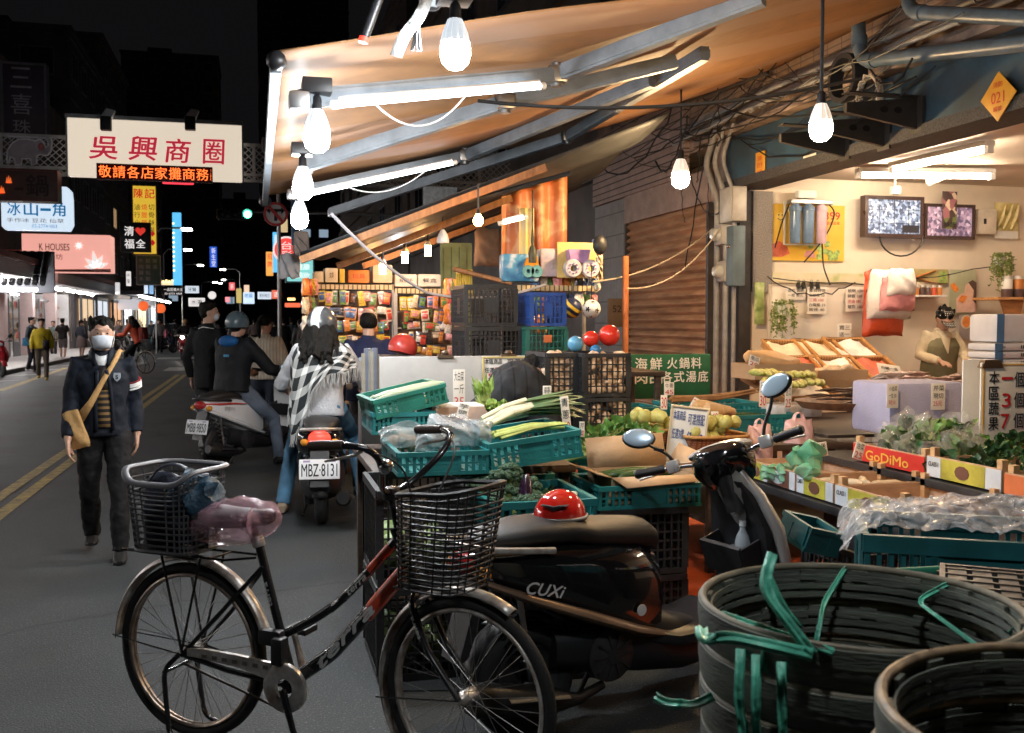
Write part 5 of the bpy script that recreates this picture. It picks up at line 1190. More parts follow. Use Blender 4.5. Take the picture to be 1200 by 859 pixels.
# fruit baskets
fruit_m=M('yellow_green_guava',(.50,.47,.14),.4,var=.22,scale=12);fruit=single('guava','fruit',lambda b:b.lathe([(0,-.045),(.03,-.04),(.046,-.01),(.04,.02),(.022,.045),(0,.05)],14),fruit_m)
rat_red=bands('reddish_rattan',(.40,.15,.06),(.2,.06,.025),2,70,.6,grid=(0,40,.6),bump=.5,rough=.6)
def fruit_basket(label,px,py,d_,w,dp,n,flab,group):
 p=gd(px,py,d_);t=thing('fruit_basket',label,'basket',p);b=MB();h=.09
 ring=lambda s,z:[(s*w/2*math.copysign(abs(math.cos(a))**.5,math.cos(a)),s*dp/2*math.copysign(abs(math.sin(a))**.5,math.sin(a)),z)for a in[2*math.pi*k/28 for k in range(28)]]
 b.loft([ring(.86,.004),ring(1,h),ring(.96,h),ring(.83,.012)],True,True);b.build('wall',rat_red,t);MB().tube(ring(1,h),.011,8,closed=True).build('rim',MATS['rattan_rim'],t)
 scatter(fruit,flab,n,lambda k:(p+Vector((rnd(-w*.36,w*.36),rnd(-dp*.34,dp*.34),h+.0+.05*(k%3)-.02)),(rnd(-1,1),rnd(-1,1),rnd(0,6))),group,s=(.85,1.1))
fruit_basket('reddish basket of yellow guavas left of the blue lettered board',762,518,6.3,.38,.34,22,'yellow guava heaped left of the blue lettered price board','guavas in the left basket')
fruit_basket('reddish basket of yellow guavas right of the blue lettered board',832,526,6.1,.42,.36,22,'yellow guava heaped right of the blue lettered price board','guavas in the right basket')
# burdock, carrots, beans
for k in range(9):
 a=gd(786+rnd(-2,4),468+rnd(-3,2),6.5);e=gd(884+rnd(-8,6),456+rnd(-3,5),6.8);b=MB();m=a.lerp(e,.5)+Vector((0,0,-.02+rnd(-.01,.01)));b.tube([a,m,e],[.013,.011,.005],7);b.thing('burdock_root',M('burdock_brown',(.36,.19,.08),.6,var=.3,scale=20),'long thin brown burdock root lying over the teal crate before the green board','root','burdock roots')
bean=single('bean_bundle','beans',lambda b:[b.tube([(-.13+rnd(-.02,.02),y,z),(0,y,z+.008),(.13+rnd(-.02,.02),y,z)],[.005,.007,.003],6)for y in(-.03,-.015,0,.015,.03)for z in(0,.013)],M('bean_green',(.05,.10,.02),.45,var=.4))
scatter(bean,'dark green bean bundle lying in the teal crate behind the right mirror',5,lambda k:(Vector((TE[0]+.2+.07*k,TE[2]+.18+rnd(-.05,.08),TE[3]-.03)),(0,0,rnd(-.3,.3))),'bean bundles in the teal crate')
squash=single('squash','squash',lambda b:b.tube([(-.12,0,0),(-.1,0,0),(-.03,0,0),(.06,0,0),(.12,0,0),(.14,0,0)],[.01,.04,.045,.032,.028,.01],14),M('pale_squash',(.58,.36,.17),.5,var=.2))
for k,(px,py)in enumerate(((833,478),(842,481))):
 o=squash(['pale peach squash at the left end of the bean crate','second peach squash leaning on the first in the bean crate'][k],None);o.location=gd(px,py,6.2);o.rotation_euler=(0,R(8),R(-10+25*k))
# squash box and corn trays by the shop post
p=gd(905,443,8.0);open_box('carton_tray','low cardboard tray of long pale squashes by the dark post',p,.52,.4,.12,card_m)
for k in range(4):
 o=squash('long pale squash, %s in the low cardboard tray'%['first','second','third','last'][k],None);o.location=p+Vector((-.1+.07*k,-.08+.06*k,.15));o.rotation_euler=(0,R(10),R(-20+8*k));o.scale=(1.5,1.3,1.3)
basket_tray('wide rattan tray of yellow green bitter melons tipped toward the street',935,462,7.2,.55,.42,18,lin_cream,.06,8,group='rattan trays at the shop corner');basket_tray('narrow rattan tray of yellow greens beside the dark post',903,457,7.4,.3,.42,22,lin_cream,.06,20,group='rattan trays at the shop corner')
melon=single('bitter_melon','melon',lambda b:b.tube([(-.1,0,0),(-.07,0,0),(0,0,.006),(.07,0,0),(.1,0,0)],[.004,.022,.028,.02,.004],10),M('melon_yellow_green',(.48,.46,.12),.5,var=.35,scale=40,bump=.5,bscale=60))
pc=gd(935,462,7.2);scatter(melon,'yellow green melon lying in the wide tipped tray',16,lambda k:(pc+Vector((-.2+.05*(k%8),-.08+.14*(k//8)+rnd(-.02,.02),.07+.055*(k//8)+rnd(0,.02))),(rnd(-.2,.2),0,R(75)+rnd(-.3,.3))),'melons in the wide tray')
pc2=gd(903,457,7.4);scatter(melon,'yellow green melon lying in the narrow tray by the post',8,lambda k:(pc2+Vector((-.09+.045*(k%4),-.08+.14*(k//4),.07+.055*(k//4))),(0,0,R(80)+rnd(-.3,.3))),'melons in the narrow tray')
p=gd(905,477,7.0);MB().rbox((0,0,0),(.3,.35,.08),.01,T(p+Vector((.2,.1,-.03)))).thing('wrapped_parcel',pack_w,'pale wrapped parcel under the wide melon tray','parcel')
p=gd(985,478,6.6);t=thing('round_basket_tray','brown round tray of dark dried fish beside the foam box','tray',p);MB().lathe([(0,0),(.25,0),(.30,.05),(.28,.05),(.24,.012),(0,.012)],28).build('tray',M('brown_bamboo',(.20,.10,.05),.6,var=.4,scale=20),t)
fish=single('dried_fish','fish',lambda b:b.tube([(-.11,0,0),(-.07,0,0),(0,0,.004),(.06,0,0),(.09,0,0),(.12,.0,0)],[.004,.014,.018,.01,.004,.018],8,flat=.5),M('dried_fish_dark',(.12,.08,.06),.4,var=.5,scale=30))
scatter(fish,'dark dried fish lying on the brown round tray',14,lambda k:(p+Vector((rnd(-.15,.15),rnd(-.12,.12),.03+.008*k)),(0,0,rnd(-.5,.5))),'dried fish on the round tray')
table('dark_stand','dark low stand behind the pink bags',(3.7,5.9,0),(5.2,7.4,.82))
# price tags on sticks
def tag(label,box,d_,lines,tilt=0.,roll=0.):
 c=gd((box[0]+box[2])/2,box[3],d_);w=(box[2]-box[0])/F*d_;h=(box[3]-box[1])/F*d_
 t=thing('price_tag',label,'price tag',c,(R(tilt),R(roll),R(-8)));MB().rbox((0,0,h/2),(w,.004,h),.002).build('card',note,t);n=len(lines)
 b=MB();r_=MB()
 for i,s in enumerate(lines):(r_ if i==n-1 else b).text(s,-w*.4,h-h*(i+.88)/n,w*.4,h-h*(i+.15)/n,bold=.0)
 if b.v:b.build('lettering',ink,t,smooth=0)
 r_.build('lettering',red_ink,t,smooth=0)
tag('tall white price card with red 35 standing against the white board',(531,433,545,478),6.4,['大白菜','一斤','35'])
tag('slanting white price card in front of the flat pink box',(533,472,546,494),5.5,['芋','頭','40'],0,14)
tag('tall blank looking price card beside the leek tops',(660,464,670,506),5.2,['青','蔥','50'],0,-6)
tag('small price card by the black jacket',(636,452,646,472),6.0,['蒜','30']);tag('price card at the left end of the pink box',(509,475,521,489),5.75,['10'])
tag('thin price card stuck at the edge of the leek crate',(679,494,685,512),5.1,['芹','菜']);tag('tall price card in front of the green lettered board',(778,448,790,463),6.6,['牛蒡','45']);tag('diamond set price card behind the blue lettered board',(806,465,815,480),6.2,['35'],0,30)
tag('small price card stuck in the left guava basket',(774,463,782,480),6.3,['30']);tag('white price card standing at the right guava basket',(833,482,842,495),6.1,['40']);tag('tall price card at the right end of the bean crate',(889,446,898,477),6.3,['豆','30'],0,2);tag('tall price card in front of the melon tray',(919,452,927,479),6.9,['苦瓜','25'],0,2);tag('tilted price card on the squash tray',(876,416,889,430),7.8,['南瓜','20'],-20,20);tag('tilted price card among the bagged greens',(998,517,1010,538),4.9,['油菜','25'],-10,20);tag('grey price card behind the green net bags',(958,518,971,535),5.2,['綠','30'],0,-10)
# boards
bd=sign('white_board','long white board clipped up behind the vegetable crates','board',(443,415,640,482),7.05,M('dull_white_board',(.50,.49,.47),.6,var=.08),(),.02)
for k,x in enumerate((522,596)):
 p=gy(x,417,7.04);b=MB(T(p));b.prism([(-.06,-.015),(.06,-.015),(.05,.01),(-.05,.01)],-.015,.05);b.lathe([(0,0),(.025,.0),(.03,.012),(.02,.03),(0,.032)],12,T(0,0,.01));b.thing('board_clip',M('brown_clip',(.14,.10,.07),.4,.6),['brown clip in the middle of the white board','brown clip at the lettered sheet of the white board'][k],'clip')
ysign=M('sheet_yellow',(.72,.42,.06));blue_ink=M('blue_ink',(.03,.08,.3),.5)
def ybot(root,u,v,w,h):MB().bb((-w/2,-.004,0),(w/2,-.001,h*.18)).build('yellow_band',ysign,root)
sign('price_sheet','lettered sheet with red 50 clipped at the right of the white board','price sheet',(566,418,621,455),7.02,white_paper,[('本區商品',(568,420,588,426),ink,.02),('可混搭',(594,420,618,426),ink,.02),('任選',(568,430,579,436),ink,.02),('1',(580.5,430,583,436),red_ink,.03),('樣',(584.5,430,590,436),ink,.02),('50',(572,437,582,443),red_ink,.03)],.004,M('sheet_frame',(.62,.50,.20)),fw=.006,extra=ybot)
grn_board=M('green_painted_board',(.012,.10,.045),.5,var=.15);brd_w=M('board_lettering_white',(.70,.70,.66),.5,var=.05)
sign('green_lettered_board','dark green board with white seafood and hotpot lettering at the shutter','board',(722,414,833,466),8.6,grn_board,[(c,(726+17.5*i,418+16*j,740+17.5*i,432+16*j),brd_w,.03)for j,s in enumerate(('冰海鮮','冰肉品'))for i,c in enumerate(s)]+[(c,(781+14.2*i,418,793+14.2*i,431),brd_w,.03)for i,c in enumerate('火鍋料')]+[(c,(775+14.2*i,434,787+14.2*i,447),brd_w,.03)for i,c in enumerate('各式湯底')],.03)
s_=sign('blue_lettered_board','small white price board with blue lettering standing among the guavas','price board',(781,476,821,548),5.5,white_paint,[('本區商品',(784,481,797,492),blue_ink,.02),('可混搭配',(800,483,818,496),blue_ink,.02),('任選3樣',(784,502,797,514),blue_ink,.02),('任選2',(800,504,818,517),blue_ink,.02)],.012,M('board_edge_beige',(.6,.5,.34)),fw=.005);s_.rotation_euler=(0,R(6),R(-22))
big=[(c,(1157,433+17.8*i,1169,448+17.8*i),ink,.03)for i,c in enumerate('本區蔬果')]+[('一',(1172,440,1185,443),red_ink,.03),('3',(1173,459,1183,475),red_ink,.02),('7',(1172,483,1182,500),red_ink,.02)]+[('個',(1187,434+24*i,1199,452+24*i),ink,.02)for i in range(3)]+[('10元',(1201,434,1225,452),red_ink,.02),('25元',(1201,458,1225,476),red_ink,.02),('50元',(1201,482,1225,500),red_ink,.02),('(25 1pcs, 70 3pcs)',(1170,507,1222,515),ink,.0)]
def bigx(root,u,v,w,h):
 b=MB();b.bb((u(1150),-.004,v(521)),(u(1151.6),-.001,v(425)));b.bb((u(1151.7),-.004,v(426.5)),(w/2-.01,-.001,v(425)));b.build('yellow_line',ysign,root)
 b=MB(T(u(1160),0,h));b.prism([(-.07,-.03),(.07,-.03),(.05,.015),(-.05,.015)],-.012,.03);b.build('clip',MATS['brown_clip'],root)
sign('price_board','big white price board with bold black and red characters at the right edge','price board',(1148,423,1232,524),4.75,white_paint,big,.012,extra=bigx)
s_=sign('blank_board','plain white board standing just behind the big price board','board',(1127,421,1152,516),4.95,white_paint,(),.012)
p=gd(533,490,5.8);open_box('flat_box','flat pinkish box with a white lid before the white board',p,.32,.3,.075,M('pinkish_card',(.55,.38,.30),.7));MB(T(p+Vector((0,.0,.078)))).rbox((0,0,0),(.31,.29,.006),.002).thing('box_lid',white_paper,'white lid lying on the flat pinkish box','lid')
# paper rolls
for k in range(9):
 a=gd(427+3.2*(k%5)+(k//5)*5,470,6.3+.08*(k//5));hh_=rnd(.30,.34);b=MB(T(a));b.lathe([(.006,0),(.018,0),(.018,hh_),(.012,hh_),(.006,hh_-.005)],10)
 b.thing('paper_roll',[M('roll_cream',(.36,.32,.25)),M('roll_blue',(.16,.18,.24)),M('roll_grey',(.26,.26,.25))][k%3],'%s paper roll, %s from the left in the upright bundle'%(['cream','blue','grey'][k%3],['first','second','third','fourth','fifth','sixth','seventh','eighth','ninth'][k]),'paper roll','paper rolls beside the white board')
MB(T(gd(436,470,6.4))).rbox((.02,0,-.45),(.2,.2,.9),.01).thing('roll_stand',M('roll_stand_grey',(.04,.038,.036),.6),'grey stand holding the bundle of paper rolls','stand')

# ------------------------------------------------------------------ right side: wooden fruit crates on stepped shelves
cr_wood=M('crate_plywood',(.50,.32,.20),.65,var=.2,scale=3,stretch=(2,8,8));lab_y=M('label_olive_yellow',(.42,.38,.05),.5,var=.3,scale=8);lab_br=M('label_brown',(.14,.06,.04),.5);lab_w=M('label_pale_blue',(.55,.60,.66),.5);lab_red=M('label_red',(.55,.03,.02),.5);lab_teal=M('label_teal',(.02,.2,.22),.5)
def fruit_crate(label,x,y0,y1,z,dep,h,style,rot=0.):
 """printed side faces -X (the street)"""
 l=y1-y0;t=thing('fruit_crate',label,'crate',(x+dep/2,(y0+y1)/2,z),rot);b=MB();e=.008
 b.bb((-dep/2,-l/2,.01),(-dep/2+e,l/2,h));b.bb((dep/2-e,-l/2,.01),(dep/2,l/2,h));b.bb((-dep/2+e,-l/2,.01),(dep/2-e,-l/2+e,h*.9));b.bb((-dep/2+e,l/2-e,.01),(dep/2-e,l/2,h*.9));b.bb((-dep/2+e,-l/2+e,.012),(dep/2-e,l/2-e,.02));b.build('body',cr_wood,t)
 for sx in(-1,1):
  for sy in(-1,1):MB().bb((sx*(dep/2-e)-.0,sy*(l/2-e),.005),(sx*(dep/2-e-.032),sy*(l/2-e-.032),h*1.35)).build('post',wood,t)
 X=T(-dep/2-.001,0,0)@RZ(-90)
 def strip(a,c,m,z0=.08,z1=.95):MB(X).bb((a*l,-.003,h*z0),(c*l,0,h*z1)).build('printed_label',m,t)
 def wr(s,a,c,z0,z1,m):MB(X).text(s,a*l,h*z0,c*l,h*z1,y=-.0045,bold=.02).build('lettering',m,t,smooth=0)
 if style==0:
  strip(-.5,-.38,lab_w);strip(-.375,-.08,lab_y);strip(-.075,-.0,lab_w);strip(.005,.40,lab_br);strip(.405,.5,lab_w)
  b=MB(X);b.prism([(.19*l+.075*math.cos(a),h*.5+h*.32*math.sin(a))for a in[2*math.pi*k/16 for k in range(16)]],-.005,-.0031);b.build('emblem',lab_w,t);wr('Crispy',.11,.27,.4,.6,lab_br)
  b=MB(X);b.prism([(-.22*l+.045*math.cos(a),h*.5+h*.3*math.sin(a))for a in[2*math.pi*k/10 for k in range(10)]],-.005,-.0031);b.build('fruit_print',lab_br,t)
 elif style==1:
  strip(-.5,-.3,lab_w);strip(-.295,.30,lab_y);strip(.305,.5,lab_w)
  b=MB(X);b.prism([(.0*l+.05*math.cos(a),h*.5+h*.3*math.sin(a))for a in[2*math.pi*k/10 for k in range(10)]],-.005,-.0031);b.build('fruit_print',lab_br,t);wr('CLASS I',-.47,-.33,.55,.75,ink)
 elif style==2:
  strip(-.5,.5,lab_red);wr('GoDiMo',-.3,.3,.22,.72,MATS['sheet_yellow']);b=MB(X);b.prism([(-.40*l+.03*math.cos(a),h*.5+.03*math.sin(a))for a in[2*math.pi*k/12 for k in range(12)]],-.005,-.0031);b.build('sun_emblem',MATS['sheet_yellow'],t)
 else:
  strip(-.5,-.2,MATS['orange_tag']);strip(-.195,.15,lab_br);strip(.155,.32,lab_teal);strip(.325,.5,lab_w)
  b=MB(X);b.prism([(-.02*l+.07*math.cos(a),h*.5+h*.3*math.sin(a))for a in[2*math.pi*k/14 for k in range(14)]],-.005,-.0031);b.build('emblem',lab_red,t)
 return t
X1,Z1=2.68,.70;X2,Z2=3.14,.82
def shelf(name,label,x0,x1,y0,y1,z):
 t=thing(name,label,'shelf',((x0+x1)/2,(y0+y1)/2,0));w,l=x1-x0,y1-y0
 MB().rbox((0,0,z-.022),(w,l,.04),.004).build('top',blk_cr,t)
 for y in(-l/2+.15,0,l/2-.15):MB().bb((-w/2+.05,y-.07,0),(-w/2+.09,y+.07,z-.045)).build('leg',blk_cr,t)
shelf('black_shelf','lower black display shelf edged with printed fruit crates',X1-.03,X2-.02,2.7,5.4,Z1)
shelf('black_shelf','upper black display shelf carrying the bagged greens',X2,4.3,2.3,5.2,Z2)
fruit_crate('farthest printed wooden crate on the lower shelf with green net bags',X1,4.57,5.14,Z1,.5,.105,0);fruit_crate('middle printed wooden crate on the lower shelf with pale roots',X1,4.22,4.55,Z1,.5,.105,1);fruit_crate('nearest printed wooden crate on the lower shelf beside the plastic sheet',X1,3.68,4.20,Z1,.5,.105,1)
fruit_crate('red labelled crate of bagged greens on the upper shelf',X2+.03,4.20,4.80,Z2,.6,.10,2);fruit_crate('yellow labelled crate of dark greens on the upper shelf',X2+.03,3.68,4.18,Z2,.6,.11,1);fruit_crate('orange and brown labelled crate of lettuce on the upper shelf',X2+.03,3.12,3.66,Z2,.6,.10,3);fruit_crate('last labelled crate on the upper shelf at the right edge',X2+.03,2.5,3.10,Z2,.6,.11,0)
net_g=film('green_net_bag',(.16,.50,.30),.6,.35)
for k,(px,py)in enumerate(((905,562),(925,563),(938,552),(955,549),(948,562))):drape_bag('green net bag, %s in the farthest printed crate'%['leftmost','second','tall','tallest twisted','low'][k],px,py,5.35-.08*k,.13,[.08,.09,.12,.15,.08][k],.09,net_g,40+k,(-10,0,20*k),'green net bags in the printed crate','net_bag','net bag')
greensack=M('pale_bag_greens',(.34,.40,.24),.3,var=.6,scale=16,bump=.8,bscale=25,coat=.5)
for k in range(12):
 px,py=[(995,535),(1010,520),(1028,515),(1045,525),(1020,540),(1060,540),(1035,500),(1050,510),(1008,530),(1040,545),(1055,550),(1020,503)][k]
 p=Vector((X2+.15+.12*(k%4)+rnd(-.03,.03),4.27+.17*(k//3)+rnd(-.04,.04),Z2+.03+(.10 if k in(5,6,7,10)else.04*(k%2))));bunch('bagged leafy bunch, %s of the heap on the red labelled crate'%['1st from left','second','third','fourth','fifth','sixth','topmost','upper right','low left','low middle','low right','upper left'][k],p,.12,18,g_leaf if k%2 else g_dark,g_pale,'bagged greens on the upper shelf',leaf=(.04,.03))
 drape_bag('clear bag around the leafy bunch, %s in the upper shelf heap'%['first','second','third','fourth','fifth','sixth','seventh','eighth','ninth','tenth','eleventh','twelfth'][k],None,p,0,.17,.14,.15,film('clear_veg_bag',(.72,.70,.66),.16,.1),60+k,(rnd(-20,10),rnd(-20,20),rnd(0,90)),'clear bags on the upper shelf')
for k,(px,py)in enumerate(((1072,520),(1082,508),(1095,522),(1108,525),(1065,512),(1118,515))):bunch('dark spinach bunch, %s in the yellow labelled crate'%['first','tallest','third','fourth','backmost','last'][k],(X2+.18+.15*(k%3),3.76+.12*k*.6+rnd(-.03,.03),Z2+.03+.05*(k%3)),.12,44,g_dark,g_leaf,'spinach bunches on the upper shelf',leaf=(.026,.02))
for k,(px,py)in enumerate(((1120,548),(1135,552),(1150,545),(1165,550),(1180,548),(1195,545),(1142,535),(1172,535))):bunch('bright green lettuce bunch, %s along the right crates'%['first','second','third','fourth','fifth','last','upper left','upper right'][k],(X2+.17+.14*(k%3),3.58-.13*k,Z2+.03+.035*(k%3)),.11,44,gl_pale if k%3 else g_leaf,g_pale,'lettuce bunches on the upper shelf',leaf=(.028,.02))
rt=single('pale_root','root',lambda b:b.tube([(-.07,0,0),(-.03,0,.004),(.04,0,0),(.08,0,0)],[.008,.018,.016,.006],9),M('root_cream',(.62,.50,.34),.5,var=.2))
scatter(rt,'cream coloured root lying in the middle printed crate',14,lambda k:(Vector((X1+.08+.06*(k%6),4.27+rnd(0,.22),Z1+.05+.02*(k//6))),(0,0,rnd(0,3))),'cream roots in the printed crate')
for k,(bx,Y)in enumerate((((875,497,904,545),5.55),((918,490,953,540),5.75))):bag(['left pink and white shopping bag hanging below the melon tray','right pink and white shopping bag hanging below the melon tray'][k],bx,Y,M('pale_pink_bag',(.80,.52,.50),.35,bump=.5,bscale=18,var=.12,scale=4),.14,80+k,handles=True)
# plastic covered dark crate near the right edge
P0=gz(1012,627,.94)
PC_=T(P0.x,P0.y,0)@RZ(-30)@Vector((.33,.22,0));crate('dark teal crate covered with a crumpled plastic sheet',(PC_.x,PC_.y,.68),.66,.42,.26,dk_teal,rot=-30)
crate('black crate under the plastic covered teal crate',(PC_.x,PC_.y,.34),.66,.42,.335,blk_cr,'lattice',-30);crate('lowest black crate under the plastic covered teal crate',(PC_.x,PC_.y,0),.66,.42,.335,blk_cr,'lattice',-30)
PX=T(P0.x,P0.y,0)@RZ(-30);b=MB()
def sheet(u,v):
 e=min(u,1-u,v,1-v);q=Vector((u*5.5,v*3.4,3.1));q2=Vector((u*17,v*10,1.7))
 z=.945+.055*math.sin(math.pi*min(1,e*3)/2)*(.7+.3*math.sin(u*6+1)*math.cos(v*4))+.055*(.5-abs(noise.noise(q)))+.013*(.5-abs(noise.noise(q2)))+.010*(.5-abs(noise.noise(q2*2.3)))
 if min(u,1-u)<.05:z-=(.05-min(u,1-u))*1.6
 p=PX@Vector((-.05+u*.80+.03*noise.noise(q2),-.0+v*.46+.03*noise.noise(q2*1.3),z));return p
b.grid(sheet,150,90);o=b.thing('plastic_sheet',M('translucent_sheet',(.72,.70,.70),.2,var=.08,alpha=.34,bump=.6,bscale=14),'crumpled translucent plastic sheet draped over the dark teal crate','plastic sheet',smooth=60)
LC=gd(1232,702,2.42)
crate('upturned black crate with lattice bottom at the right edge',(LC.x,LC.y,.58),.5,.4,.26,blk_cr,'lattice',(0,R(180),R(-38))).location.z=LC.z+.02
crate('black crate under the upturned lattice crate',(LC.x,LC.y,.30),.5,.4,.33,blk_cr,'lattice',-38);crate('lowest black crate in the stack at the right edge',(LC.x,LC.y,0),.5,.4,.295,blk_cr,'lattice',-38)
p=gd(945,634,4.35);crate('small teal crate leaning against black crates behind the leg shield',p+Vector((0,0,-.02)),.19,.2,.11,dk_teal,rot=(R(12),R(14),R(8)))
p=gz(985,668,.0);crate('black crate standing on the red floor below the printed crates',(2.75,3.95,0),.6,.45,.3,blk_cr,'lattice',4);crate('second black crate on the red floor below the printed crates',(2.78,3.93,.304),.6,.45,.28,blk_cr,'lattice',2)
b=MB();b.tube([gd(1040,672,2.7),gd(1122,668,2.75)],.014,10);b.thing('green_pole',M('green_pole',(.02,.16,.10),.4),'green plastic pole lying behind the round basket','pole')

# ------------------------------------------------------------------ round steaming baskets in the foreground
bamboo_d=M('dark_bamboo',(.072,.080,.062),.72,var=.55,scale=4,bump=.3,bscale=30,stretch=(1,1,9),dirt=(.05,.056,.05));rim_w=M('worn_bamboo_rim',(.30,.20,.11),.55,var=.55,scale=9,dirt=(.05,.04,.03))
def round_basket(label,c,r,h,rimm,group):
 t=thing('round_basket',label,'basket',c,rnd(0,360),group)
 b=MB();n=56;b.lathe([(r-.004,.004),(r,.012),(r+.003,h*.5),(r,h*.93),(r-.004,h*.96),(r-.012,h*.93),(r-.013,.012),(r-.004,.004)],n)
 b.lathe([(r+.0005,h*.55),(r+.0045,h*.58),(r+.0045,h*.96),(r+.0005,h*.985)],n)
 for k in range(16):a=360/16*k;b.bb((r-.022,-.018,.006),(r-.0135,.018,h*.9),RZ(a))
 b.build('band',bamboo_d,t);MB().tube([((r-.006)*math.cos(a),(r-.006)*math.sin(a),h*.965)for a in[2*math.pi*k/n for k in range(n)]],.0085,8,closed=True).build('rim',rimm,t)
 b=MB()
 for z in(.16,.40,.64):b.lathe([(r-.024,h*z),(r-.0225,h*(z+.15)),(r-.0265,h*(z+.15)),(r-.027,h*z),(r-.024,h*z)],n)
 b.build('weave_band',bamboo_d,t);return t
c1=gz(1010,706,1.0);r1=.322;hs=.085
first=None
order=['lowest','second lowest','third lowest','fourth lowest','fifth lowest','middle','sixth from the top','fifth from the top','fourth from the top','third from the top','second from the top','topmost']
for k in range(12):
 p=(c1.x+rnd(-.006,.006),c1.y+rnd(-.006,.006),1.0-hs*(12-k));lab='%s dark bamboo basket in the stack tied with green straps'%order[k]
 if first is None:first=round_basket(lab,p,r1,hs,M('dark_rim',(.13,.115,.08),.65,var=.5,scale=9),'round baskets tied with green straps')
 else:dup(first,p,rnd(0,360),lab)
c2=gd(1309,841,1.4)
for k in range(11):
 p=(c2.x+rnd(-.006,.006),c2.y+rnd(-.006,.006),c2.z-.0925*(11-k));lab='%s bamboo basket in the brown rimmed stack at the bottom right corner'%order[k if k<5 else k+1]
 if k==0:f2=round_basket(lab,p,r1,.0925,rim_w,'brown rimmed round baskets')
 else:dup(f2,p,rnd(0,360),lab)
strap_m=M('green_plastic_strap',(.08,.36,.25),.42,var=.35,scale=8,bump=.4,bscale=30)
def strap(label,pts,w=.011):
 P_=bend([Vector(p)for p in pts],.03,4);rings=[];w*=.72;n_=Vector((-.25,-1,.35));ls=None
 for i,p in enumerate(P_):
  d=(P_[min(i+1,len(P_)-1)]-P_[max(0,i-1)]).normalized();s=d.cross(n_)
  s=s.normalized()if s.length>.15 else(ls or Vector((1,0,0)))
  if ls is not None and s.dot(ls)<0:s=-s
  ls=s;e=d.cross(s).normalized();tw=.35*math.sin(i*1.1);s2=s*math.cos(tw)+e*math.sin(tw)
  rings.append([p-s2*w+e*.002,p-s2*w*.4-e*.004,p+s2*w*.3+e*.003,p+s2*w-e*.002])
 o=MB().loft(rings,False,False).thing('plastic_strap',strap_m,label,'strap','green straps on the basket stack',smooth=60);o.modifiers.new('thick','SOLIDIFY').thickness=.0015
def onr(ang,z,dr=.012):a=R(ang);return(c1.x+(r1+dr)*math.cos(a),c1.y+(r1+dr)*math.sin(a),z)
def inr(ang,z,dr=-.035):return onr(ang,z,dr)
strap('green strap standing up from the knot at the left rim',[onr(222,.985,.012),gd(893,690,1.86),gd(905,648,1.88)],.014)
strap('green strap end hanging out to the left of the basket',[onr(222,.985,.014),gd(850,745,1.83),gd(824,752,1.85),gd(822,735,1.9)],.016)
strap('green strap looped over the left rim and down inside',[onr(205,.93),onr(205,1.003,0),inr(205,.93),inr(228,.90)],.010)
strap('green strap going from the knot down into the basket',[onr(228,.995),onr(180,1.0,-.003),inr(150,.93,-.05)],.010)
strap('green strap crossing inside from the back rim',[onr(98,.94),onr(98,1.003,0),inr(100,.93,-.07),inr(92,.88,-.1)],.013)
strap('long green strap running from the back rim across the basket',[onr(62,.95),onr(62,1.003,0),inr(80,.94,-.12),inr(120,.89,-.22)],.010)
strap('green strap at the right side crossing the rim',[onr(18,.95),onr(18,1.003,0),inr(30,.95,-.06),inr(330,.92,-.09)],.010)
strap('short green strap loop at the front rim of the basket',[onr(292,.94),onr(292,1.003,0),inr(296,.96)],.013);strap('green strap loop at the right front rim',[onr(330,.95),onr(330,1.003,0),inr(335,.95)],.012)
for k,(a,z0)in enumerate(((196,.80),(203,.62),(212,.70))):strap('green strap hanging down the left side of the stack, %s'%['rearmost','longest','nearest'][k],[onr(a,.96,.014),onr(a+2,.86,.03),onr(a+4,z0,.025),onr(a+9,z0-.12,.05)],.013)
strap('green strap end sticking out at the bottom left by the stack',[gd(800,824,1.95),gd(780,826,1.98),gd(770,818,2.0)],.013);strap('green strap knotted round the lower left of the stack',[gd(836,815,1.86),gd(815,826,1.88),gd(800,824,1.95)],.012)
strap('short green tie poking out between the lower bands at the front',[onr(268,.735,.01),onr(276,.74,.025),onr(284,.765,.014)],.010);strap('pale green tie between the lower bands',[onr(238,.70,.012),onr(250,.70,.014),onr(258,.705,.012)],.009)
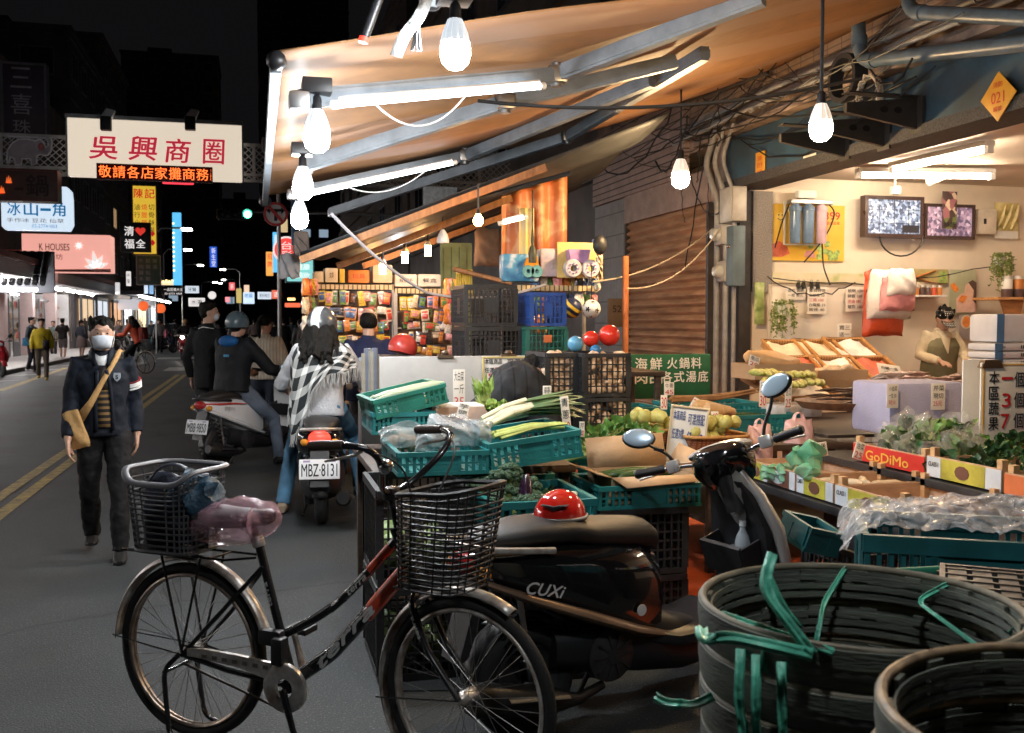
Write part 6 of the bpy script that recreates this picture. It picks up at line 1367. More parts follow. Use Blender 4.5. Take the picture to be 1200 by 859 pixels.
# ------------------------------------------------------------------ bicycle in the foreground (local: x forward, y left, z up)
bk=M('bike_black_paint',(.012,.012,.014),.22,coat=.5,var=.2);bk_red=M('bike_red_decal',(.55,.07,.03),.3);old_chrome=M('scuffed_chrome',(.56,.55,.53),.36,.55,var=.3,scale=12,dirt=(.28,.21,.16))
rim_alu=M('rusty_rim',(.42,.38,.34),.38,.9,var=.3,scale=8,dirt=(.26,.17,.11));spoke_m=M('spoke_steel',(.35,.34,.33),.35,1)
decal=M('pale_decal',(.60,.60,.58),.4)
def wheel_parts(root,c,Rr,tyre_r,rimm,spokes=36,X=I4,name='wheel'):
 b=MB(X);n=56
 b.tube([(c[0]+(Rr-tyre_r)*math.cos(a),c[1],c[2]+(Rr-tyre_r)*math.sin(a))for a in[2*math.pi*k/n for k in range(n)]],tyre_r,10,closed=True);w=b.build(name,dark_rubber,root)
 b=MB(X);q=Rr-tyre_r*2
 for s in(-1,1):b.tube([(c[0]+(q-.004)*math.cos(a),c[1]+s*.009,c[2]+(q-.004)*math.sin(a))for a in[2*math.pi*k/n for k in range(n)]],.009,8,closed=True)
 b.build('rim',rimm,w)
 b=MB(X)
 for k in range(spokes):
  s=1 if k%2 else-1;a=2*math.pi*k/spokes;h=a+(1.1 if(k//2)%2 else-1.1)
  b.tube([(c[0]+.022*math.cos(h),c[1]+s*.03,c[2]+.022*math.sin(h)),(c[0]+(q-.006)*math.cos(a),c[1]+s*.003,c[2]+(q-.006)*math.sin(a))],.0013,4)
 b.build('spoke',spoke_m,w)
 b=MB(X);b.tube([(c[0],c[1]-.05,c[2]),(c[0],c[1]-.035,c[2]),(c[0],c[1]+.035,c[2]),(c[0],c[1]+.05,c[2])],[.012,.024,.024,.012],14);b.build('hub',old_chrome,w);return w
def fender(root,c,rr,a0,a1,w,m,X=I4,name='mudguard',thick=.004):
 b=MB(X);n=30;rings=[]
 for i in range(n+1):
  a=R(a0+(a1-a0)*i/n);ring=[]
  for j in range(9):
   t=-1+j/4;r=rr-.018*t*t;ring.append((c[0]+r*math.cos(a),c[1]+t*w,c[2]+r*math.sin(a)))
  rings.append(ring)
 b.loft(rings,False,False);o=b.build(name,m,root,smooth=80);s=o.modifiers.new('thick','SOLIDIFY');s.thickness=thick;return o
def bicycle(label,loc,rot,frame_m_,decals=True,simple=False,group=None):
 t=thing('bicycle',label,'bicycle',loc,rot,group);rh,fh=(0,0,.335),(1.165,0,.335)
 wheel_parts(t,rh,.335,.021,rim_alu,36 if not simple else 18)
 fs=T(.955,0,.66)@RZ(-9)@T(-.955,0,-.66)
 wheel_parts(t,fh,.335,.021,old_chrome,36 if not simple else 18,fs)
 fender(t,rh,.368,15,178,.03,old_chrome);fender(t,fh,.368,60,215,.03,old_chrome,fs)
 b=MB();b.tube(bend(along((.455,0,.28),(.62,0,.40),(.80,0,.60),(.925,0,.74)),.03),[.026]*20 if False else.026,14)
 b.tube(bend(along((.425,0,.45),(.56,0,.515),(.72,0,.65),(.885,0,.835)),.14),.0165,12)
 b.tube([(.455,0,.27),(.385,0,.50),(.305,0,.78)],.0165,12)
 for s in(-1,1):b.tube([(.44,s*.03,.27),(.2,s*.05,.30),(0,s*.055,.335)],.011,8);b.tube([(.335,s*.012,.69),(.15,s*.045,.49),(0,s*.055,.335)],.009,8)
 b.tube([(.875,0,.87),(.955,0,.66)],.02,14);b.tube([(.455,-.04,.27),(.455,.04,.27)],.026,14);b.build('frame',frame_m_,t)
 b=MB(fs)
 for s in(-1,1):b.tube(bend(along((.955,0,.655),(.965,s*.045,.63),(1.04,s*.052,.48),(1.165,s*.05,.335)),.03),[.014]*30 if False else.0125,8)
 b.build('fork',frame_m_,t)
 if decals:
  b=MB()
  b.text('terra',-.16,-.014,.16,.016,y=-.0275,X=T(.69,0,.475)@RY(-46.5),bold=.03,shear=.3);b.text('terra',-.05,-.009,.05,.009,y=-.0178,X=T(.73,0,.662)@RY(-44),bold=.03,shear=.3);b.text('terra',-.045,-.007,.045,.007,y=-.0178,X=T(.36,0,.59)@RY(-106),bold=.03);b.build('lettering',decal,t,smooth=0)
  b=MB();b.tube([(.76,0,.553),(.80,0,.60),(.925,0,.74)],[.0262,.0267,.0267],14);b.tube([(.775,0,.715),(.86,0,.807)],.0172,12);b.build('red_band',bk_red,t)
  b=MB(fs);b.text('terra',-.04,-.006,.04,.006,y=-.066,X=T(1.0,0,.555)@RY(-115),bold=.02);b.build('fork_decal',decal,t,smooth=0)
 # seat post, saddle
 MB().tube([(.305,0,.77),(.28,0,.85)],.013,12).build('seat_post',black_plastic,t);MB().lathe([(.02,-.02),(.024,-.015),(.024,.015),(.02,.02)],12,T(.305,0,.775)@RY(-17)).build('seat_clamp',old_chrome,t)
 b=MB();rings=[]
 for i in range(15):
  u=i/14;x=.05+.33*u;w=.10*(1-u)**.8*min(1,(u+.06)*5)+.018+.008*math.sin(u*3);zc=.868-.012*math.sin(u*math.pi)+.012*u;hh=.030 if u<.7 else.024
  if i in(0,14):w*=.4;hh*=.5
  rings.append([(x,w*math.cos(a),zc+hh*math.sin(a)-(.012 if math.sin(a)<-.5 else 0))for a in[2*math.pi*k/18 for k in range(18)]])
 b.loft(rings);sd=b.build('saddle',black_plastic,t)
 b=MB()
 for s in(-1,1):b.tube([(.08,s*.03,.84),(.2,s*.022,.822),(.36,s*.02,.85)],.004,6)
 for s in(-1,1):b.tube([(.09+.012*math.cos(k),s*.05+.012*math.sin(k),.79+k*.0022)for k in[i*.6 for i in range(30)]],.0025,5)
 b.build('spring',steel,sd)
 # cranks, chain guard, pedals
 b=MB();b.lathe([(.032,0),(.036,.01),(.075,.014),(.088,.008),(.09,-.006),(.036,-.006),(.032,0)],40,T(.455,-.055,.27)@RX(90));b.loft([[(x,-.066,z-hw),(x,-.066,z+hw),(x,-.05,z+hw),(x,-.05,z-hw)]for x,z,hw in((.40,.325,.032),(.25,.345,.022),(.10,.352,.018),(.03,.35,.014))]);cg=b.build('chain_guard',old_chrome,t)
 b=MB()
 for k in range(7):x=.10+k*.045;b.bb((x,-.0685,.338-k*.001),(x+.022,-.0662,.352-k*.001))
 b.build('slot',M('guard_slot',(.10,.09,.08),.6),cg)
 b=MB();b.tube([(0,-.052,.30),(.2,-.052,.25),(.43,-.052,.19)],.005,6);b.tube([(0,-.052,.37),(.42,-.052,.35)],.005,6);b.build('chain',M('oily_chain',(.06,.05,.045),.5,.7),t)
 for s,dx,dz in((-1,.055,-.155),(1,-.055,.155)):
  b=MB();b.tube([(.455,s*.072,.27),(.455+dx*.9,s*.08,.27+dz*.9),(.455+dx,s*.08,.27+dz)],[.014,.011,.013],8);cr=b.build('crank',old_chrome if s>0 else bk,t)
  b=MB();c=(.455+dx,s*.13,.27+dz);b.rbox((c[0]-.038,c[1],c[2]),(.016,.085,.024),.004);b.rbox((c[0]+.038,c[1],c[2]),(.016,.085,.024),.004)
  for k in(-1,1):b.rbox((c[0],c[1]+k*.036,c[2]),(.062,.012,.02),.003)
  b.tube([(c[0],s*.08,c[2]),(c[0],c[1]+s*.04,c[2])],.008,8);b.build('pedal',black_plastic,cr)
 # rack, kick stand, stays, lock
 b=MB()
 for s in(-1,1):b.tube([(-.28,s*.06,.71),(.20,s*.06,.71),(.31,s*.02,.72)],.005,6);b.tube([(.0,s*.06,.345),(-.08,s*.07,.71)],.005,6);b.tube([(.0,s*.062,.345),(.10,s*.07,.71)],.005,6)
 for k in range(5):b.tube([(-.26+k*.1,-.06,.71),(-.26+k*.1,.06,.71)],.004,6)
 b.build('rear_rack',bk,t)
 b=MB()
 for s in(-1,1):b.tube([(0,s*.06,.335),(-.36,s*.03,.36)],.0025,5)
 b.build('mudguard_stay',bk,t);b=MB(fs)
 for s in(-1,1):b.tube([(1.165,s*.058,.335),(.80,s*.03,.27)],.003,5)
 b.build('mudguard_stay',bk,t)
 b=MB()
 for s in(-1,1):b.tube(bend(along((.0,s*.075,.34),(-.06,s*.09,.28),(-.03,s*.10,.04),(.06,s*.11,.012)),.04),.010,8)
 b.tube([(-.06,-.09,.27),(-.06,.09,.27)],.008,8);b.build('stand',bk,t)
 b=MB();b.rbox((.385,-.035,.44),(.10,.04,.06),.015);b.rbox((.43,-.05,.40),(.05,.05,.10),.012);b.build('wheel_lock',black_plastic,t)
 # handlebar
 b=MB(fs);b.tube([(.875,0,.87),(.845,0,.985)],.0125,12);b.rbox((.85,0,.985),(.05,.05,.05),.015)
 for s in(-1,1):b.tube(bend(along((.85,0,.99),(.865,s*.07,1.0),(.94,s*.16,1.10),(.955,s*.22,1.165),(.90,s*.27,1.185),(.76,s*.29,1.175)),.05),.0115,10)
 b.build('handlebar',bk,t)
 for s in(-1,1):
  b=MB(fs);b.tube([(.87,s*.274,1.184),(.80,s*.284,1.179),(.745,s*.291,1.174)],[.0155,.0175,.0165],12);b.build('grip',M('brown_black_grip',(.05,.03,.022),.55),t)
  b=MB(fs);b.tube([(.93,s*.24,1.172),(.90,s*.25,1.15),(.79,s*.27,1.125)],[.007,.006,.005],6);b.build('brake_lever',old_chrome,t)
  b=MB(fs);b.tube(bend(along((.93,s*.24,1.165),(1.02,s*.16,1.13),(.99,s*.05,.95),(.93,0,.80)),.08),.0035,6);b.build('brake_cable',wire_m,t)
 b=MB(fs);b.lathe([(0,.026),(.016,.022),(.026,.006),(.027,0),(0,0)],18,T(.955,-.16,1.105)@RX(60));b.build('bell',chrome,t)
 # baskets
 b=MB(fs);w,dp=.155,.15
 def rg(z,s):return[(1.07+s*dp*math.copysign(abs(math.cos(a))**.55,math.cos(a))+(z-.7)*.10,s*w*math.copysign(abs(math.sin(a))**.55,math.sin(a)),z+.035*math.sin(a)*0+(.0 if z<1 else.02*math.cos(a)))for a in[2*math.pi*k/44 for k in range(44)]]
 for k in range(17):b.tube(rg(.70+.325*k/16,.86+.16*k/16),.0042 if k<16 else.009,5,closed=True)
 top_,bot_=rg(1.02,1.015),rg(.70,.86)
 for k in range(0,44,2):b.tube([bot_[k],top_[k]],.0035,4)
 for k in range(7):q=-.12+.04*k;b.tube([(1.07-.12,q,.7),(1.07+.12,q,.7)],.0035,4)
 b.build('front_basket',M('black_wire_basket',(.016,.016,.016),.5,.3),t)
 b=MB();W_,D_,H_=.130,.160,.29;cx=-.065
 def rr2(z,s,dip=0.):return[(cx+s*D_*math.copysign(abs(math.cos(a))**.45,math.cos(a)),s*W_*math.copysign(abs(math.sin(a))**.45,math.sin(a)),z-dip*max(0,-math.sin(a))**1.5*(1-abs(math.cos(a))**3))for a in[2*math.pi*k/60 for k in range(60)]]
 lo=[rr2(.725+H_*k/12,.84+.16*k/12,.05*(k/12)**3)for k in range(13)]
 for k in range(1,12):b.tube(lo[k],.0042,5,closed=True)
 for k in range(60):
  if k%2==0:b.tube([l[k]for l in lo],.0042,4)
 b.tube(lo[0],.008,6,closed=True);b.build('rear_basket',M('grey_plastic_basket',(.075,.075,.08),.5,bump=.1),t);MB().tube(rr2(1.03,1.02,.05),.014,8,closed=True,flat=.7).build('basket_rim',M('grey_basket_rim',(.16,.16,.17),.45),t)
 b=MB();b.bb((cx-.145,-.105,.722),(cx+.145,.105,.730));b.build('basket_floor',MATS['grey_plastic_basket'],t)
 return t,fs
BR=gz(227,863);BF=gz(548,925);ang=math.degrees(math.atan2(BF.y-BR.y,BF.x-BR.x))
bike,_=bicycle('black city bicycle with two baskets parked across the foreground',BR,ang,bk)
BX=T(BR)@RZ(ang)
# plastic wrapped saddle cover and the bag in the basket
b=MB(BX);rings=[]
for i in range(22):
 u=i/21;x=.03+.37*u;w=(.125*math.sin(math.pi*min(1,u*1.15+.08))**.5 if u<.80 else.125*max(.10,.86-(u-.80)*4.0));hh=.075*math.sin(math.pi*min(.97,u*.93+.06))**.55+.004
 zc=.842+.025*u-.02*(1-u);hh*=1.12
 rings.append([(x+rnd(-.004,.004),(w+rnd(-.006,.006))*math.cos(a),zc+(hh+rnd(-.006,.006))*math.sin(a))for a in[2*math.pi*k/26 for k in range(26)]])
b.loft(rings);o=b.thing('saddle_cover',M('pink_clear_film',(.74,.42,.50),.14,var=.3,scale=9,alpha=.27,bump=.7,bscale=30,spec=.8),'crinkled pink clear plastic bag wrapped round the bicycle saddle','plastic bag',smooth=70)
b=MB(BX);b.tube([(.285,0,.835),(.295,0,.80),(.30,0,.775)],[.05,.022,.03],12);o=b.thing('bag_knot',MATS['pink_clear_film'],'pink plastic twist knotted below the bicycle saddle','plastic bag')
t=thing('shopping_bag','navy and blue soft bag lying in the rear bicycle basket','bag',BX@Vector((-.065,0,.732)),ang)
b=MB();pillow(b,.28,.27,.18,5,n=16,rough=.02);o=b.build('body',M('navy_nylon',(.016,.02,.035),.5,bump=.4,bscale=30),t)
b=MB(T(.09,-.03,.13)@RY(20));pillow(b,.17,.16,.15,9,n=14,rough=.02);b.build('flap',M('blue_nylon',(.02,.06,.10),.5,bump=.4,bscale=30),t)
MB().tube(bend(along((-.10,-.05,.23),(-.05,-.02,.31),(.04,0,.31),(.09,.02,.24)),.05),.012,6,flat=.4).build('handle',MATS['navy_nylon'],t)

# ------------------------------------------------------------------ scooters (local: rear axle at x=0, x forward, y left)
def srg(x,zc,hw,hh,p=.75,n=22,y=0.):return[(x,y+hw*math.copysign(abs(math.cos(a))**p,math.cos(a)),zc+hh*math.copysign(abs(math.sin(a))**p,math.sin(a)))for a in[2*math.pi*k/n for k in range(n)]]
sc_black=M('gloss_black_panel',(.008,.008,.009),.10,coat=1.,var=.1);sc_trim=M('bronze_trim',(.20,.14,.10),.35,.5,var=.25);seat_v=M('seat_vinyl',(.02,.018,.017),.5,bump=.15,bscale=180);silver=M('silver_panel',(.50,.49,.48),.3,.4,var=.1)
sc_white=M('gloss_white_panel',(.72,.72,.72),.2,coat=.6,var=.05);engine_m=M('engine_grey',(.05,.05,.052),.5,.5,var=.4);mirror_m=M('mirror_glass',(.50,.64,.76),.22,.45,var=.02,coat=.6)
tail_red=E('tail_lamp_red',(1,.05,.03),1.6);tail_dull=M('tail_lens_dull',(.35,.02,.02),.2);amber=M('amber_lens',(.6,.25,.03),.2);plate_m=M('plate_white',(.72,.72,.72),.45,var=.04)
head_lit=E('headlamp_lit',(1,.93,.82),90)
def scooter(label,loc,rot,panel,trim,plate=None,steer=0.,tail=tail_dull,head=None,group=None,script=None,big=False,seatc=None,mirrors=True,stripe=None,fx=0.):
 t=thing('scooter',label,'scooter',loc,rot,group);wb=1.26;wr=.225;FX=T(-fx,0,0)
 def wheel(cx,X=I4):
  b=MB(X);n=40;b.tube([(cx+(wr-.05)*math.cos(a),0,wr+(wr-.05)*math.sin(a))for a in[2*math.pi*k/n for k in range(n)]],.05,12,closed=True);w=b.build('wheel',dark_rubber,t)
  b=MB(X);b.lathe([(.02,-.03),(.045,-.032),(.05,-.02),(.118,-.028),(.132,-.045),(.136,0),(.132,.045),(.118,.028),(.05,.02),(.045,.032),(.02,.03)],24,T(cx,0,wr)@RX(90))
  b.build('rim',engine_m,w)
  b=MB(X)
  for k in range(5):a=R(72*k);b.bb((.03,-.018,-.016),(.12,.018,.016),T(cx,0,wr)@RY(72*k))
  b.build('spoke',silver,w)
 wheel(0);SX=FX@T(1.06,0,.85)@Matrix.Rotation(R(steer),4,Vector((-.45,0,.89)))@T(-1.06,0,-.85);wheel(wb,SX)
 # tail body panels
 b=MB();b.loft([srg(-.28,.70,.045,.035),srg(-.2,.69,.09,.065),srg(-.05,.655,.135,.11),srg(.15,.60,.165,.16),srg(.32,.55,.17,.20),srg(.48,.50,.155,.22),srg(.58,.46,.12,.2)]);b.build('body',panel,t)
 b=MB()
 for s in(-1,1):b.tube([(-.26,s*.075,.655),(-.05,s*.150,.565),(.2,s*.172,.47),(.42,s*.165,.385),(.6,s*.13,.33)],[.012,.024,.030,.028,.018],8,flat=.8)
 b.build('trim',trim,t)
 if stripe is not None:
  b=MB()
  for s in(-1,1):b.tube([(-.27,s*.05,.715),(-.1,s*.128,.705),(.1,s*.158,.70),(.26,s*.17,.685)],[.012,.018,.018,.008],8,flat=.6)
  b.build('stripe',stripe,t)
 b=MB();b.loft([srg(.10,.33,.09,.08),srg(.25,.32,.12,.10),srg(.5,.31,.13,.14),srg(.7,.26,.15,.11),srg(.88,.25,.14,.08),srg(.98,.28,.10,.05)]);b.build('under_cover',black_plastic,t)
 if big:
  b=MB();b.loft([srg(-.25,.69,.12,.06),srg(-.2,.68,.165,.10),srg(-.02,.65,.185,.14),srg(.15,.60,.19,.16)]);b.build('tail_cover',panel,t)
  b=MB();b.loft([srg(-.24,.36,.08,.10),srg(-.12,.36,.15,.15),srg(.1,.38,.18,.17),srg(.3,.38,.17,.15)]);b.build('lower_cover',black_plastic,t)
 # seat
 b=MB();b.loft([srg(-.22,.765,.05,.02),srg(-.18,.775,.10,.038),srg(0,.79,.135,.048),srg(.16,.785,.145,.05),srg(.26,.76,.14,.05),srg(.42,.745,.125,.055),srg(.54,.73,.10,.06),srg(.60,.70,.07,.05)]);b.build('seat',seatc or seat_v,t)
 b=MB()
 for s in(-1,1):b.tube(bend(along((.05,s*.15,.735),(-.2,s*.14,.76),(-.30,s*.06,.775),(-.31,0,.775)),.06),.013,8)
 b.build('grab_rail',old_chrome if panel is not sc_white else black_plastic,t)
 # tail lamp, fender, plate
 b=MB();b.ball((-.255,0,.70),(.045,.075 if not big else.085,.045 if not big else.062),16);b.build('tail_lamp',tail,t)
 for s in(-1,1):MB().ball((-.235,s*.11,.67),(.035,.035,.03),12).build('indicator',amber,t)
 fender(t,(0,0,wr),wr+.03,60,175,.06,black_plastic,name='rear_fender',thick=.006)
 b=MB();b.prism([(-.22,.64),(-.17,.64),(-.27,.36),(-.31,.34)],-.07,.07);b.build('plate_holder',black_plastic,t)
 if plate:
  X=T(-.305,0,.475)@RX(0)@RZ(-90)@RX(-14);po=MB(X).rbox((0,0,0),(.30,.006,.15),.008).build('number_plate',plate_m,t)
  b=MB(X);b.text(plate,-.132,-.055,.132,.04,y=-.0042,bold=.02);b.build('lettering',ink,po,smooth=0)
  b=MB(X);b.bb((-.12,-.0042,.052),(-.07,-.0032,.066));b.bb((.07,-.0042,.052),(.12,-.0032,.066));b.build('sticker',M('plate_sticker',(.35,.25,.45)),po)
 # engine, fan cover, muffler, shock
 b=MB();b.rbox((.14,.09,.24),(.42,.09,.16),.04);b.lathe([(0,.03),(.06,.03),(.105,.015),(.11,-.03)],24,T(.33,-.11,.29)@RX(90));b.tube([(.33,-.10,.29),(.33,.10,.29)],.10,18);b.build('engine',engine_m,t)
 b=MB()
 for k in range(10):b.bb((.03,-.003,-.004),(.092,.003,.004),T(.33,-.142,.29)@RY(36*k))
 b.lathe([(.02,0),(.03,.006),(0,.008)],14,T(.33,-.142,.29)@RX(90));b.build('fan_cover',M('fan_dark',(.025,.025,.026),.45),t)
 b=MB();b.tube([(.30,-.10,.17),(.15,-.15,.16),(.0,-.17,.19),(-.30,-.175,.25),(-.33,-.175,.255)],[.018,.022,.055,.062,.045],14);b.build('muffler',M('muffler_black',(.03,.03,.03),.4,.6),t);MB().tube([(-.2,-.235,.245),(.06,-.225,.21)],.022,8,flat=.5).build('muffler_guard',engine_m,t)
 for s in(-1,1):
  b=MB();b.tube([(-.02,s*.10,.24),(-.08,s*.11,.58)],.012,8)
  b.tube([(-.028-.0052*k+.026*math.cos(k*1.3),s*.10+.026*math.sin(k*1.3),.30+.0205*k*.5)for k in range(26)],.005,5);b.build('shock_absorber',steel,t)
 # floor, leg shield, apron
 b=MB();b.loft([srg(.52,.33,.13,.035,.5),srg(.62,.315,.19,.03,.4),srg(.85,.315,.19,.03,.4),srg(.95,.34,.17,.04,.5)]);b.build('floorboard',black_plastic,t)
 b=MB(FX);b.loft([[(x+(.05 if abs(y)>.6 else.0)+.0,y*w,z)for x,y in((x0-.05,-1),(x0+.0,-.6),(x0+.03,0),(x0+.0,.6),(x0-.05,1),(x0+.015,.95),(x0+.075,.5),(x0+.11,0),(x0+.075,-.5),(x0+.015,-.95))]for x0,z,w in((1.10,.32,.13),(1.12,.42,.16),(1.11,.55,.172),(1.09,.70,.165),(1.05,.82,.13),(1.02,.90,.09))]);b.build('leg_shield',panel if panel is not sc_black else black_plastic,t)
 b=MB(FX);b.loft([srg(1.03,.90,.09,.05),srg(1.10,.80,.13,.08),srg(1.19,.68,.13,.12),srg(1.25,.58,.11,.11),srg(1.30,.52,.06,.06)]);b.build('apron',silver if panel is sc_black else panel,t)
 for s in(-1,1):MB(FX).tube([(1.05,s*.06,.94),(1.10,s*.125,.84),(1.16,s*.172,.70),(1.19,s*.185,.57),(1.18,s*.165,.42)],[.016,.030,.036,.034,.02],10,flat=.8).build('shield_trim',silver if panel is sc_black else panel,t)
 b=MB(T(.13,0,0));b.prism([(.90,.50),(.98,.50),(.98,.66),(.86,.62)],-.13,-.12);b.prism([(.90,.50),(.98,.50),(.98,.66),(.86,.62)],.12,.13);b.prism([(.90,.49),(.91,.49),(.868,.63),(.855,.62)],-.119,.119);b.bb((.905,-.119,.49),(.98,.119,.50));b.build('glove_pocket',black_plastic,t)
 fender(t,(wb,0,wr),wr+.045,20,165,.075,panel,SX,'front_fender',.006)
 b=MB(SX)
 for s in(-1,1):b.tube([(1.10,s*.075,.62),(wb,s*.085,wr)],.018,10)
 b.build('fork',engine_m,t)
 # head
 b=MB(SX);b.loft([srg(.93,1.0,.05,.03),srg(.97,1.0,.11,.055),srg(1.04,.975,.14,.085),srg(1.10,.945,.125,.09),srg(1.15,.92,.06,.05)]);b.build('handlebar_cover',panel,t)
 MB(SX).lathe([(.045,-.08),(.05,0),(.05,.1)],14,T(1.055,0,.84)).build('steering_column',black_plastic,t)
 b=MB(SX);b.loft([srg(1.0,1.033,.115,.02,1),srg(1.045,1.03,.145,.035,1),srg(1.085,1.01,.13,.03,1)]);b.build('dashboard_band',silver,t)
 MB(SX).ball((1.135,0,.93),(.04,.075,.055),16).build('headlamp',head or M('headlamp_glass',(.35,.37,.4),.1),t)
 b=MB(SX)
 for s in(-1,1):b.tube(bend(along((1.03,s*.08,.99),(1.0,s*.2,1.01),(.95,s*.36,1.02)),.05),.012,10)
 b.build('handlebar',chrome,t)
 for s in(-1,1):
  b=MB(SX);b.tube([(.985,s*.245,1.013),(.955,s*.345,1.02),(.95,s*.362,1.02),(.947,s*.372,1.02)],[.019,.019,.022,.014],12);b.build('grip',black_plastic,t)
  MB(SX).rbox((.995,s*.205,1.012),(.06,.055,.055),.012).build('switch_housing',silver,t)
  MB(SX).tube([(1.02,s*.215,1.01),(1.03,s*.26,1.0),(.995,s*.37,.995)],[.009,.008,.009],8,flat=.6).build('brake_lever',alu,t)
  if mirrors:
   b=MB(SX);b.tube(bend(along((1.0,s*.20,1.03),(.99,s*.22,1.09),(.98,s*.27,1.16-(.05 if s>0 else.02)),(.97,s*.29,1.235-(.09 if s>0 else.035))),.05),.0075,8);mo=b.build('mirror_stalk',black_plastic,t)
   b=MB(SX@T(.97,s*.315,1.262-(.09 if s>0 else.035))@RZ(s*14)@RX(s*16)@RY(8));b.ball((.012,0,0),(.024,.074,.046),20);mh=b.build('mirror_shell',black_plastic,mo)
   b=MB(SX@T(.97,s*.315,1.262-(.09 if s>0 else.035))@RZ(s*14)@RX(s*16)@RY(8));b.ball((-.010,0,0),(.006,.067,.040),20);b.build('mirror_glass',mirror_m,mo)
 b=MB();b.tube([(.42,.10,.22),(.36,.16,.02)],.011,8);b.bb((.33,.15,.0),(.39,.18,.012));b.build('stand',engine_m,t)
 if script:
  b=MB();b.text(script,-.085,-.022,.085,.022,y=-.0,X=T(.0,-.170,.60)@RY(14)@RX(-6),bold=.03,shear=.35,ext=.003);b.build('script_badge',M('badge_silver_bright',(.62,.62,.62),.3,.2),t,smooth=0)
  b=MB();b.lathe([(0,.004),(.022,.003),(.023,0)],20,T(.44,-.168,.46)@RX(90));b.build('round_sticker',plate_m,t)
 return t,SX
SR=gz(612,861);S1,S1X=scooter('big black scooter with brown trim parked behind the foreground bicycle',SR,16,sc_black,sc_trim,steer=43,script='CUXi')
SM=T(SR)@RZ(16)
# red helmet on its seat
t=thing('helmet','glossy red open helmet resting on the black scooter seat','helmet',SM@Vector((.17,0,.824)),30)
MB().ball((0,0,.0),(.108,.098,.108),32,zmin=0.02).build('shell',M('gloss_red_helmet',(.52,.018,.012),.12,coat=1.,var=.06),t)
MB().tube([(.110*math.cos(a),.100*math.sin(a),.004)for a in[2*math.pi*k/32 for k in range(32)]],.007,8,closed=True).build('rim',M('helmet_rim_grey',(.2,.2,.2),.4),t)
b=MB(RZ(-62));b.prism([(-.05,.072),(-.015,.062),(0,.05),(.02,.062),(.055,.075),(.02,.073),(0,.068),(-.02,.072)],-.106,-.07,T(0,0,-.012));b.build('emblem',ink,t)
# bottle in the glove pocket
t=thing('water_bottle','clear plastic water bottle in the scooter front pocket','bottle',SM@Vector((1.065,-.06,.505)),0)
MB().lathe([(0,.0),(.03,.0),(.033,.01),(.033,.06),(.030,.07),(.033,.08),(.033,.13),(.025,.16),(.012,.185),(.012,.2)],18).build('body',M('bottle_clear',(.55,.62,.68),.08,alpha=.55,var=.1),t);MB().lathe([(.014,.2),(.014,.222),(0,.223)],14).build('cap',M('bottle_cap',(.65,.68,.7),.4),t)
# scooter seen from behind with lit tail lamp
S2L=gz(377,614);S2,_=scooter('black scooter with glowing red tail lamp carrying the woman in the plaid shawl',S2L,84,sc_black,black_plastic,'MBZ·8131',tail=tail_red,big=True,mirrors=True)
W1L=gz(256,549);W2L=gz(333,535)
wa=math.degrees(math.atan2(W2L.y-W1L.y,W2L.x-W1L.x))
S3,_=scooter('white scooter with red stripe and grey helmeted rider',W1L,wa,sc_white,sc_white,'MBB·9850',stripe=M('scooter_red_stripe',(.55,.03,.02),.3),mirrors=True)
b=MB();b.text('gogoro',-.075,-.022,.075,.022,y=-.0,X=T(.02,-.158,.645)@RY(10)@RX(-8),bold=.0);b.build('lettering',M('badge_grey',(.2,.2,.2),.4),S3,smooth=0)
S4,_=scooter('oncoming red scooter with its headlamp lit',gz(217,422)+Vector((0,1.2,0)),-95,M('dark_red_panel',(.12,.01,.012),.2,coat=.5),black_plastic,head=head_lit)
S5,_=scooter('dark red scooter cut by the left picture edge',gz(-14,440),-60,M('wine_red_panel',(.25,.01,.015),.2,coat=.5),black_plastic)
# parked scooters along the left and under the stalls
pal=[sc_black,sc_white,M('navy_panel',(.02,.03,.08),.2,coat=.5),M('grey_panel',(.2,.2,.21),.25,coat=.4)]
for k,(px,py,rt)in enumerate(((120,417,20),(128,415,25),(172,414,15),(248,409,95),(256,407,80),(330,414,100),(343,411,95))):
 scooter(['black scooter parked at the kerb behind the masked man','white scooter parked beside the black one at the kerb','navy scooter parked beyond the red cyclist','grey scooter heading away in the traffic, left one','black scooter heading away in the traffic, right one','white scooter waiting in the dark near the stalls','navy scooter waiting in the dark near the stalls'][k],gz(px,py),rt,pal[k%4],black_plastic,tail=tail_red if k in(3,4)else tail_dull,group='distant scooters',mirrors=k in(3,4))
for k,(px,py,rt)in enumerate(((184,408,10),(193,406,20),(200,405,15),(236,404,95),(262,406,88),(270,404,92),(283,402,90),(295,401,95),(228,402,-90),(240,400,-92),(212,401,-88),(308,404,90))):
 o_=[S4,S3,S5][0 if px in(228,240,212)else(1 if k%2 else 2)];dup(o_,gz(px,py),rt,'small far scooter in the street crowd, %s of the twelve from the left'%['second','third','fourth','seventh','ninth','tenth','eleventh','last but one','sixth','eighth','fifth','twelfth'][k],'far scooters in the street crowd')
# orange rider's bicycle
b2,_=bicycle('thin city bicycle of the cyclist in the red orange jacket',gz(171,438),148,M('white_bike_paint',(.45,.45,.45),.3),False,True)
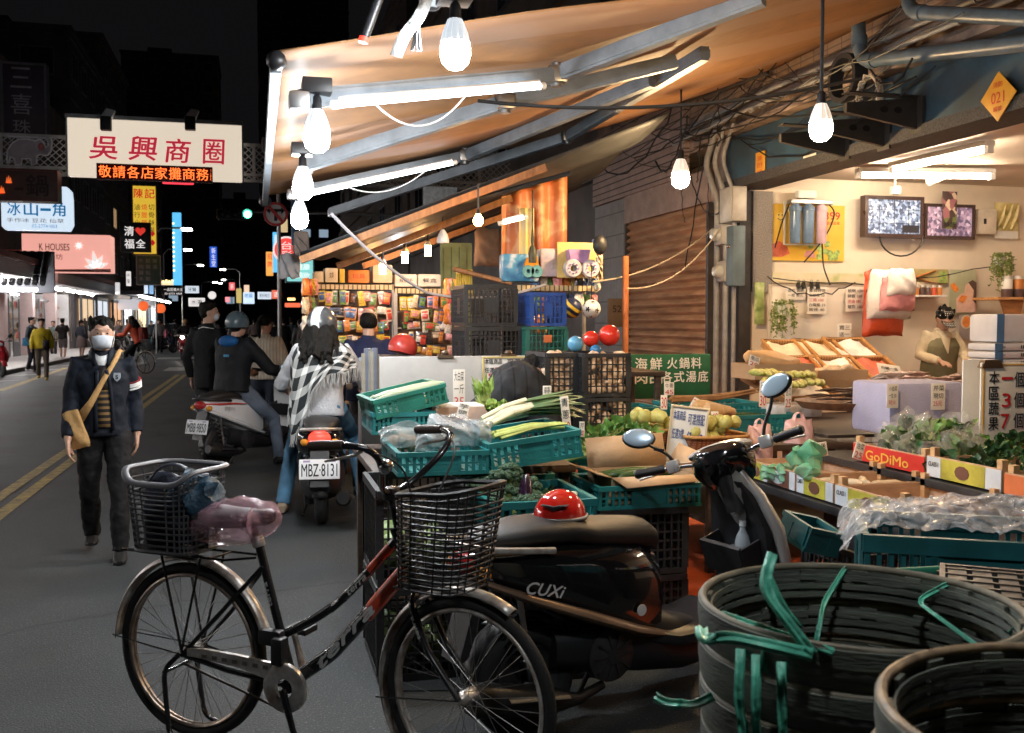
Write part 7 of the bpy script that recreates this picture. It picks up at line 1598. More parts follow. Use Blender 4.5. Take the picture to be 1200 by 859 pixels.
# cars far down the street
def car(label,loc,rot,m,roof_lamp=None,taill=tail_dull):
 t=thing('car',label,'car',loc,rot);b=MB()
 prof=[(-2.1,.35),(-2.15,.75),(-1.95,.95),(-1.35,1.0),(-.85,1.42),(.45,1.45),(1.15,1.0),(1.95,.88),(2.15,.62),(2.1,.33)]
 def ring(y,s,dz):return[(x*s,y,z if z<1.05 else z-dz)for x,z in prof]
 b.loft([ring(-.82,.97,.06),ring(-.80,1,.02),ring(-.6,1,0),ring(.6,1,0),ring(.80,1,.02),ring(.82,.97,.06)]);b.build('body',m,t)
 gl=M('car_glass',(.02,.025,.03),.08,coat=.5)
 for s in(-1,1):MB().prism([(-1.25,1.02),(-.82,1.36),(.42,1.38),(.98,1.02)],s*.822,s*.826).build('side_window',gl,t)
 MB().prism([(-1.34,1.03),(-.9,1.40),(-.92,1.415),(-1.37,1.035)],-.66,.66).build('rear_window',gl,t);MB().prism([(.55,1.42),(1.12,1.02),(1.15,1.03),(.58,1.435)],-.66,.66).build('windscreen',gl,t)
 for x in(-1.35,1.35):
  for s in(-1,1):
   w=MB().lathe([(.0,-.09),(.22,-.09),(.30,-.085),(.31,0),(.30,.085),(.22,.09),(0,.09)],24,T(x,s*.76,.31)@RX(90)).build('wheel',dark_rubber,t);MB().lathe([(0,.095),(.16,.094),(.19,.085)],18,T(x,s*.76,.31)@RX(90 if s<0 else-90)).build('hubcap',silver,w)
 for s in(-1,1):MB().ball((-2.12,s*.62,.78),(.05,.16,.09),12).build('tail_lamp',taill,t);MB().ball((2.08,s*.62,.68),(.07,.16,.09),12).build('headlamp',MATS['headlamp_glass']if 'headlamp_glass' in MATS else plate_m,t)
 if roof_lamp:MB().rbox((-.1,0,1.53),(.2,.5,.14),.04).build('roof_sign',roof_lamp,t)
 return t
car('dark parked car behind the pedestrian with the pink bag',gz(187,409)+Vector((0,3,0)),92,M('car_dark',(.02,.022,.026),.15,coat=.8));car('yellow taxi far along the street past the ponytail woman',gz(312,399),90,M('taxi_yellow',(.62,.36,.03),.2,coat=.6),E('taxi_lamp',(1,.6,.1),1.5),tail_red)
car('dark car far off in the right lane with red tail lamps',gz(300,393),90,MATS['car_dark'],None,tail_red)
# ------------------------------------------------------------------ wooden canopy over the far stalls
owood=M('raw_orange_timber',(.30,.13,.045),.65,var=.35,scale=3,stretch=(8,8,2));dark_tarp=M('dark_tarpaulin',(.022,.024,.026),.6,var=.4,bump=.3,bscale=8)
root=thing('stall_canopy','sloping timber canopy with dark tarpaulin over the variety stall','canopy',(2,9.2,0))
O=Vector((2,9.2,0))
ends=[(gy(352,305,8.5),gy(640,196,8.0)),(gy(395,312,9.3),gy(600,232,9.0)),(gy(425,312,10.1),gy(600,250,10.1))]
for a,c in ends:
 d=(c-a).normalized();s=d.cross(Vector((0,0,1))).normalized();u_=s.cross(d);b=MB()
 b.loft([[e-O+s*x*.022+u_*z*.03 for x,z in((-1,-1),(1,-1),(1,1),(-1,1))]for e in(a,c)]);b.build('rafter',owood,root)
b=MB()
def tarp(u,v):
 a=ends[0][0].lerp(ends[2][0],v*1.1);c=ends[0][1].lerp(ends[2][1],v*1.1);p=a.lerp(c,u*1.5)-O;p.z+=.07-.05*math.sin(math.pi*((v*2.2)%1));return p
b.grid(tarp,24,16);o=b.build('tarpaulin',dark_tarp,root);o.modifiers.new('thick','SOLIDIFY').thickness=.006
for a in(Vector((.55,10.4,0)),Vector((3.4,8.9,0))):
 zt=2.0 if a.x<1 else 2.2;MB().tube([a-O,a-O+Vector((0,0,zt))],.03,10).build('post',M('orange_post',(.38,.12,.035),.5),root)
b=MB();b.tube([gy(536,239,8.3)-O,gy(668,203,8.1)-O],.02,8);b.build('cross_bar',dark_tarp,root)
# orange banner
banner_m=noise_colors('orange_banner_print',[(.25,(.45,.10,.025)),(.5,(.48,.15,.045)),(.58,(.58,.30,.14)),(.8,(.5,.13,.035))],5)
a,c=gy(588,328,9.1),gy(665,205,9.1)
b=MB();b.grid(lambda u,v:(a.x+(c.x-a.x)*u,9.1+.05*math.sin(u*19)*(1.1-v*.6),a.z+(c.z-a.z-.22*(1-u))*v),40,20);o=b.thing('banner',banner_m,'creased orange banner cloth hanging behind the toy boxes','banner',smooth=80);o.modifiers.new('thick','SOLIDIFY').thickness=.003
b=MB();b.grid(lambda u,v:(gy(608,300,9.06).x+.14*u,9.04+.02*math.sin(u*12),a.z+.05+.62*v),10,10);o=b.thing('banner',noise_colors('pale_banner_print',[(.35,(.70,.58,.35)),(.6,(.72,.50,.10)),(.7,(.74,.66,.52))],3),'narrow pale yellow cloth strip on the orange banner','banner');o.modifiers.new('thick','SOLIDIFY').thickness=.003
p=gy(624,295,8.7);t=thing('hanging_lantern','small dark lantern hanging on a chain before the orange banner','lantern',p);MB().lathe([(0,-.10),(.035,-.1),(.04,-.02),(.03,.03),(.012,.06),(.016,.1),(.008,.2),(0,.21)],14).build('body',M('bronze_dark',(.06,.06,.04),.5,.5),t);MB().tube([(0,0,.2),(0,0,.55)],.006).build('chain',wire_m,t)
# dark hanging sack and green wall panel
bag('brown sacking hung in the shadow left of the orange banner',(556,268,586,312),9.6,M('brown_sacking',(.16,.09,.05),.8,var=.3),.15,91,'hanging_sack','sack')
a=gy(517,420,11.4);c=gy(553,285,11.4);b=MB();b.bb((a.x,11.4,0),(c.x,11.46,c.z))
for k in range(4):x=a.x+(c.x-a.x)*(k+.5)/4;b.bb((x-.012,11.38,0),(x+.012,11.399,c.z-.05))
b.thing('wall_panel',M('faded_green_panel',(.22,.28,.14),.6,var=.25),'faded green boarded panel standing between the two stalls','panel')
sign('sign_board','grey weathered board hanging in the dark below the awning edge','board',(496,218,536,250),9.9,M('weathered_grey',(.18,.17,.16),.8,var=.4,scale=20),(),.03)
# ------------------------------------------------------------------ variety stall: slotted racks hung with packets
slot_m=bands('slotted_angle_yellow',(.56,.42,.22),(.10,.07,.05),0,22,.72,rough=.5)
def rack(label,x0,x1,ytop,Y,ybot=470):
 a=gy(x0,ytop,Y);c=gy(x1,ytop,Y);zb=0;w=c.x-a.x;t=thing('display_rack',label,'rack',((a.x+c.x)/2,Y,0));z=a.z
 MB().bb((-w/2,-.02,z-.05),(w/2,.0,z)).build('front_rail',slot_m,t);MB().bb((-w/2,.001,z-.02),(w/2,.4,z-.003)).build('top_shelf',M('shelf_board',(.36,.25,.14),.6),t)
 for s in(-1,1):MB().bb((s*w/2-.02,-.018,0),(s*w/2+.02,.02,z-.051)).build('upright',M('rack_steel',(.34,.31,.28),.5,.4),t)
 MB().bb((-w/2+.02,.2,0),(w/2-.02,.22,z-.06)).build('back_board',M('back_board_brown',(.16,.10,.065),.8,var=.3),t)
 b=MB()
 for k in range(5):b.tube([(-w/2,.02,z-.07-k*.17),(w/2,.02,z-.07-k*.17)],.006,6)
 b.build('hook_bar',steel,t);MB().bb((-w/2+.02,-.2,.75),(w/2-.02,.19,.8)).build('counter',M('shelf_board',(.36,.25,.14)),t);return a,c
RL=rack('left slotted rack hung full of small packets',366,461,333,10.3);RR_=rack('right slotted rack of packets behind the red helmet',463,541,338,10.2)
PC={'orange':(.62,.22,.05),'red':(.52,.06,.04),'yellow':(.62,.42,.06),'pink':(.62,.26,.26),'cream':(.62,.50,.34),'brown':(.22,.10,.05),'green':(.14,.26,.07),'black':(.04,.035,.035),'white':(.68,.62,.54),'blue':(.08,.14,.30)}
def pkmat(n):return M('packet_'+n,PC[n],.3,var=.45,scale=28,coat=.3)
pk_protos=[]
for sh in range(3):
 w,h=[(.072,.13),(.10,.085),(.06,.15)][sh]
 b=MB();b.rbox((0,0,-h/2),(w,.004,h),.002);b.m=1;b.rbox((0,-.008,-h*.60),(w*.72,.016,h*.46),.006);b.bb((-w*.4,-.0035,-h*.3),(w*.4,-.0022,-h*.12));pk_protos.append((b,w,h))
ordn=['first','second','third','fourth','fifth','sixth','seventh','eighth','ninth','tenth','eleventh','twelfth','thirteenth','fourteenth']
def packets(a,c,Y,rowz,ncol,side,seed):
 r_=random.Random(seed);meshes={}
 for j,dz in enumerate(rowz):
  row=j;
  for i in range(ncol):
   cn=r_.choice(['orange','orange','red','yellow','pink','cream','brown','green','white','black','blue','yellow','cream']);sh=r_.randrange(3)if j else 0
   cb=r_.choice(list(PC));key=(cn,cb,sh);x=a.x+.05+(c.x-a.x-.1)*(i+.5)/ncol+r_.uniform(-.012,.012)
   x+=r_.uniform(-.012,.012);loc=(x,Y-.05-r_.uniform(0,.06),a.z-.07+dz+r_.uniform(-.018,.012));lab='%s packet hanging %s in the %s row of the %s rack'%(cn,ordn[i],ordn[row],side)
   if key in meshes:mesh_copy(meshes[key],loc,(0,r_.uniform(-.16,.16),r_.uniform(-.3,.3)),lab,'packets on the %s rack'%side)
   else:
    b=pk_protos[sh][0];q=MB();q.v,q.f,q.mi=list(b.v),list(b.f),list(b.mi);o=q.build('packet',[pkmat(cn),pkmat(cb)],None,origin=(0,0,0),label=lab,category='packet',group='packets on the %s rack'%side);o.location=loc;o.rotation_euler=(0,r_.uniform(-.16,.16),r_.uniform(-.3,.3));o.scale=(r_.uniform(.7,1.15),1,r_.uniform(.75,1.15));meshes[key]=o
packets(RL[0],RL[1],10.3,[0,-.16,-.30,-.45,-.58,-.72],11,'left',3);packets(RR_[0],RR_[1],10.2,[0,-.15,-.27,-.38,-.52,-.66],9,'right',4)
for k,(x0,x1,y0,y1,m,tx)in enumerate(((368,379,318,331,'cream',''),(381,396,314,331,'cream','文具'),(398,404,315,331,'yellow',''),(408,433,316,331.5,'orange','玩具'),(437,460,310,331.5,'cream',''),(463,489,321,336,'white','紙杯'),(490,517,321,336,'white','餐盒'))):
 sign('storage_box',['small cream box at the left end of the left rack top','tall cream box with dark writing on the left rack top','slim yellow box between two boxes on the left rack','wide orange carton with red writing on the left rack top','biggest cream box under the amber bulb on the left rack','white box at the left of the right rack top','white box at the right of the right rack top'][k],'box',(x0,y0,x1,y1),10.22,M('box_'+m,PC[m],.7,var=.15),[(tx,(x0+5,y0+5,x1-5,y1-5),red_ink if k==3 else ink,0.)]if tx else[],.3)
# side strings of packets at the left rack end
for k in range(14):
 cn=list(PC)[k%9];p=gy(358+(k%4)*3.6,346+(k//4)*22,9.6+(k%4)*.15);b=MB(T(p)@RZ(60));pillow(b,.13,.16,.05,k,n=8);b.thing('packet',pkmat(cn),'%s packet hanging in the side bunch left of the racks, %s one'%(cn,ordn[k]),'packet','packets in the side bunch')
# yellow plastic bunch
b=MB();p=gy(544,322,9.2)
for k in range(14):x=p.x-.07+.011*k;b.tube([(x,9.2+rnd(-.02,.02),p.z+.05),(x+rnd(-.01,.01),9.2+rnd(-.03,.03),p.z-.1),(x+rnd(-.015,.015),9.2,p.z-.2-rnd(0,.05))],[.006,.008,.006],5)
b.thing('plastic_fringe',M('yellow_fringe',(.60,.40,.04),.4),'bunch of hanging yellow plastic strips above the black crates','plastic strips');b=MB();b.tube([gy(531,315,9.1),gy(600,332,8.9)],.022,8);b.thing('wooden_pole',owood,'wooden pole sticking out above the yellow strips','pole')
for k in range(12):
 p=gy(525+(k%6)*3,350+(k//6)*30,9.9);b=MB(T(p));pillow(b,.09,.2,.04,200+k,n=8);b.thing('packet',pkmat(list(PC)[(k*3)%9]),'%s packet on the post between rack and black crates, %s counted downward'%(list(PC)[(k*3)%9],ordn[k]),'packet','packets on the post')
# ------------------------------------------------------------------ toy stall
a=gy(598,334,8.9);c=gy(702,326,8.9);t=thing('toy_shelf','slotted metal shelf of boxed toys below the orange banner','shelf',((a.x+c.x)/2,9.0,0));w=c.x-a.x;z=a.z
MB().bb((-w/2,-.1,z-.05),(w/2,-.08,z)).build('front_rail',slot_m,t);MB().bb((-w/2,-.079,z-.015),(w/2,.3,z-.002)).build('board',MATS['shelf_board'],t)
for s in(-1,1):MB().bb((s*(w/2-.02)-.015,.27,0),(s*(w/2-.02)+.015,.3,z-.016)).build('upright',MATS['rack_steel'],t)
blue_print=noise_colors('toy_box_blue',[(.3,(.03,.12,.28)),(.5,(.06,.25,.42)),(.65,(.5,.55,.6))],9)
def toybox(lab,box,Y,m,tx,extra=None):return sign('toy_box',lab,'toy box',box,Y,m,tx,.16,extra=extra)
def truck_pic(root,u,v,w,h):
 o_=M('toy_orange',(.62,.24,.02),.3);b=MB();b.prism([(u(612),v(314)),(u(616),v(302)),(u(628),v(300)),(u(631),v(316))],-.05,-.004);b.build('toy_body',o_,root)
 for x in(617,627):MB().lathe([(.02,-.02),(.055,-.02),(.06,0),(.055,.02),(.02,.02)],16,T(u(x),-.05,v(318))@RX(90)).build('toy_wheel',M('toy_teal',(.12,.3,.32),.4),root)
toybox('blue printed toy box with a small orange truck in its window',(589,297,632,330),8.86,blue_print,[],truck_pic)
toybox('pinkish toy box with a dark green figure behind its window',(634,291,654,324),8.85,noise_colors('toy_box_lilac',[(.3,(.35,.35,.5)),(.5,(.55,.45,.5)),(.7,(.15,.22,.12))],8),[])
p=gy(679,326,8.75);t=thing('toy_truck','lilac toy truck with two big spoked wheels on the toy shelf','toy',p)
lil=M('toy_lilac',(.42,.25,.48),.3);pale=M('toy_pale_grey',(.55,.52,.56),.35);yel=M('toy_card_yellow',(.62,.46,.16),.5)
MB().prism([(-.10,.14),(.06,.14),(.09,.26),(-.12,.26)],-.06,.06).build('body',lil,t)
for x in(-.085,.085):
 wv=MB().lathe([(.03,-.04),(.075,-.04),(.085,-.02),(.085,.02),(.075,.04),(.03,.04)],20,T(x,-.05,.085)@RX(90)).build('wheel',pale,t);b=MB()
 for k in range(8):b.ball((x+.045*math.cos(k*.785),-.095,.085+.045*math.sin(k*.785)),.009,8)
 b.build('stud',lil,wv)
MB().rbox((0,.09,.17),(.38,.02,.33),.01).build('backing_card',yel,t)
for k in range(22):
 cn=['blue','white','green','pink','orange','yellow','black'][k%7];p=gy(628+(k%9)*8.4,342+(k//9)*24,8.95+.06*(k%3));b=MB(T(p));pillow(b,.09,.17,.05,300+k,n=8);b.thing('toy_packet',pkmat(cn),'%s toy packet below the toy shelf, %s of the %s row'%(cn,ordn[k%9],ordn[k//9]),'toy packet','toy packets under the shelf')
for k in range(8):p=gy(697+(k%3)*3,298+k*6,8.9);b=MB(T(p));pillow(b,.06,.14,.04,330+k,n=8);b.thing('toy_packet',pkmat(['blue','white','cream'][k%3]),'%s toy bag in the clear cluster right of the toy truck, %s from the top'%(['blue','white','cream'][k%3],ordn[k]),'toy packet','toy bags by the orange post')
MB(T(gy(703,287,8.6))).ball((0,0,0),(.07,.05,.09),14).thing('loudspeaker',lamp_black,'small black loudspeaker hanging right of the toy truck','speaker')
sign('notice_plate','brown number plate fixed on the tiled wall by the orange post','plate',(712,350,733,383),12.4,M('brown_plate',(.20,.15,.11),.6),[('52',(718,358,728,366),ink,0)],.02)
# warning plates and papers on the beam
def on_x(name,label,cat,c,X,w,h,m,lines,ink_,diamond=False):
 p=gx(c[0],c[1],X);t=thing(name,label,cat,p,(0,R(45 if False else 0),R(-90)));
 b=MB(RY(45)if diamond else I4);b.rbox((0,0,0),(w,.008,h),.006);b.build('panel',m,t);b=MB()
 for s,x0,z0,x1,z1 in lines:b.text(s,x0,z0,x1,z1,y=-.006,bold=.02)
 if b.v:b.build('lettering',ink_,t,smooth=0)
 return t
wy=M('warning_yellow',(.62,.30,.025),.45,var=.15);wr_=M('warning_red',(.5,.05,.02),.5)
on_x('warning_plate','orange yellow diamond plate with 021 on the blue black beam','plate',(1170,113),4.9,.24,.24,wy,[('021',-.06,-.045,.06,.03),('消防',-.045,.06,.045,.10),('編號',-.04,-.10,.04,-.065)],wr_,True)
on_x('warning_plate','small orange upright plate with 019 at the left end of the beam','plate',(891,193),4.94,.19,.26,wy,[('019',-.05,-.03,.05,.02),('消防',-.05,.04,.05,.09),('編號',-.05,-.10,.05,-.05)],wr_)
on_x('paper_label','small white label with arrows stuck on the beam','label',(949,188),4.94,.22,.11,white_paper,[('←▲→',-.08,-.03,.08,.03)],ink)
# rags at the top edge
b=MB();pts=[gd(505,-14,3.7),gd(492,22,3.72),gd(475,38,3.75),gd(464,66,3.78)];b.tube(bend(pts,.05),[.05,.05,.05,.055,.06,.06,.055,.06,.06,.055,.05,.045,.02,.004][:len(bend(pts,.05))]+[.01]*20 if False else.045,8,flat=.15);o=b.thing('torn_tarp',M('black_torn_tarp',(.02,.022,.022),.5,bump=.5,bscale=14),'torn black tarpaulin strip dangling beside the largest bulb','tarp')
b=MB();b.tube([gd(446,-8,4.2),gd(427,44,4.25)],.022,10);b.m=1;b.tube([gd(427,44,4.25),gd(425.5,50,4.25)],.023,10);b.thing('hanging_rod',[black_plastic,tail_red],'black rod with a small red tip hanging at the top edge','rod')
b=MB()
for k in range(9):q=gd(489+rnd(-2,2),26,3.85);b.tube([q,q+Vector((rnd(-.01,.01),0,-.05)),q+Vector((rnd(-.02,.02),0,-.11))],.004,4)
b.thing('tassel',M('grey_tassel',(.5,.5,.5),.7),'frayed white tassel beside the torn black tarpaulin','tassel')
b=MB();q=gy(342,313,9.0);pillow(b,.18,.22,.06,77,T(q+Vector((-.02,0,-.1))));b.thing('hanging_cloth',M('grey_cloth',(.16,.15,.15),.8),'grey cloth scrap hanging at the end of the timber canopy','cloth')
b=MB();q=gy(353,285,8.6);pillow(b,.13,.20,.08,78,T(q+Vector((0,0,-.1))));b.thing('hanging_cloth',M('dark_brown_cloth',(.08,.06,.05),.8),'dark brown cloth bundle hanging under the smallest white bulb','cloth')
# red helmet behind the white board
p=gd(473,404,8.4);t=thing('helmet','red helmet perched behind the white board by the variety racks','helmet',p,(0,R(15),R(20)));MB().ball((0,0,-.03),(.125,.12,.125),24,zmin=-.35).build('shell',M('satin_red_helmet',(.42,.04,.03),.35,coat=.3),t);MB().ball((.07,.0,-.09),(.05,.09,.05),12).build('lining',ink,t)
MB(T(gd(474,416,8.4))).rbox((0,0,-.42),(.4,.4,.84),.02).thing('covered_stand',M('stand_dark',(.05,.045,.045),.7),'dark stand under the red helmet behind the white board','stand')
# ------------------------------------------------------------------ people (local: facing +x, left +y, feet on z = 0)
skin_m=M('skin',(.46,.27,.19),.5,var=.10,scale=14,bump=.05);hair_m=M('black_hair',(.008,.007,.006),.62,var=.4,scale=60,bump=.6,bscale=90,stretch=(1,1,.3),spec=.12)
def cloth(name,col,rough=.8,bump=.5,bs=14,var=.14,**k):return M(name,col,rough,var=var,scale=5,bump=bump,bscale=bs,spec=.25,**k)
def V(*a):return Vector(a)
def ell_ring(c,side,fwd,w,d,n=20,p=.85):
 return[c+side*(w*math.copysign(abs(math.cos(a))**p,math.cos(a)))+fwd*(d*math.copysign(abs(math.sin(a))**p,math.sin(a)))for a in[2*math.pi*k/n for k in range(n)]]
def torso_loft(b,pts,ws,ds,side=V(0,1,0),X=None):
 rings=[]
 for i,p in enumerate(pts):
  d=(pts[min(i+1,len(pts)-1)]-pts[max(i-1,0)]).normalized();s=(side-d*side.dot(d)).normalized();f=s.cross(d)
  rings.append(ell_ring(p,s,f,ws[i],ds[i]))
 b.loft(rings)
def finger_hand(b,wrist,d,palm_n,side,s=1.,curl=.5):
 """a palm and five separate bent fingers; d: along the hand, palm_n: palm normal, side: +1 thumb along +cross"""
 d=d.normalized();palm_n=(palm_n-d*palm_n.dot(d)).normalized();x=d.cross(palm_n)*side
 rings=[]
 for u,w,t in((0,.024,.019),(.3,.034,.017),(.7,.042,.015),(1,.040,.012)):rings.append(ell_ring(wrist+d*(.095*s*u),x,palm_n,w*s,t*s,12))
 b.loft(rings)
 for k,(off,l,r)in enumerate(((.030,.070,.0088),(.010,.080,.0092),(-.010,.074,.0088),(-.029,.056,.0078))):
  p0=wrist+d*.088*s+x*off*s;pts=[p0-d*.02*s,p0];dd=d.copy()
  for j,f in enumerate((.45,.32,.23)):
   dd=(dd+palm_n*curl*(.55+.25*j)).normalized();pts.append(pts[-1]+dd*l*f*s)
  b.tube(pts,[r*s,r*s*1.05,r*s,r*s*.95,r*s*.7],8)
 p0=wrist+d*.03*s+x*.026*s;b.tube([p0-x*.012*s,p0+(x*.5+d*.5)*.035*s,p0+(x*.45+d*.9+palm_n*.35)*.052*s,p0+(x*.3+d*1.2+palm_n*.5)*.066*s],[.014*s,.012*s,.0105*s,.007*s],8)
def person(label,loc,rot,J,H=1.70,vox=.012,top=None,bottom=None,shoe=None,hair='short',headrot=(0,0,0),sk=skin_m,width=1.,sleeves=True,longcoat=0.,group=None,cvox=None,fold=.018,hood=None,shortlegs=False,skirt=None,hands=True,puff=0.):
 """J: pelvis, chest, neck, head, and for side L,R: sh, el, wr, hip, kn, an (metres at the person's own scale)"""
 t=thing('person',label,'person',loc,rot,group);cv=cvox or vox*1.25;k=width
 P,C_,N,Hd=J['pel'],J['chest'],J['neck'],J['head']
 HX=T(Hd)@Euler([R(a)for a in headrot]).to_matrix().to_4x4();t['_']=0;del t['_']
 b=MB()
 # head: skull, jaw, brow, nose, ears
 b.ball((-.008,0,.022),(.095,.074,.098),20,HX);b.loft([ell_ring(HX@V(x,0,z),HX.to_3x3()@V(0,1,0),HX.to_3x3()@V(1,0,0),w,d)for x,z,w,d in((.012,.03,.070,.082),(.018,-.02,.066,.076),(.024,-.06,.058,.066),(.032,-.095,.042,.050),(.040,-.112,.022,.028))])
 b.tube([HX@V(.088,0,.02),HX@V(.104,0,-.012),HX@V(.112,0,-.032),HX@V(.096,0,-.040)],[.009,.012,.016,.012],8)
 b.tube([HX@V(.078,-.045,.034),HX@V(.092,-.02,.036),HX@V(.092,.02,.036),HX@V(.078,.045,.034)],.010,8)
 b.tube([HX@V(.088,-.02,-.066),HX@V(.094,0,-.064),HX@V(.088,.02,-.066)],.009,8)
 for s in(-1,1):b.ball((-.005,s*.078,-.008),(.020,.010,.032),10,HX)
 b.tube([C_.lerp(N,.5),N,HX@V(-.012,0,-.05)],[.075,.054,.052],14)
 torso_loft(b,[P,P.lerp(C_,.5),C_,C_.lerp(N,.7)],[.13*k,.12*k,.145*k,.10*k],[.08,.075,.09,.07])
 for s in 'LR':
  sg=1 if s=='L' else-1;sh,el,wr,hip,kn,an=[J[q+s]for q in('sh','el','wr','hip','kn','an')]
  b.tube([C_.lerp(sh,.3),sh,sh.lerp(el,.5),el,el.lerp(wr,.35),wr],[.05,.05,.044,.038,.038,.026],12)
  b.tube([P.lerp(hip,.5),hip,hip.lerp(kn,.5),kn,kn.lerp(an,.35),an,an+V(.0,0,-.05)],[.08,.075,.066,.052,.052,.036,.036],12)
  fd=J.get('toe'+s,V(.11,0,0));b.tube([an+V(-.04,0,-.055),an+fd*.5+V(0,0,-.06),an+fd+V(0,0,-.065)],[.03,.034,.024],10)
  if hands:
   hd=J.get('hd'+s,(wr-el).normalized());finger_hand(b,wr,hd,J.get('pn'+s,V(0,-sg,0)),J.get('ts'+s,sg),1.,J.get('curl',.5))
  else:b.ball(tuple(wr+(wr-el).normalized()*.06),(.035,.03,.04),10)
 remesh(b.build('body',sk,t),vox,1)
 # face details
 for s in(-1,1):
  e=MB(HX).ball((.082,s*.031,.010),(.0115,.0150,.0060),12).build('eye',M('eye_white',(.30,.28,.26),.4),t);MB(HX).ball((.0915,s*.031,.010),(.004,.0065,.0055),10).build('iris',M('iris_dark',(.015,.009,.006),.15),e)
  MB(HX).tube([(.089,s*.014,.034),(.092,s*.03,.040),(.080,s*.05,.034)],[.003,.0048,.0025],6,flat=.7).build('eyebrow',hair_m,t)
 MB(HX).tube([(.094,-.022,-.064),(.1025,0,-.063),(.094,.022,-.064)],[.003,.006,.003],6).build('lips',M('lips',(.36,.15,.12),.5),t)
 # top
 if top is not None:
  b=MB();w=k;torso_loft(b,[P+(P-C_).normalized()*(.06+longcoat),P,P.lerp(C_,.45),C_,C_.lerp(N,.55),C_.lerp(N,.85)],[x*w+puff for x in(.185,.18,.17,.195,.15,.075)],[x+puff for x in(.13,.125,.115,.13,.105,.068)])
  for s in 'LR':
   sh,el,wr=J['sh'+s],J['el'+s],J['wr'+s];end=el.lerp(wr,.93)if sleeves else sh.lerp(el,.75)
   b.tube([C_.lerp(sh,.45),sh,sh.lerp(el,.5),el,el.lerp(wr,.5),end]if sleeves else[C_.lerp(sh,.45),sh,sh.lerp(el,.4),end],[x+puff*.7 for x in((.082,.070,.064,.058,.053,.044)if sleeves else(.085,.076,.072,.070))],14)
  b.tube([C_.lerp(N,.7),C_.lerp(N,1.08)],[.078,.068],14)
  o=b.build('top',top,t);remesh(o,cv,3);crumple(o,fold,.10)
 if hood is not None:
  b=MB();b.ball(tuple(C_.lerp(N,.8)+V(-.10,0,.0)),(.085,.13,.07),14);o=b.build('hood',hood,t);remesh(o,cv,3)
 if bottom is not None:
  b=MB();torso_loft(b,[P+V(0,0,.06),P,P-V(0,0,.06)],[.165*k,.172*k,.165*k],[.115,.12,.115])
  for s in 'LR':
   hip,kn,an=J['hip'+s],J['kn'+s],J['an'+s]
   if shortlegs:b.tube([hip+V(0,0,.02),hip.lerp(kn,.5),kn.lerp(hip,.05)],[.098,.09,.08],14)
   else:b.tube([hip+V(0,0,.02),hip.lerp(kn,.5),kn,kn.lerp(an,.5),an.lerp(kn,.02)+V(0,0,-.03)],[.098,.086,.070,.066,.060],14)
  o=b.build('trousers',bottom,t);remesh(o,cv,3);crumple(o,fold,.09)
 if skirt is not None:
  b=MB();b.lathe([(.12,.08),(.17,0),(.20,-.2),(.23,-.42),(.22,-.42),(.16,0)],28,T(P));o=b.build('skirt',skirt,t);crumple(o,.03,.1)
 for s in 'LR':
  an=J['an'+s];fd=J.get('toe'+s,V(.11,0,0));zb_=an.z-.085;b=MB();d=fd.normalized();sd=V(-d.y,d.x,0)
  b.loft([ell_ring(an+d*x+V(0,0,z),sd,V(0,0,1),w,h,14,.7)for x,z,w,h in((-.075,-.045,.026,.030),(-.05,-.04,.040,.044),(.02,-.045,.046,.042),(.09,-.058,.050,.028),(.15,-.064,.044,.020),(.185,-.066,.022,.012))]);so=b.build('shoe',shoe or black_plastic,t)
 if hair=='short':
  b=MB();b.ball((-.012,0,.040),(.098,.084,.094),20,HX@RY(-13),zmin=-.28);b.ball((-.045,0,.005),(.066,.079,.085),16,HX)
  for q in range(36):a=rnd(0,6.28);b.tube([HX@V(-.02+.085*math.cos(a),.078*math.sin(a),.078+rnd(-.02,.03)),HX@V(-.02+.09*math.cos(a)+.012,.082*math.sin(a),.085+rnd(-.03,.05))],[.016,.008],5)
  remesh(b.build('hair',hair_m,t),min(vox,.012),1)
 elif hair=='bald':
  b=MB();b.ball((-.022,0,.0),(.094,.084,.075),20,HX,zmin=-.8,zmax=.8);b.ball((-.045,0,.03),(.072,.078,.065),16,HX);remesh(b.build('hair',hair_m,t),.012,1)
 elif hair=='pony':
  b=MB();b.ball((-.018,0,.034),(.100,.085,.098),20,HX,zmin=-.5);b.tube([HX@V(-.11,0,.06),HX@V(-.15,.0,.02),HX@V(-.14,0,-.10),HX@V(-.12,0,-.19)],[.028,.036,.032,.010],10);remesh(b.build('hair',hair_m,t),.012,1)
 elif hair=='long':
  b=MB();b.ball((-.018,0,.03),(.100,.086,.098),20,HX,zmin=-.6)
  for q in range(80):
   a=rnd(1.2,5.1);p0=HX@V(-.05+.085*math.cos(a),.10*math.sin(a),rnd(-.08,.02));pts=[p0]
   for j in range(1,6):pts.append(p0+V(-.022*j+rnd(-.02,.02)+.02*math.cos(a)*j*.5,.013*math.sin(a)*j+rnd(-.02,.02),-.046*j))
   b.tube(pts,[.022,.024,.022,.02,.016,.006],6)
  o=b.build('hair',hair_m,t);remesh(o,.011,0)
 t['hx']=0;del t['hx'];return t,HX
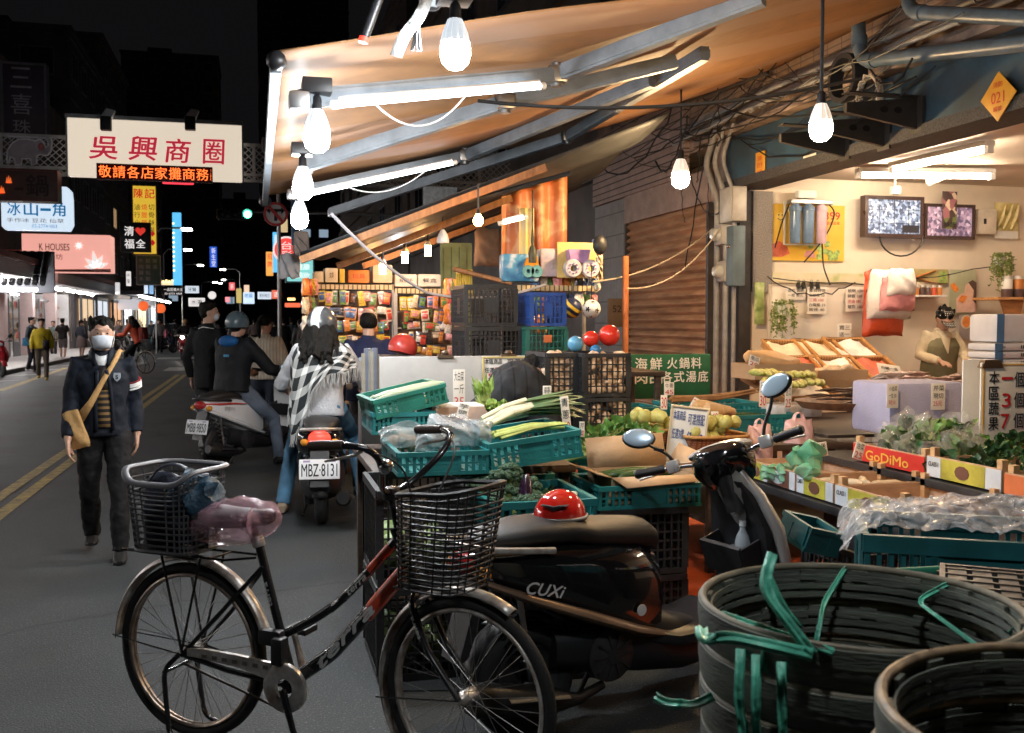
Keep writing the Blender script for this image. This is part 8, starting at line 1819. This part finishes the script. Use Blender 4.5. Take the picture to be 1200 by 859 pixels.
def stand(h=1.7,stride=.0,arm=.12,lean=0.,sp=.09,headz=0.,armout=.05):
 s=h/1.7;J={'pel':V(0,0,.92),'chest':V(.0+lean*.5,0,1.26),'neck':V(-.01+lean*.8,0,1.445),'head':V(.02+lean,0,1.575)}
 for q,sg in(('L',1),('R',-1)):
  st=stride*sg;J['sh'+q]=V(-.01+lean*.6,sg*.165,1.362);J['el'+q]=V(-.04-st*.25+lean*.4,sg*(.195+armout),1.09);J['wr'+q]=V(.04-st*.5+arm*.4+lean*.3,sg*(.21+armout),.85)
  J['hip'+q]=V(0,sg*sp,.86);J['kn'+q]=V(.03+st*.45,sg*(sp+.01),.48);J['an'+q]=V(st*1.0-(.04 if st<0 else 0),sg*(sp+.01),.085+(.05 if st<0 else 0));
 return{a:v*s if hasattr(v,'x')else v for a,v in J.items()}
def ride(lean=.05,seat=.80,hand=(.52,.33,1.0),knee=(.40,.16,.62),foot=(.42,.17,.42),seatx=.0,headz=.0):
 J={'pel':V(0,0,seat+.07),'chest':V(lean*.8,0,seat+.42),'neck':V(lean*1.2,0,seat+.60),'head':V(lean*1.2+.045,0,seat+.735+headz),'curl':.9}
 for q,sg in(('L',1),('R',-1)):
  J['sh'+q]=V(lean,sg*.18,seat+.545);J['wr'+q]=V(hand[0]-.05,sg*hand[1],hand[2]);J['el'+q]=(J['sh'+q]+J['wr'+q])/2+V(-.10,sg*.09,-.12);J['hip'+q]=V(.02,sg*.10,seat+.05);J['kn'+q]=V(knee[0],sg*knee[1],knee[2]);J['an'+q]=V(foot[0],sg*foot[1],foot[2])
 return J
def helmet_on(t,HX,m,stripe=None,r=.128):
 MB(HX).ball((-.01,0,.030),(r*1.08,r*.92,r*1.02),28,zmin=-.42).build('helmet',m,t)
 MB(HX).tube([(-.01+r*.99*math.cos(a),r*.845*math.sin(a),.030-r*.42)for a in[2*math.pi*k/28 for k in range(28)]],.006,6,closed=True).build('helmet_rim',black_plastic,t)
 if stripe is not None:
  rings=[]
  for i in range(25):
   a=R(-25+230*i/24);rings.append([HX@V(-.01+r*1.095*math.cos(a),y,.030+r*1.035*math.sin(a))for y in(-.036,.036)])
  MB().loft(rings,False,False).build('helmet_stripe',stripe,t).modifiers.new('thick','SOLIDIFY').thickness=.003
# ---- the masked man walking toward the camera
J=stand(1.72,.20,.10,lean=.02,armout=.012);J['hdL']=V(.12,-.05,-1);J['hdR']=V(.12,.05,-1)
navy=cloth('navy_jacket',(.007,.010,.017),.75,.5,10)
ml=gz(121,655);man,HX=person('man in navy jacket and white face mask walking toward the camera',ml+Vector((0,.12,0)),-84,J,vox=.0075,top=navy,bottom=cloth('black_trousers',(.010,.010,.011),.8),shoe=M('dark_sandal',(.010,.009,.008),.6),headrot=(0,4,6),cvox=.011,width=.93,fold=.03)
man.scale=(.94,)*3;b=MB(HX);rings=[]
for i,z in enumerate((-.012,-.024,-.038,-.054,-.070,-.090,-.102)):
 f=[.004,.012,.016,.014,.012,.004,-.006][i];rings.append([(.046+(.066+f)*math.cos(a)**.8-(.0 if i<5 else.01*(i-4)),(.076-.003*i)*math.sin(a),z+(.012*math.cos(a)**3 if i==0 else 0)+(.003 if i%2 else 0))for a in[R(-80+160*k/18)for k in range(19)]])
b.loft(rings,False,False);o=b.build('face_mask',M('mask_white',(.50,.54,.60),.8,var=.04),man,smooth=60);o.modifiers.new('thick','SOLIDIFY').thickness=.003
b=MB(HX)
for s in(-1,1):b.tube([(.06,s*.078,0),(.0,s*.088,.022),(-.018,s*.086,-.005),(.0,s*.084,-.04),(.055,s*.068,-.092)],.0018,5)
b.build('mask_loop',white_paper,man)
s_=1.72/1.7
# collar, white shirt, striped sweater front panel, arm bands, badge
def strip_on(name,pts,w,m,parent,nrm=V(1,0,0),th=.006):
 rings=[];P_=[Vector(p)for p in pts]
 for i,p in enumerate(P_):
  d=(P_[min(i+1,len(P_)-1)]-P_[max(0,i-1)]).normalized();s=d.cross(nrm).normalized();ww=w[i]if isinstance(w,(list,tuple))else w
  rings.append([p-s*ww,p+s*ww])
 o=MB().loft(rings,False,False).build(name,m,parent,smooth=70);q=o.modifiers.new('thick','SOLIDIFY');q.thickness=th;return o
strip_on('sweater_front',[(.142,.01,1.22),(.136,.01,1.12),(.132,.012,1.0),(.138,.012,.93)],[.03,.046,.042,.04],bands('striped_sweater',(.012,.010,.010),(.20,.115,.04),2,24,.55,rough=.9),man)
strip_on('sweater_top',[(.128,.005,1.36),(.146,.01,1.28),(.145,.01,1.2)],[.02,.03,.034],cloth('dark_knit',(.02,.016,.015)),man)
for s in(-1,1):strip_on('jacket_edge',[(.140,s*.03,1.34),(.150,s*.042+.01,1.24),(.142,s*.054+.01,1.1),(.138,s*.054+.012,1.0),(.146,s*.054+.012,.91)],.012,navy,man,V(1,0,0),.010)
strip_on('shirt_front',[(.05,0,1.462),(.085,0,1.43),(.122,0,1.375)],[.045,.05,.022],cloth('white_shirt',(.68,.68,.68)),man)
for s in(-1,1):strip_on('collar',[(-.07,s*.05,1.47),(.0,s*.078,1.485),(.07,s*.07,1.45),(.135,s*.045,1.375)],[.02,.022,.028,.012],navy,man,V(.7,s*.7,.3),.008)
e0,e1=J['shL'].lerp(J['elL'],.42),J['shL'].lerp(J['elL'],.74);d_=(e1-e0).normalized();x,y=frame_from(d_)
for u0,u1,m_ in((0,.07,white_paint),(.14,.44,white_paint),(.54,.66,white_paint)):b=MB();q0,q1=e0.lerp(e1,u0),e0.lerp(e1,u1);rr_=.0755;b.tube([q0,q1],[rr_-.006*u0,rr_-.006*u1],22);b.build('arm_band',m_ if u0 else M('arm_band_red',(.25,.02,.02),.7),man)
b=MB();b.prism([(-.022,.03),(.022,.03),(.026,.0),(.015,-.02),(0,-.032),(-.015,-.02),(-.026,0)],-.004,0,T(.150,.10,1.29)@RZ(70)@RX(-4));o=b.build('badge',M('badge_silver',(.40,.45,.50),.5),man);b=MB(T(.150,.10,1.29)@RZ(70)@RX(-4));b.text('S',-.009,-.014,.009,.014,y=-.0055,bold=.04);b.build('badge_emblem',navy,o,smooth=0)
# sling bag of the man
t=thing('shoulder_bag','tan shoulder bag slung across the masked man','bag',man.location,man.rotation_euler,scale=.94);tan=cloth('tan_canvas',(.42,.25,.10),.8,.4,20)
strip_on('strap',[(-.06,.135,1.475),(.03,.12,1.475),(.105,.09,1.41),(.158,.01,1.27),(.162,-.07,1.12),(.14,-.15,1.0)],[.014,.015,.016,.017,.022,.034],tan,t,V(1,0,.2))
b=MB(T(.165,-.135,.80)@RZ(75)@RY(-16));pillow(b,.12,.27,.06,44,n=12,rough=.008);b.build('body',tan,t)
# ---- woman in the plaid shawl on the scooter with the lit lamp
SX2=T(S2L)@RZ(84)
def rider(label,X,seatx,rotz,J,**kw):
 p=X@V(seatx,0,0);return person(label,p,math.degrees(X.to_euler().z)+rotz,J,**kw)
J=ride(.06,.80,(.62,.33,1.01),(.42,.24,.62),(.20,.34,.09));
wmn,HX=rider('woman with black and white helmet and plaid shawl sitting on the lit scooter',SX2,.30,0,J,top=cloth('grey_sweater',(.40,.40,.41),.9,.4,40),bottom=cloth('blue_jeans',(.06,.14,.22),.85,.4,18,var=.3),shoe=M('tan_shoe',(.25,.18,.12),.6),hair='long',vox=.011,width=.98,hands=True,headrot=(0,0,-20))
helmet_on(wmn,HX,M('helmet_charcoal',(.045,.05,.055),.3,coat=.5),M('helmet_white',(.70,.70,.70),.3,coat=.5),r=.132)
plaid=bands('plaid_shawl',(.013,.016,.017),(.60,.60,.58),0,6,.60,rough=.95,grid=(1,6,.60,'ADD'))
for n_ in plaid.node_tree.nodes:
 if n_.type=='SEPXYZ':tc_=plaid.node_tree.nodes.new('ShaderNodeTexCoord');plaid.node_tree.links.new(tc_.outputs['UV'],n_.inputs[0])
C_,N=J['chest'],J['neck']
def shawl(u,v):
 a=R(20+275*u);k=math.degrees(a);long_=.14+.52*math.exp(-((k-118)/46)**2)
 q=min(1,v*3.4);f=1+.07*math.sin(u*37)*v+.04*math.sin(u*71+2)*v
 ry=(.085+.155*q+.02*v)*f;rx=(.085+.075*q+.05*v)*f
 zt_=N.z+.03-.10*q**1.6-long_*max(0,v-.25)*1.33+.012*math.sin(u*23+v*7)
 return(C_.x*.8+math.cos(a)*rx,math.sin(a)*ry,zt_)
t=thing('shawl','black and white plaid shawl with fringe round the scooter woman','shawl',wmn.location,wmn.rotation_euler)
o=MB().grid(shawl,80,30).build('body',plaid,t,smooth=80);uvl=o.data.uv_layers.new(name='weave')
for lp in o.data.loops:i_=lp.vertex_index;uvl.data[lp.index].uv=((i_//31)/80*1.35+(i_%31)/30*.35,(i_%31)/30*.75-(i_//31)/80*.5)
o.modifiers.new('thick','SOLIDIFY').thickness=.012
b=MB()
for k in range(90):u=k/89;p=Vector(shawl(u,1));b.tube([p,p+V(rnd(-.01,.01),rnd(-.01,.01),-.05),p+V(rnd(-.015,.015),rnd(-.015,.015),-.10)],[.005,.004,.002],4)
b.build('fringe',cloth('shawl_fringe',(.35,.35,.34)),t)
# ---- rider of the white scooter
WX=T(W1L)@RZ(wa)
J=ride(.05,.80,(.66,.33,1.0),(.46,.19,.60),(.46,.20,.42));J['anR']=V(.34,-.36,.09);J['knR']=V(.38,-.26,.50);J['toeR']=V(.11,0,0)
rd,HX=rider('rider in black jacket with blue hood and grey helmet on the white scooter',WX,.22,0,J,top=cloth('black_jacket',(.010,.011,.013),.7,.4,12),bottom=cloth('faded_jeans',(.14,.17,.22),.85,.4,18,var=.3),hair='short',vox=.013,width=1.08,hood=cloth('blue_hood',(.015,.09,.26),.7),puff=.02)
helmet_on(rd,HX,M('helmet_grey_blue',(.085,.12,.135),.3,coat=.4),r=.128)
MB().bb((-.165,-.11,1.20),(-.155,-.04,1.225)).build('jacket_logo',M('logo_blue',(.03,.2,.35),.6),rd)
# ---- dark haired masked man beyond him
J=stand(1.82,.05,.1);ps,HX=person('dark haired man in black coat and mask standing behind the white scooter',gz(246,535)+Vector((.0,.0,0)),58,J,top=cloth('black_coat',(.009,.009,.010),.8),bottom=cloth('charcoal_trousers',(.02,.02,.021)),vox=.013,longcoat=.12,headrot=(0,0,-55))
o=MB(HX).ball((.068,0,-.05),(.045,.058,.05),14).build('face_mask',MATS['mask_white'],ps)
strip_on('collar',[(-.02,-.09,1.50),(-.095,0,1.52),(-.02,.09,1.50)],.025,white_paper,ps,V(0,0,1))
# ---- woman with ponytail
kn=bands('cable_knit',(.58,.50,.40),(.42,.35,.27),1,26,.72,bump=.8,rough=.95)
J=stand(1.66,.12,.25,armout=.05);pw,HX=person('woman with ponytail in beige cable knit sweater walking away',gz(312,520),80,J,top=kn,bottom=cloth('dark_jeans',(.03,.04,.06)),hair='pony',vox=.013,puff=.022,headrot=(0,0,-25),fold=.02)
# ---- bent over person in the black puffer jacket
p0=gd(583,482,6.5);base=Vector((p0.x,p0.y,0));rotb=-8
def loc_of(px,py,d):return RZ(-rotb).to_3x3()@(gd(px,py,d)-base)
J={'pel':loc_of(577,492,6.45),'chest':loc_of(606,456,6.4),'neck':loc_of(628,441,6.45),'head':loc_of(639,437,6.65)}
for q,sg in(('L',1),('R',-1)):
 J['sh'+q]=J['chest'].lerp(J['neck'],.4)+V(.02,sg*.16,0);J['el'+q]=J['sh'+q]+V(.1,sg*.06,-.25);J['wr'+q]=J['sh'+q]+V(.25,sg*.0,-.42);J['hip'+q]=J['pel']+V(0,sg*.1,-.05);J['kn'+q]=V(J['pel'].x+.03,sg*.11,J['pel'].z*.5);J['an'+q]=V(J['pel'].x,sg*.11,.085)
puf=bands('quilted_puffer',(.011,.012,.014),(.002,.002,.002),0,13,.86,bump=1.,rough=.8)
person('person in black quilted jacket bending over the crates',base,rotb,J,top=puf,bottom=cloth('black_jeans',(.012,.012,.013)),vox=.013,puff=.06,width=1.15,headrot=(0,70,0),fold=.045,hair='long',hood=cloth('black_hood',(.01,.01,.012)))
# ---- man in navy at the variety stall
J=stand(1.70,.0,.3,armout=.06);person('balding man in navy jacket browsing at the variety racks',Vector((gy(432,400,9.1).x,9.1,0)),75,J,top=cloth('navy_blue_jacket',(.014,.018,.05),.8),bottom=cloth('grey_trousers',(.05,.05,.055)),hair='bald',vox=.013,width=1.1,puff=.015)
# ---- shop worker
J=stand(1.60,.0,.3,lean=.07,armout=.03);J['head']+=V(.03,0,-.02);J['wrL']=V(.32,.14,1.02);J['wrR']=V(.32,-.14,1.02);J['elL']=V(.08,.25,1.08);J['elR']=V(.08,-.25,1.08);J['hdL']=V(1,-.3,-.2);J['hdR']=V(1,.3,-.2);J['pnL']=V(0,0,-1);J['pnR']=V(0,0,-1)
pl=gy(1100,400,9.25);wk,HX=person('shop worker in polka dot cap and olive vest looking down at the counter',Vector((pl.x,9.25,.14)),-100,J,top=cloth('cream_sweater',(.55,.46,.32),.9),bottom=cloth('brown_trousers',(.08,.06,.05)),vox=.011,headrot=(0,38,0))
dots=bands('polka_cap',(.02,.018,.018),(.6,.56,.5),1,55,.6,grid=(2,55,.6,'MINIMUM'),rough=.8)
MB(HX@RY(-18)).ball((-.012,0,.045),(.106,.092,.085),22,zmin=.05).build('cap',dots,wk);MB(HX).prism([(.06,-.07),(.16,-.05),(.175,0),(.16,.05),(.06,.07)],.0,.012,T(0,0,.03)@RX(-90)).build('cap_brim',dots,wk)
b=MB();torso_loft(b,[J['pel']-V(0,0,.05),J['pel'],J['pel'].lerp(J['chest'],.5),J['chest'],J['chest'].lerp(J['neck'],.5)],[.20,.195,.188,.205,.15],[.145,.14,.132,.145,.11]);o=b.build('vest',cloth('olive_vest',(.15,.135,.08),.8),wk);remesh(o,.014,3)
strip_on('collar_front',[(.06,0,1.36),(.155,0,1.26),(.205,0,1.10)],[.07,.05,.004],cloth('cream_sweater',(.55,.46,.32),.9),wk)
# ---- people along the street
def walker(label,px,py,rot,h,**kw):J=kw.pop('J',None)or stand(h,kw.pop('stride',.15),kw.pop('arm',.1));return person(label,gz(px,py)if not isinstance(px,Vector)else px,rot,J,vox=.022,cvox=.022,hands=False,**kw)
yw,_=walker('person in bright yellow jacket with dark shoulder bag crossing the road',50,445,-80,1.66,top=cloth('yellow_jacket',(.48,.36,.02),.6),bottom=cloth('brown_grey_trousers',(.10,.08,.065)),shoe=M('yellow_shoe',(.35,.26,.06),.6),stride=.14,puff=.012)
t=thing('shoulder_bag','dark bag hanging on the yellow jacket','bag',yw.location,yw.rotation_euler);b=MB(T(.16,.10,.82));pillow(b,.16,.26,.26,6,RZ(80));b.build('body',cloth('dark_bag',(.03,.025,.03)),t);strip_on('strap',[(-.02,-.13,1.42),(.12,0,1.25),(.16,.12,1.05)],.015,MATS['dark_bag'],t)
dk_,_=walker('person in dark jacket and cap standing left of the yellow jacket',38,437,-15,1.72,top=cloth('slate_jacket',(.04,.05,.06)),bottom=cloth('navy_trousers',(.018,.02,.03)),shoe=M('pale_shoe',(.4,.38,.36),.6),stride=.05)
b=MB(T(dk_.location)@RZ(-15)@T(-.05,-.24,.84));pillow(b,.24,.24,.1,7);b.thing('handbag',cloth('blue_bag',(.02,.12,.22)),'blue bag carried by the person in the dark jacket','bag')
walker('man in black T-shirt and grey shorts walking away at the pavement',74,422,85,1.72,top=cloth('black_tshirt',(.014,.012,.012)),bottom=cloth('grey_shorts',(.12,.105,.10)),sleeves=False,shortlegs=True,stride=.12)
walker('person in black top and brown skirt standing by the parked scooters',96,420,60,1.66,top=cloth('black_top',(.02,.022,.03)),skirt=cloth('mauve_skirt',(.12,.09,.085)),hair='pony',stride=.04);walker('person between the yellow jacket and the black T-shirt',63,418,-100,1.6,top=cloth('grey_green_top',(.10,.12,.11)),bottom=cloth('dark_slacks',(.02,.02,.022)),stride=.05)
pk_,_=walker('person in grey top carrying a pink bag far along the street',187,414,-92,1.7,top=cloth('grey_top',(.12,.12,.12)),bottom=cloth('black_slacks',(.01,.01,.012)),stride=.08)
b=MB(T(pk_.location)@RZ(-92)@T(.02,.32,.78));pillow(b,.42,.42,.15,8);b.thing('shopping_bag',cloth('pink_bag',(.55,.16,.22)),'pink bag held by the person far along the street','bag');b=MB(T(pk_.location)@RZ(-92)@T(.02,-.34,.45));pillow(b,.34,.40,.12,18);b.thing('shopping_bag',cloth('teal_bag',(.10,.26,.26)),'pale teal bag held by the person far along the street','bag')
# cyclist in red orange
p=gz(171,438);BX2=T(p)@RZ(148);J=ride(.20,.90,(.62,.27,1.17),(.42,.10,.62),(.40,.11,.36));J['anR']=V(.26,-.11,.24);J['knR']=V(.36,-.10,.62)
oc,_=person('cyclist in red orange jacket with backpack riding away',BX2@V(.22,0,0),148,J,vox=.022,cvox=.022,hands=False,top=cloth('red_orange_jacket',(.50,.07,.03),.6),bottom=cloth('black_slacks',(.01,.01,.012)),puff=.015,hair='long')
t=thing('backpack','dark red backpack on the cyclist in the red orange jacket','backpack',oc.location,oc.rotation_euler);b=MB(T(.0,0,1.05));b.rbox((-.14,0,.16),(.16,.28,.40),.05);b.build('body',cloth('maroon_pack',(.16,.025,.02)),t);MB().rbox((-.235,0,1.13),(.05,.22,.18),.02).build('pocket',MATS['maroon_pack'],t)
# oncoming rider
X4=T(S4.location)@RZ(-95);J=ride(.05,.80,(.62,.33,1.0),(.46,.17,.60),(.48,.17,.42));r4,HX=person('rider in black on the oncoming scooter with lit headlamp',X4@V(.25,0,0),-95,J,vox=.022,cvox=.022,hands=False,top=cloth('black_coat',(.009,.009,.010)),bottom=cloth('black_slacks',(.01,.01,.012)),puff=.03);helmet_on(r4,HX,M('helmet_tan',(.28,.16,.06),.4))
# dark figures near the stalls and in the far street
for k,(px,py,h,r_)in enumerate(((333,428,1.70,95),(342,425,1.74,80),(352,430,1.64,100),(360,436,1.72,60),(322,420,1.6,90),(368,428,1.66,120),(275,410,1.7,85),(288,408,1.68,95),(205,409,1.7,80),(238,408,1.66,-95),(252,412,1.72,90),(298,412,1.7,88),(305,409,1.64,92),(178,410,1.62,-80),(150,414,1.7,60),(140,413,1.66,-70))):
 walker('dark clothed person of the far crowd, %s counted'%['third','fourth','fifth','sixth','eighth','seventh','first','second','ninth','tenth','eleventh','twelfth','thirteenth','fourteenth','fifteenth','sixteenth'][k],px,py,r_,h,top=cloth(['black_coat','slate_jacket','grey_top','mauve_skirt'][k%4],(.02,.02,.02)),bottom=cloth('black_slacks',(.01,.01,.012)),hair='short',stride=.08,group='dark figures in the far crowd')
# rider for the two far scooters in traffic
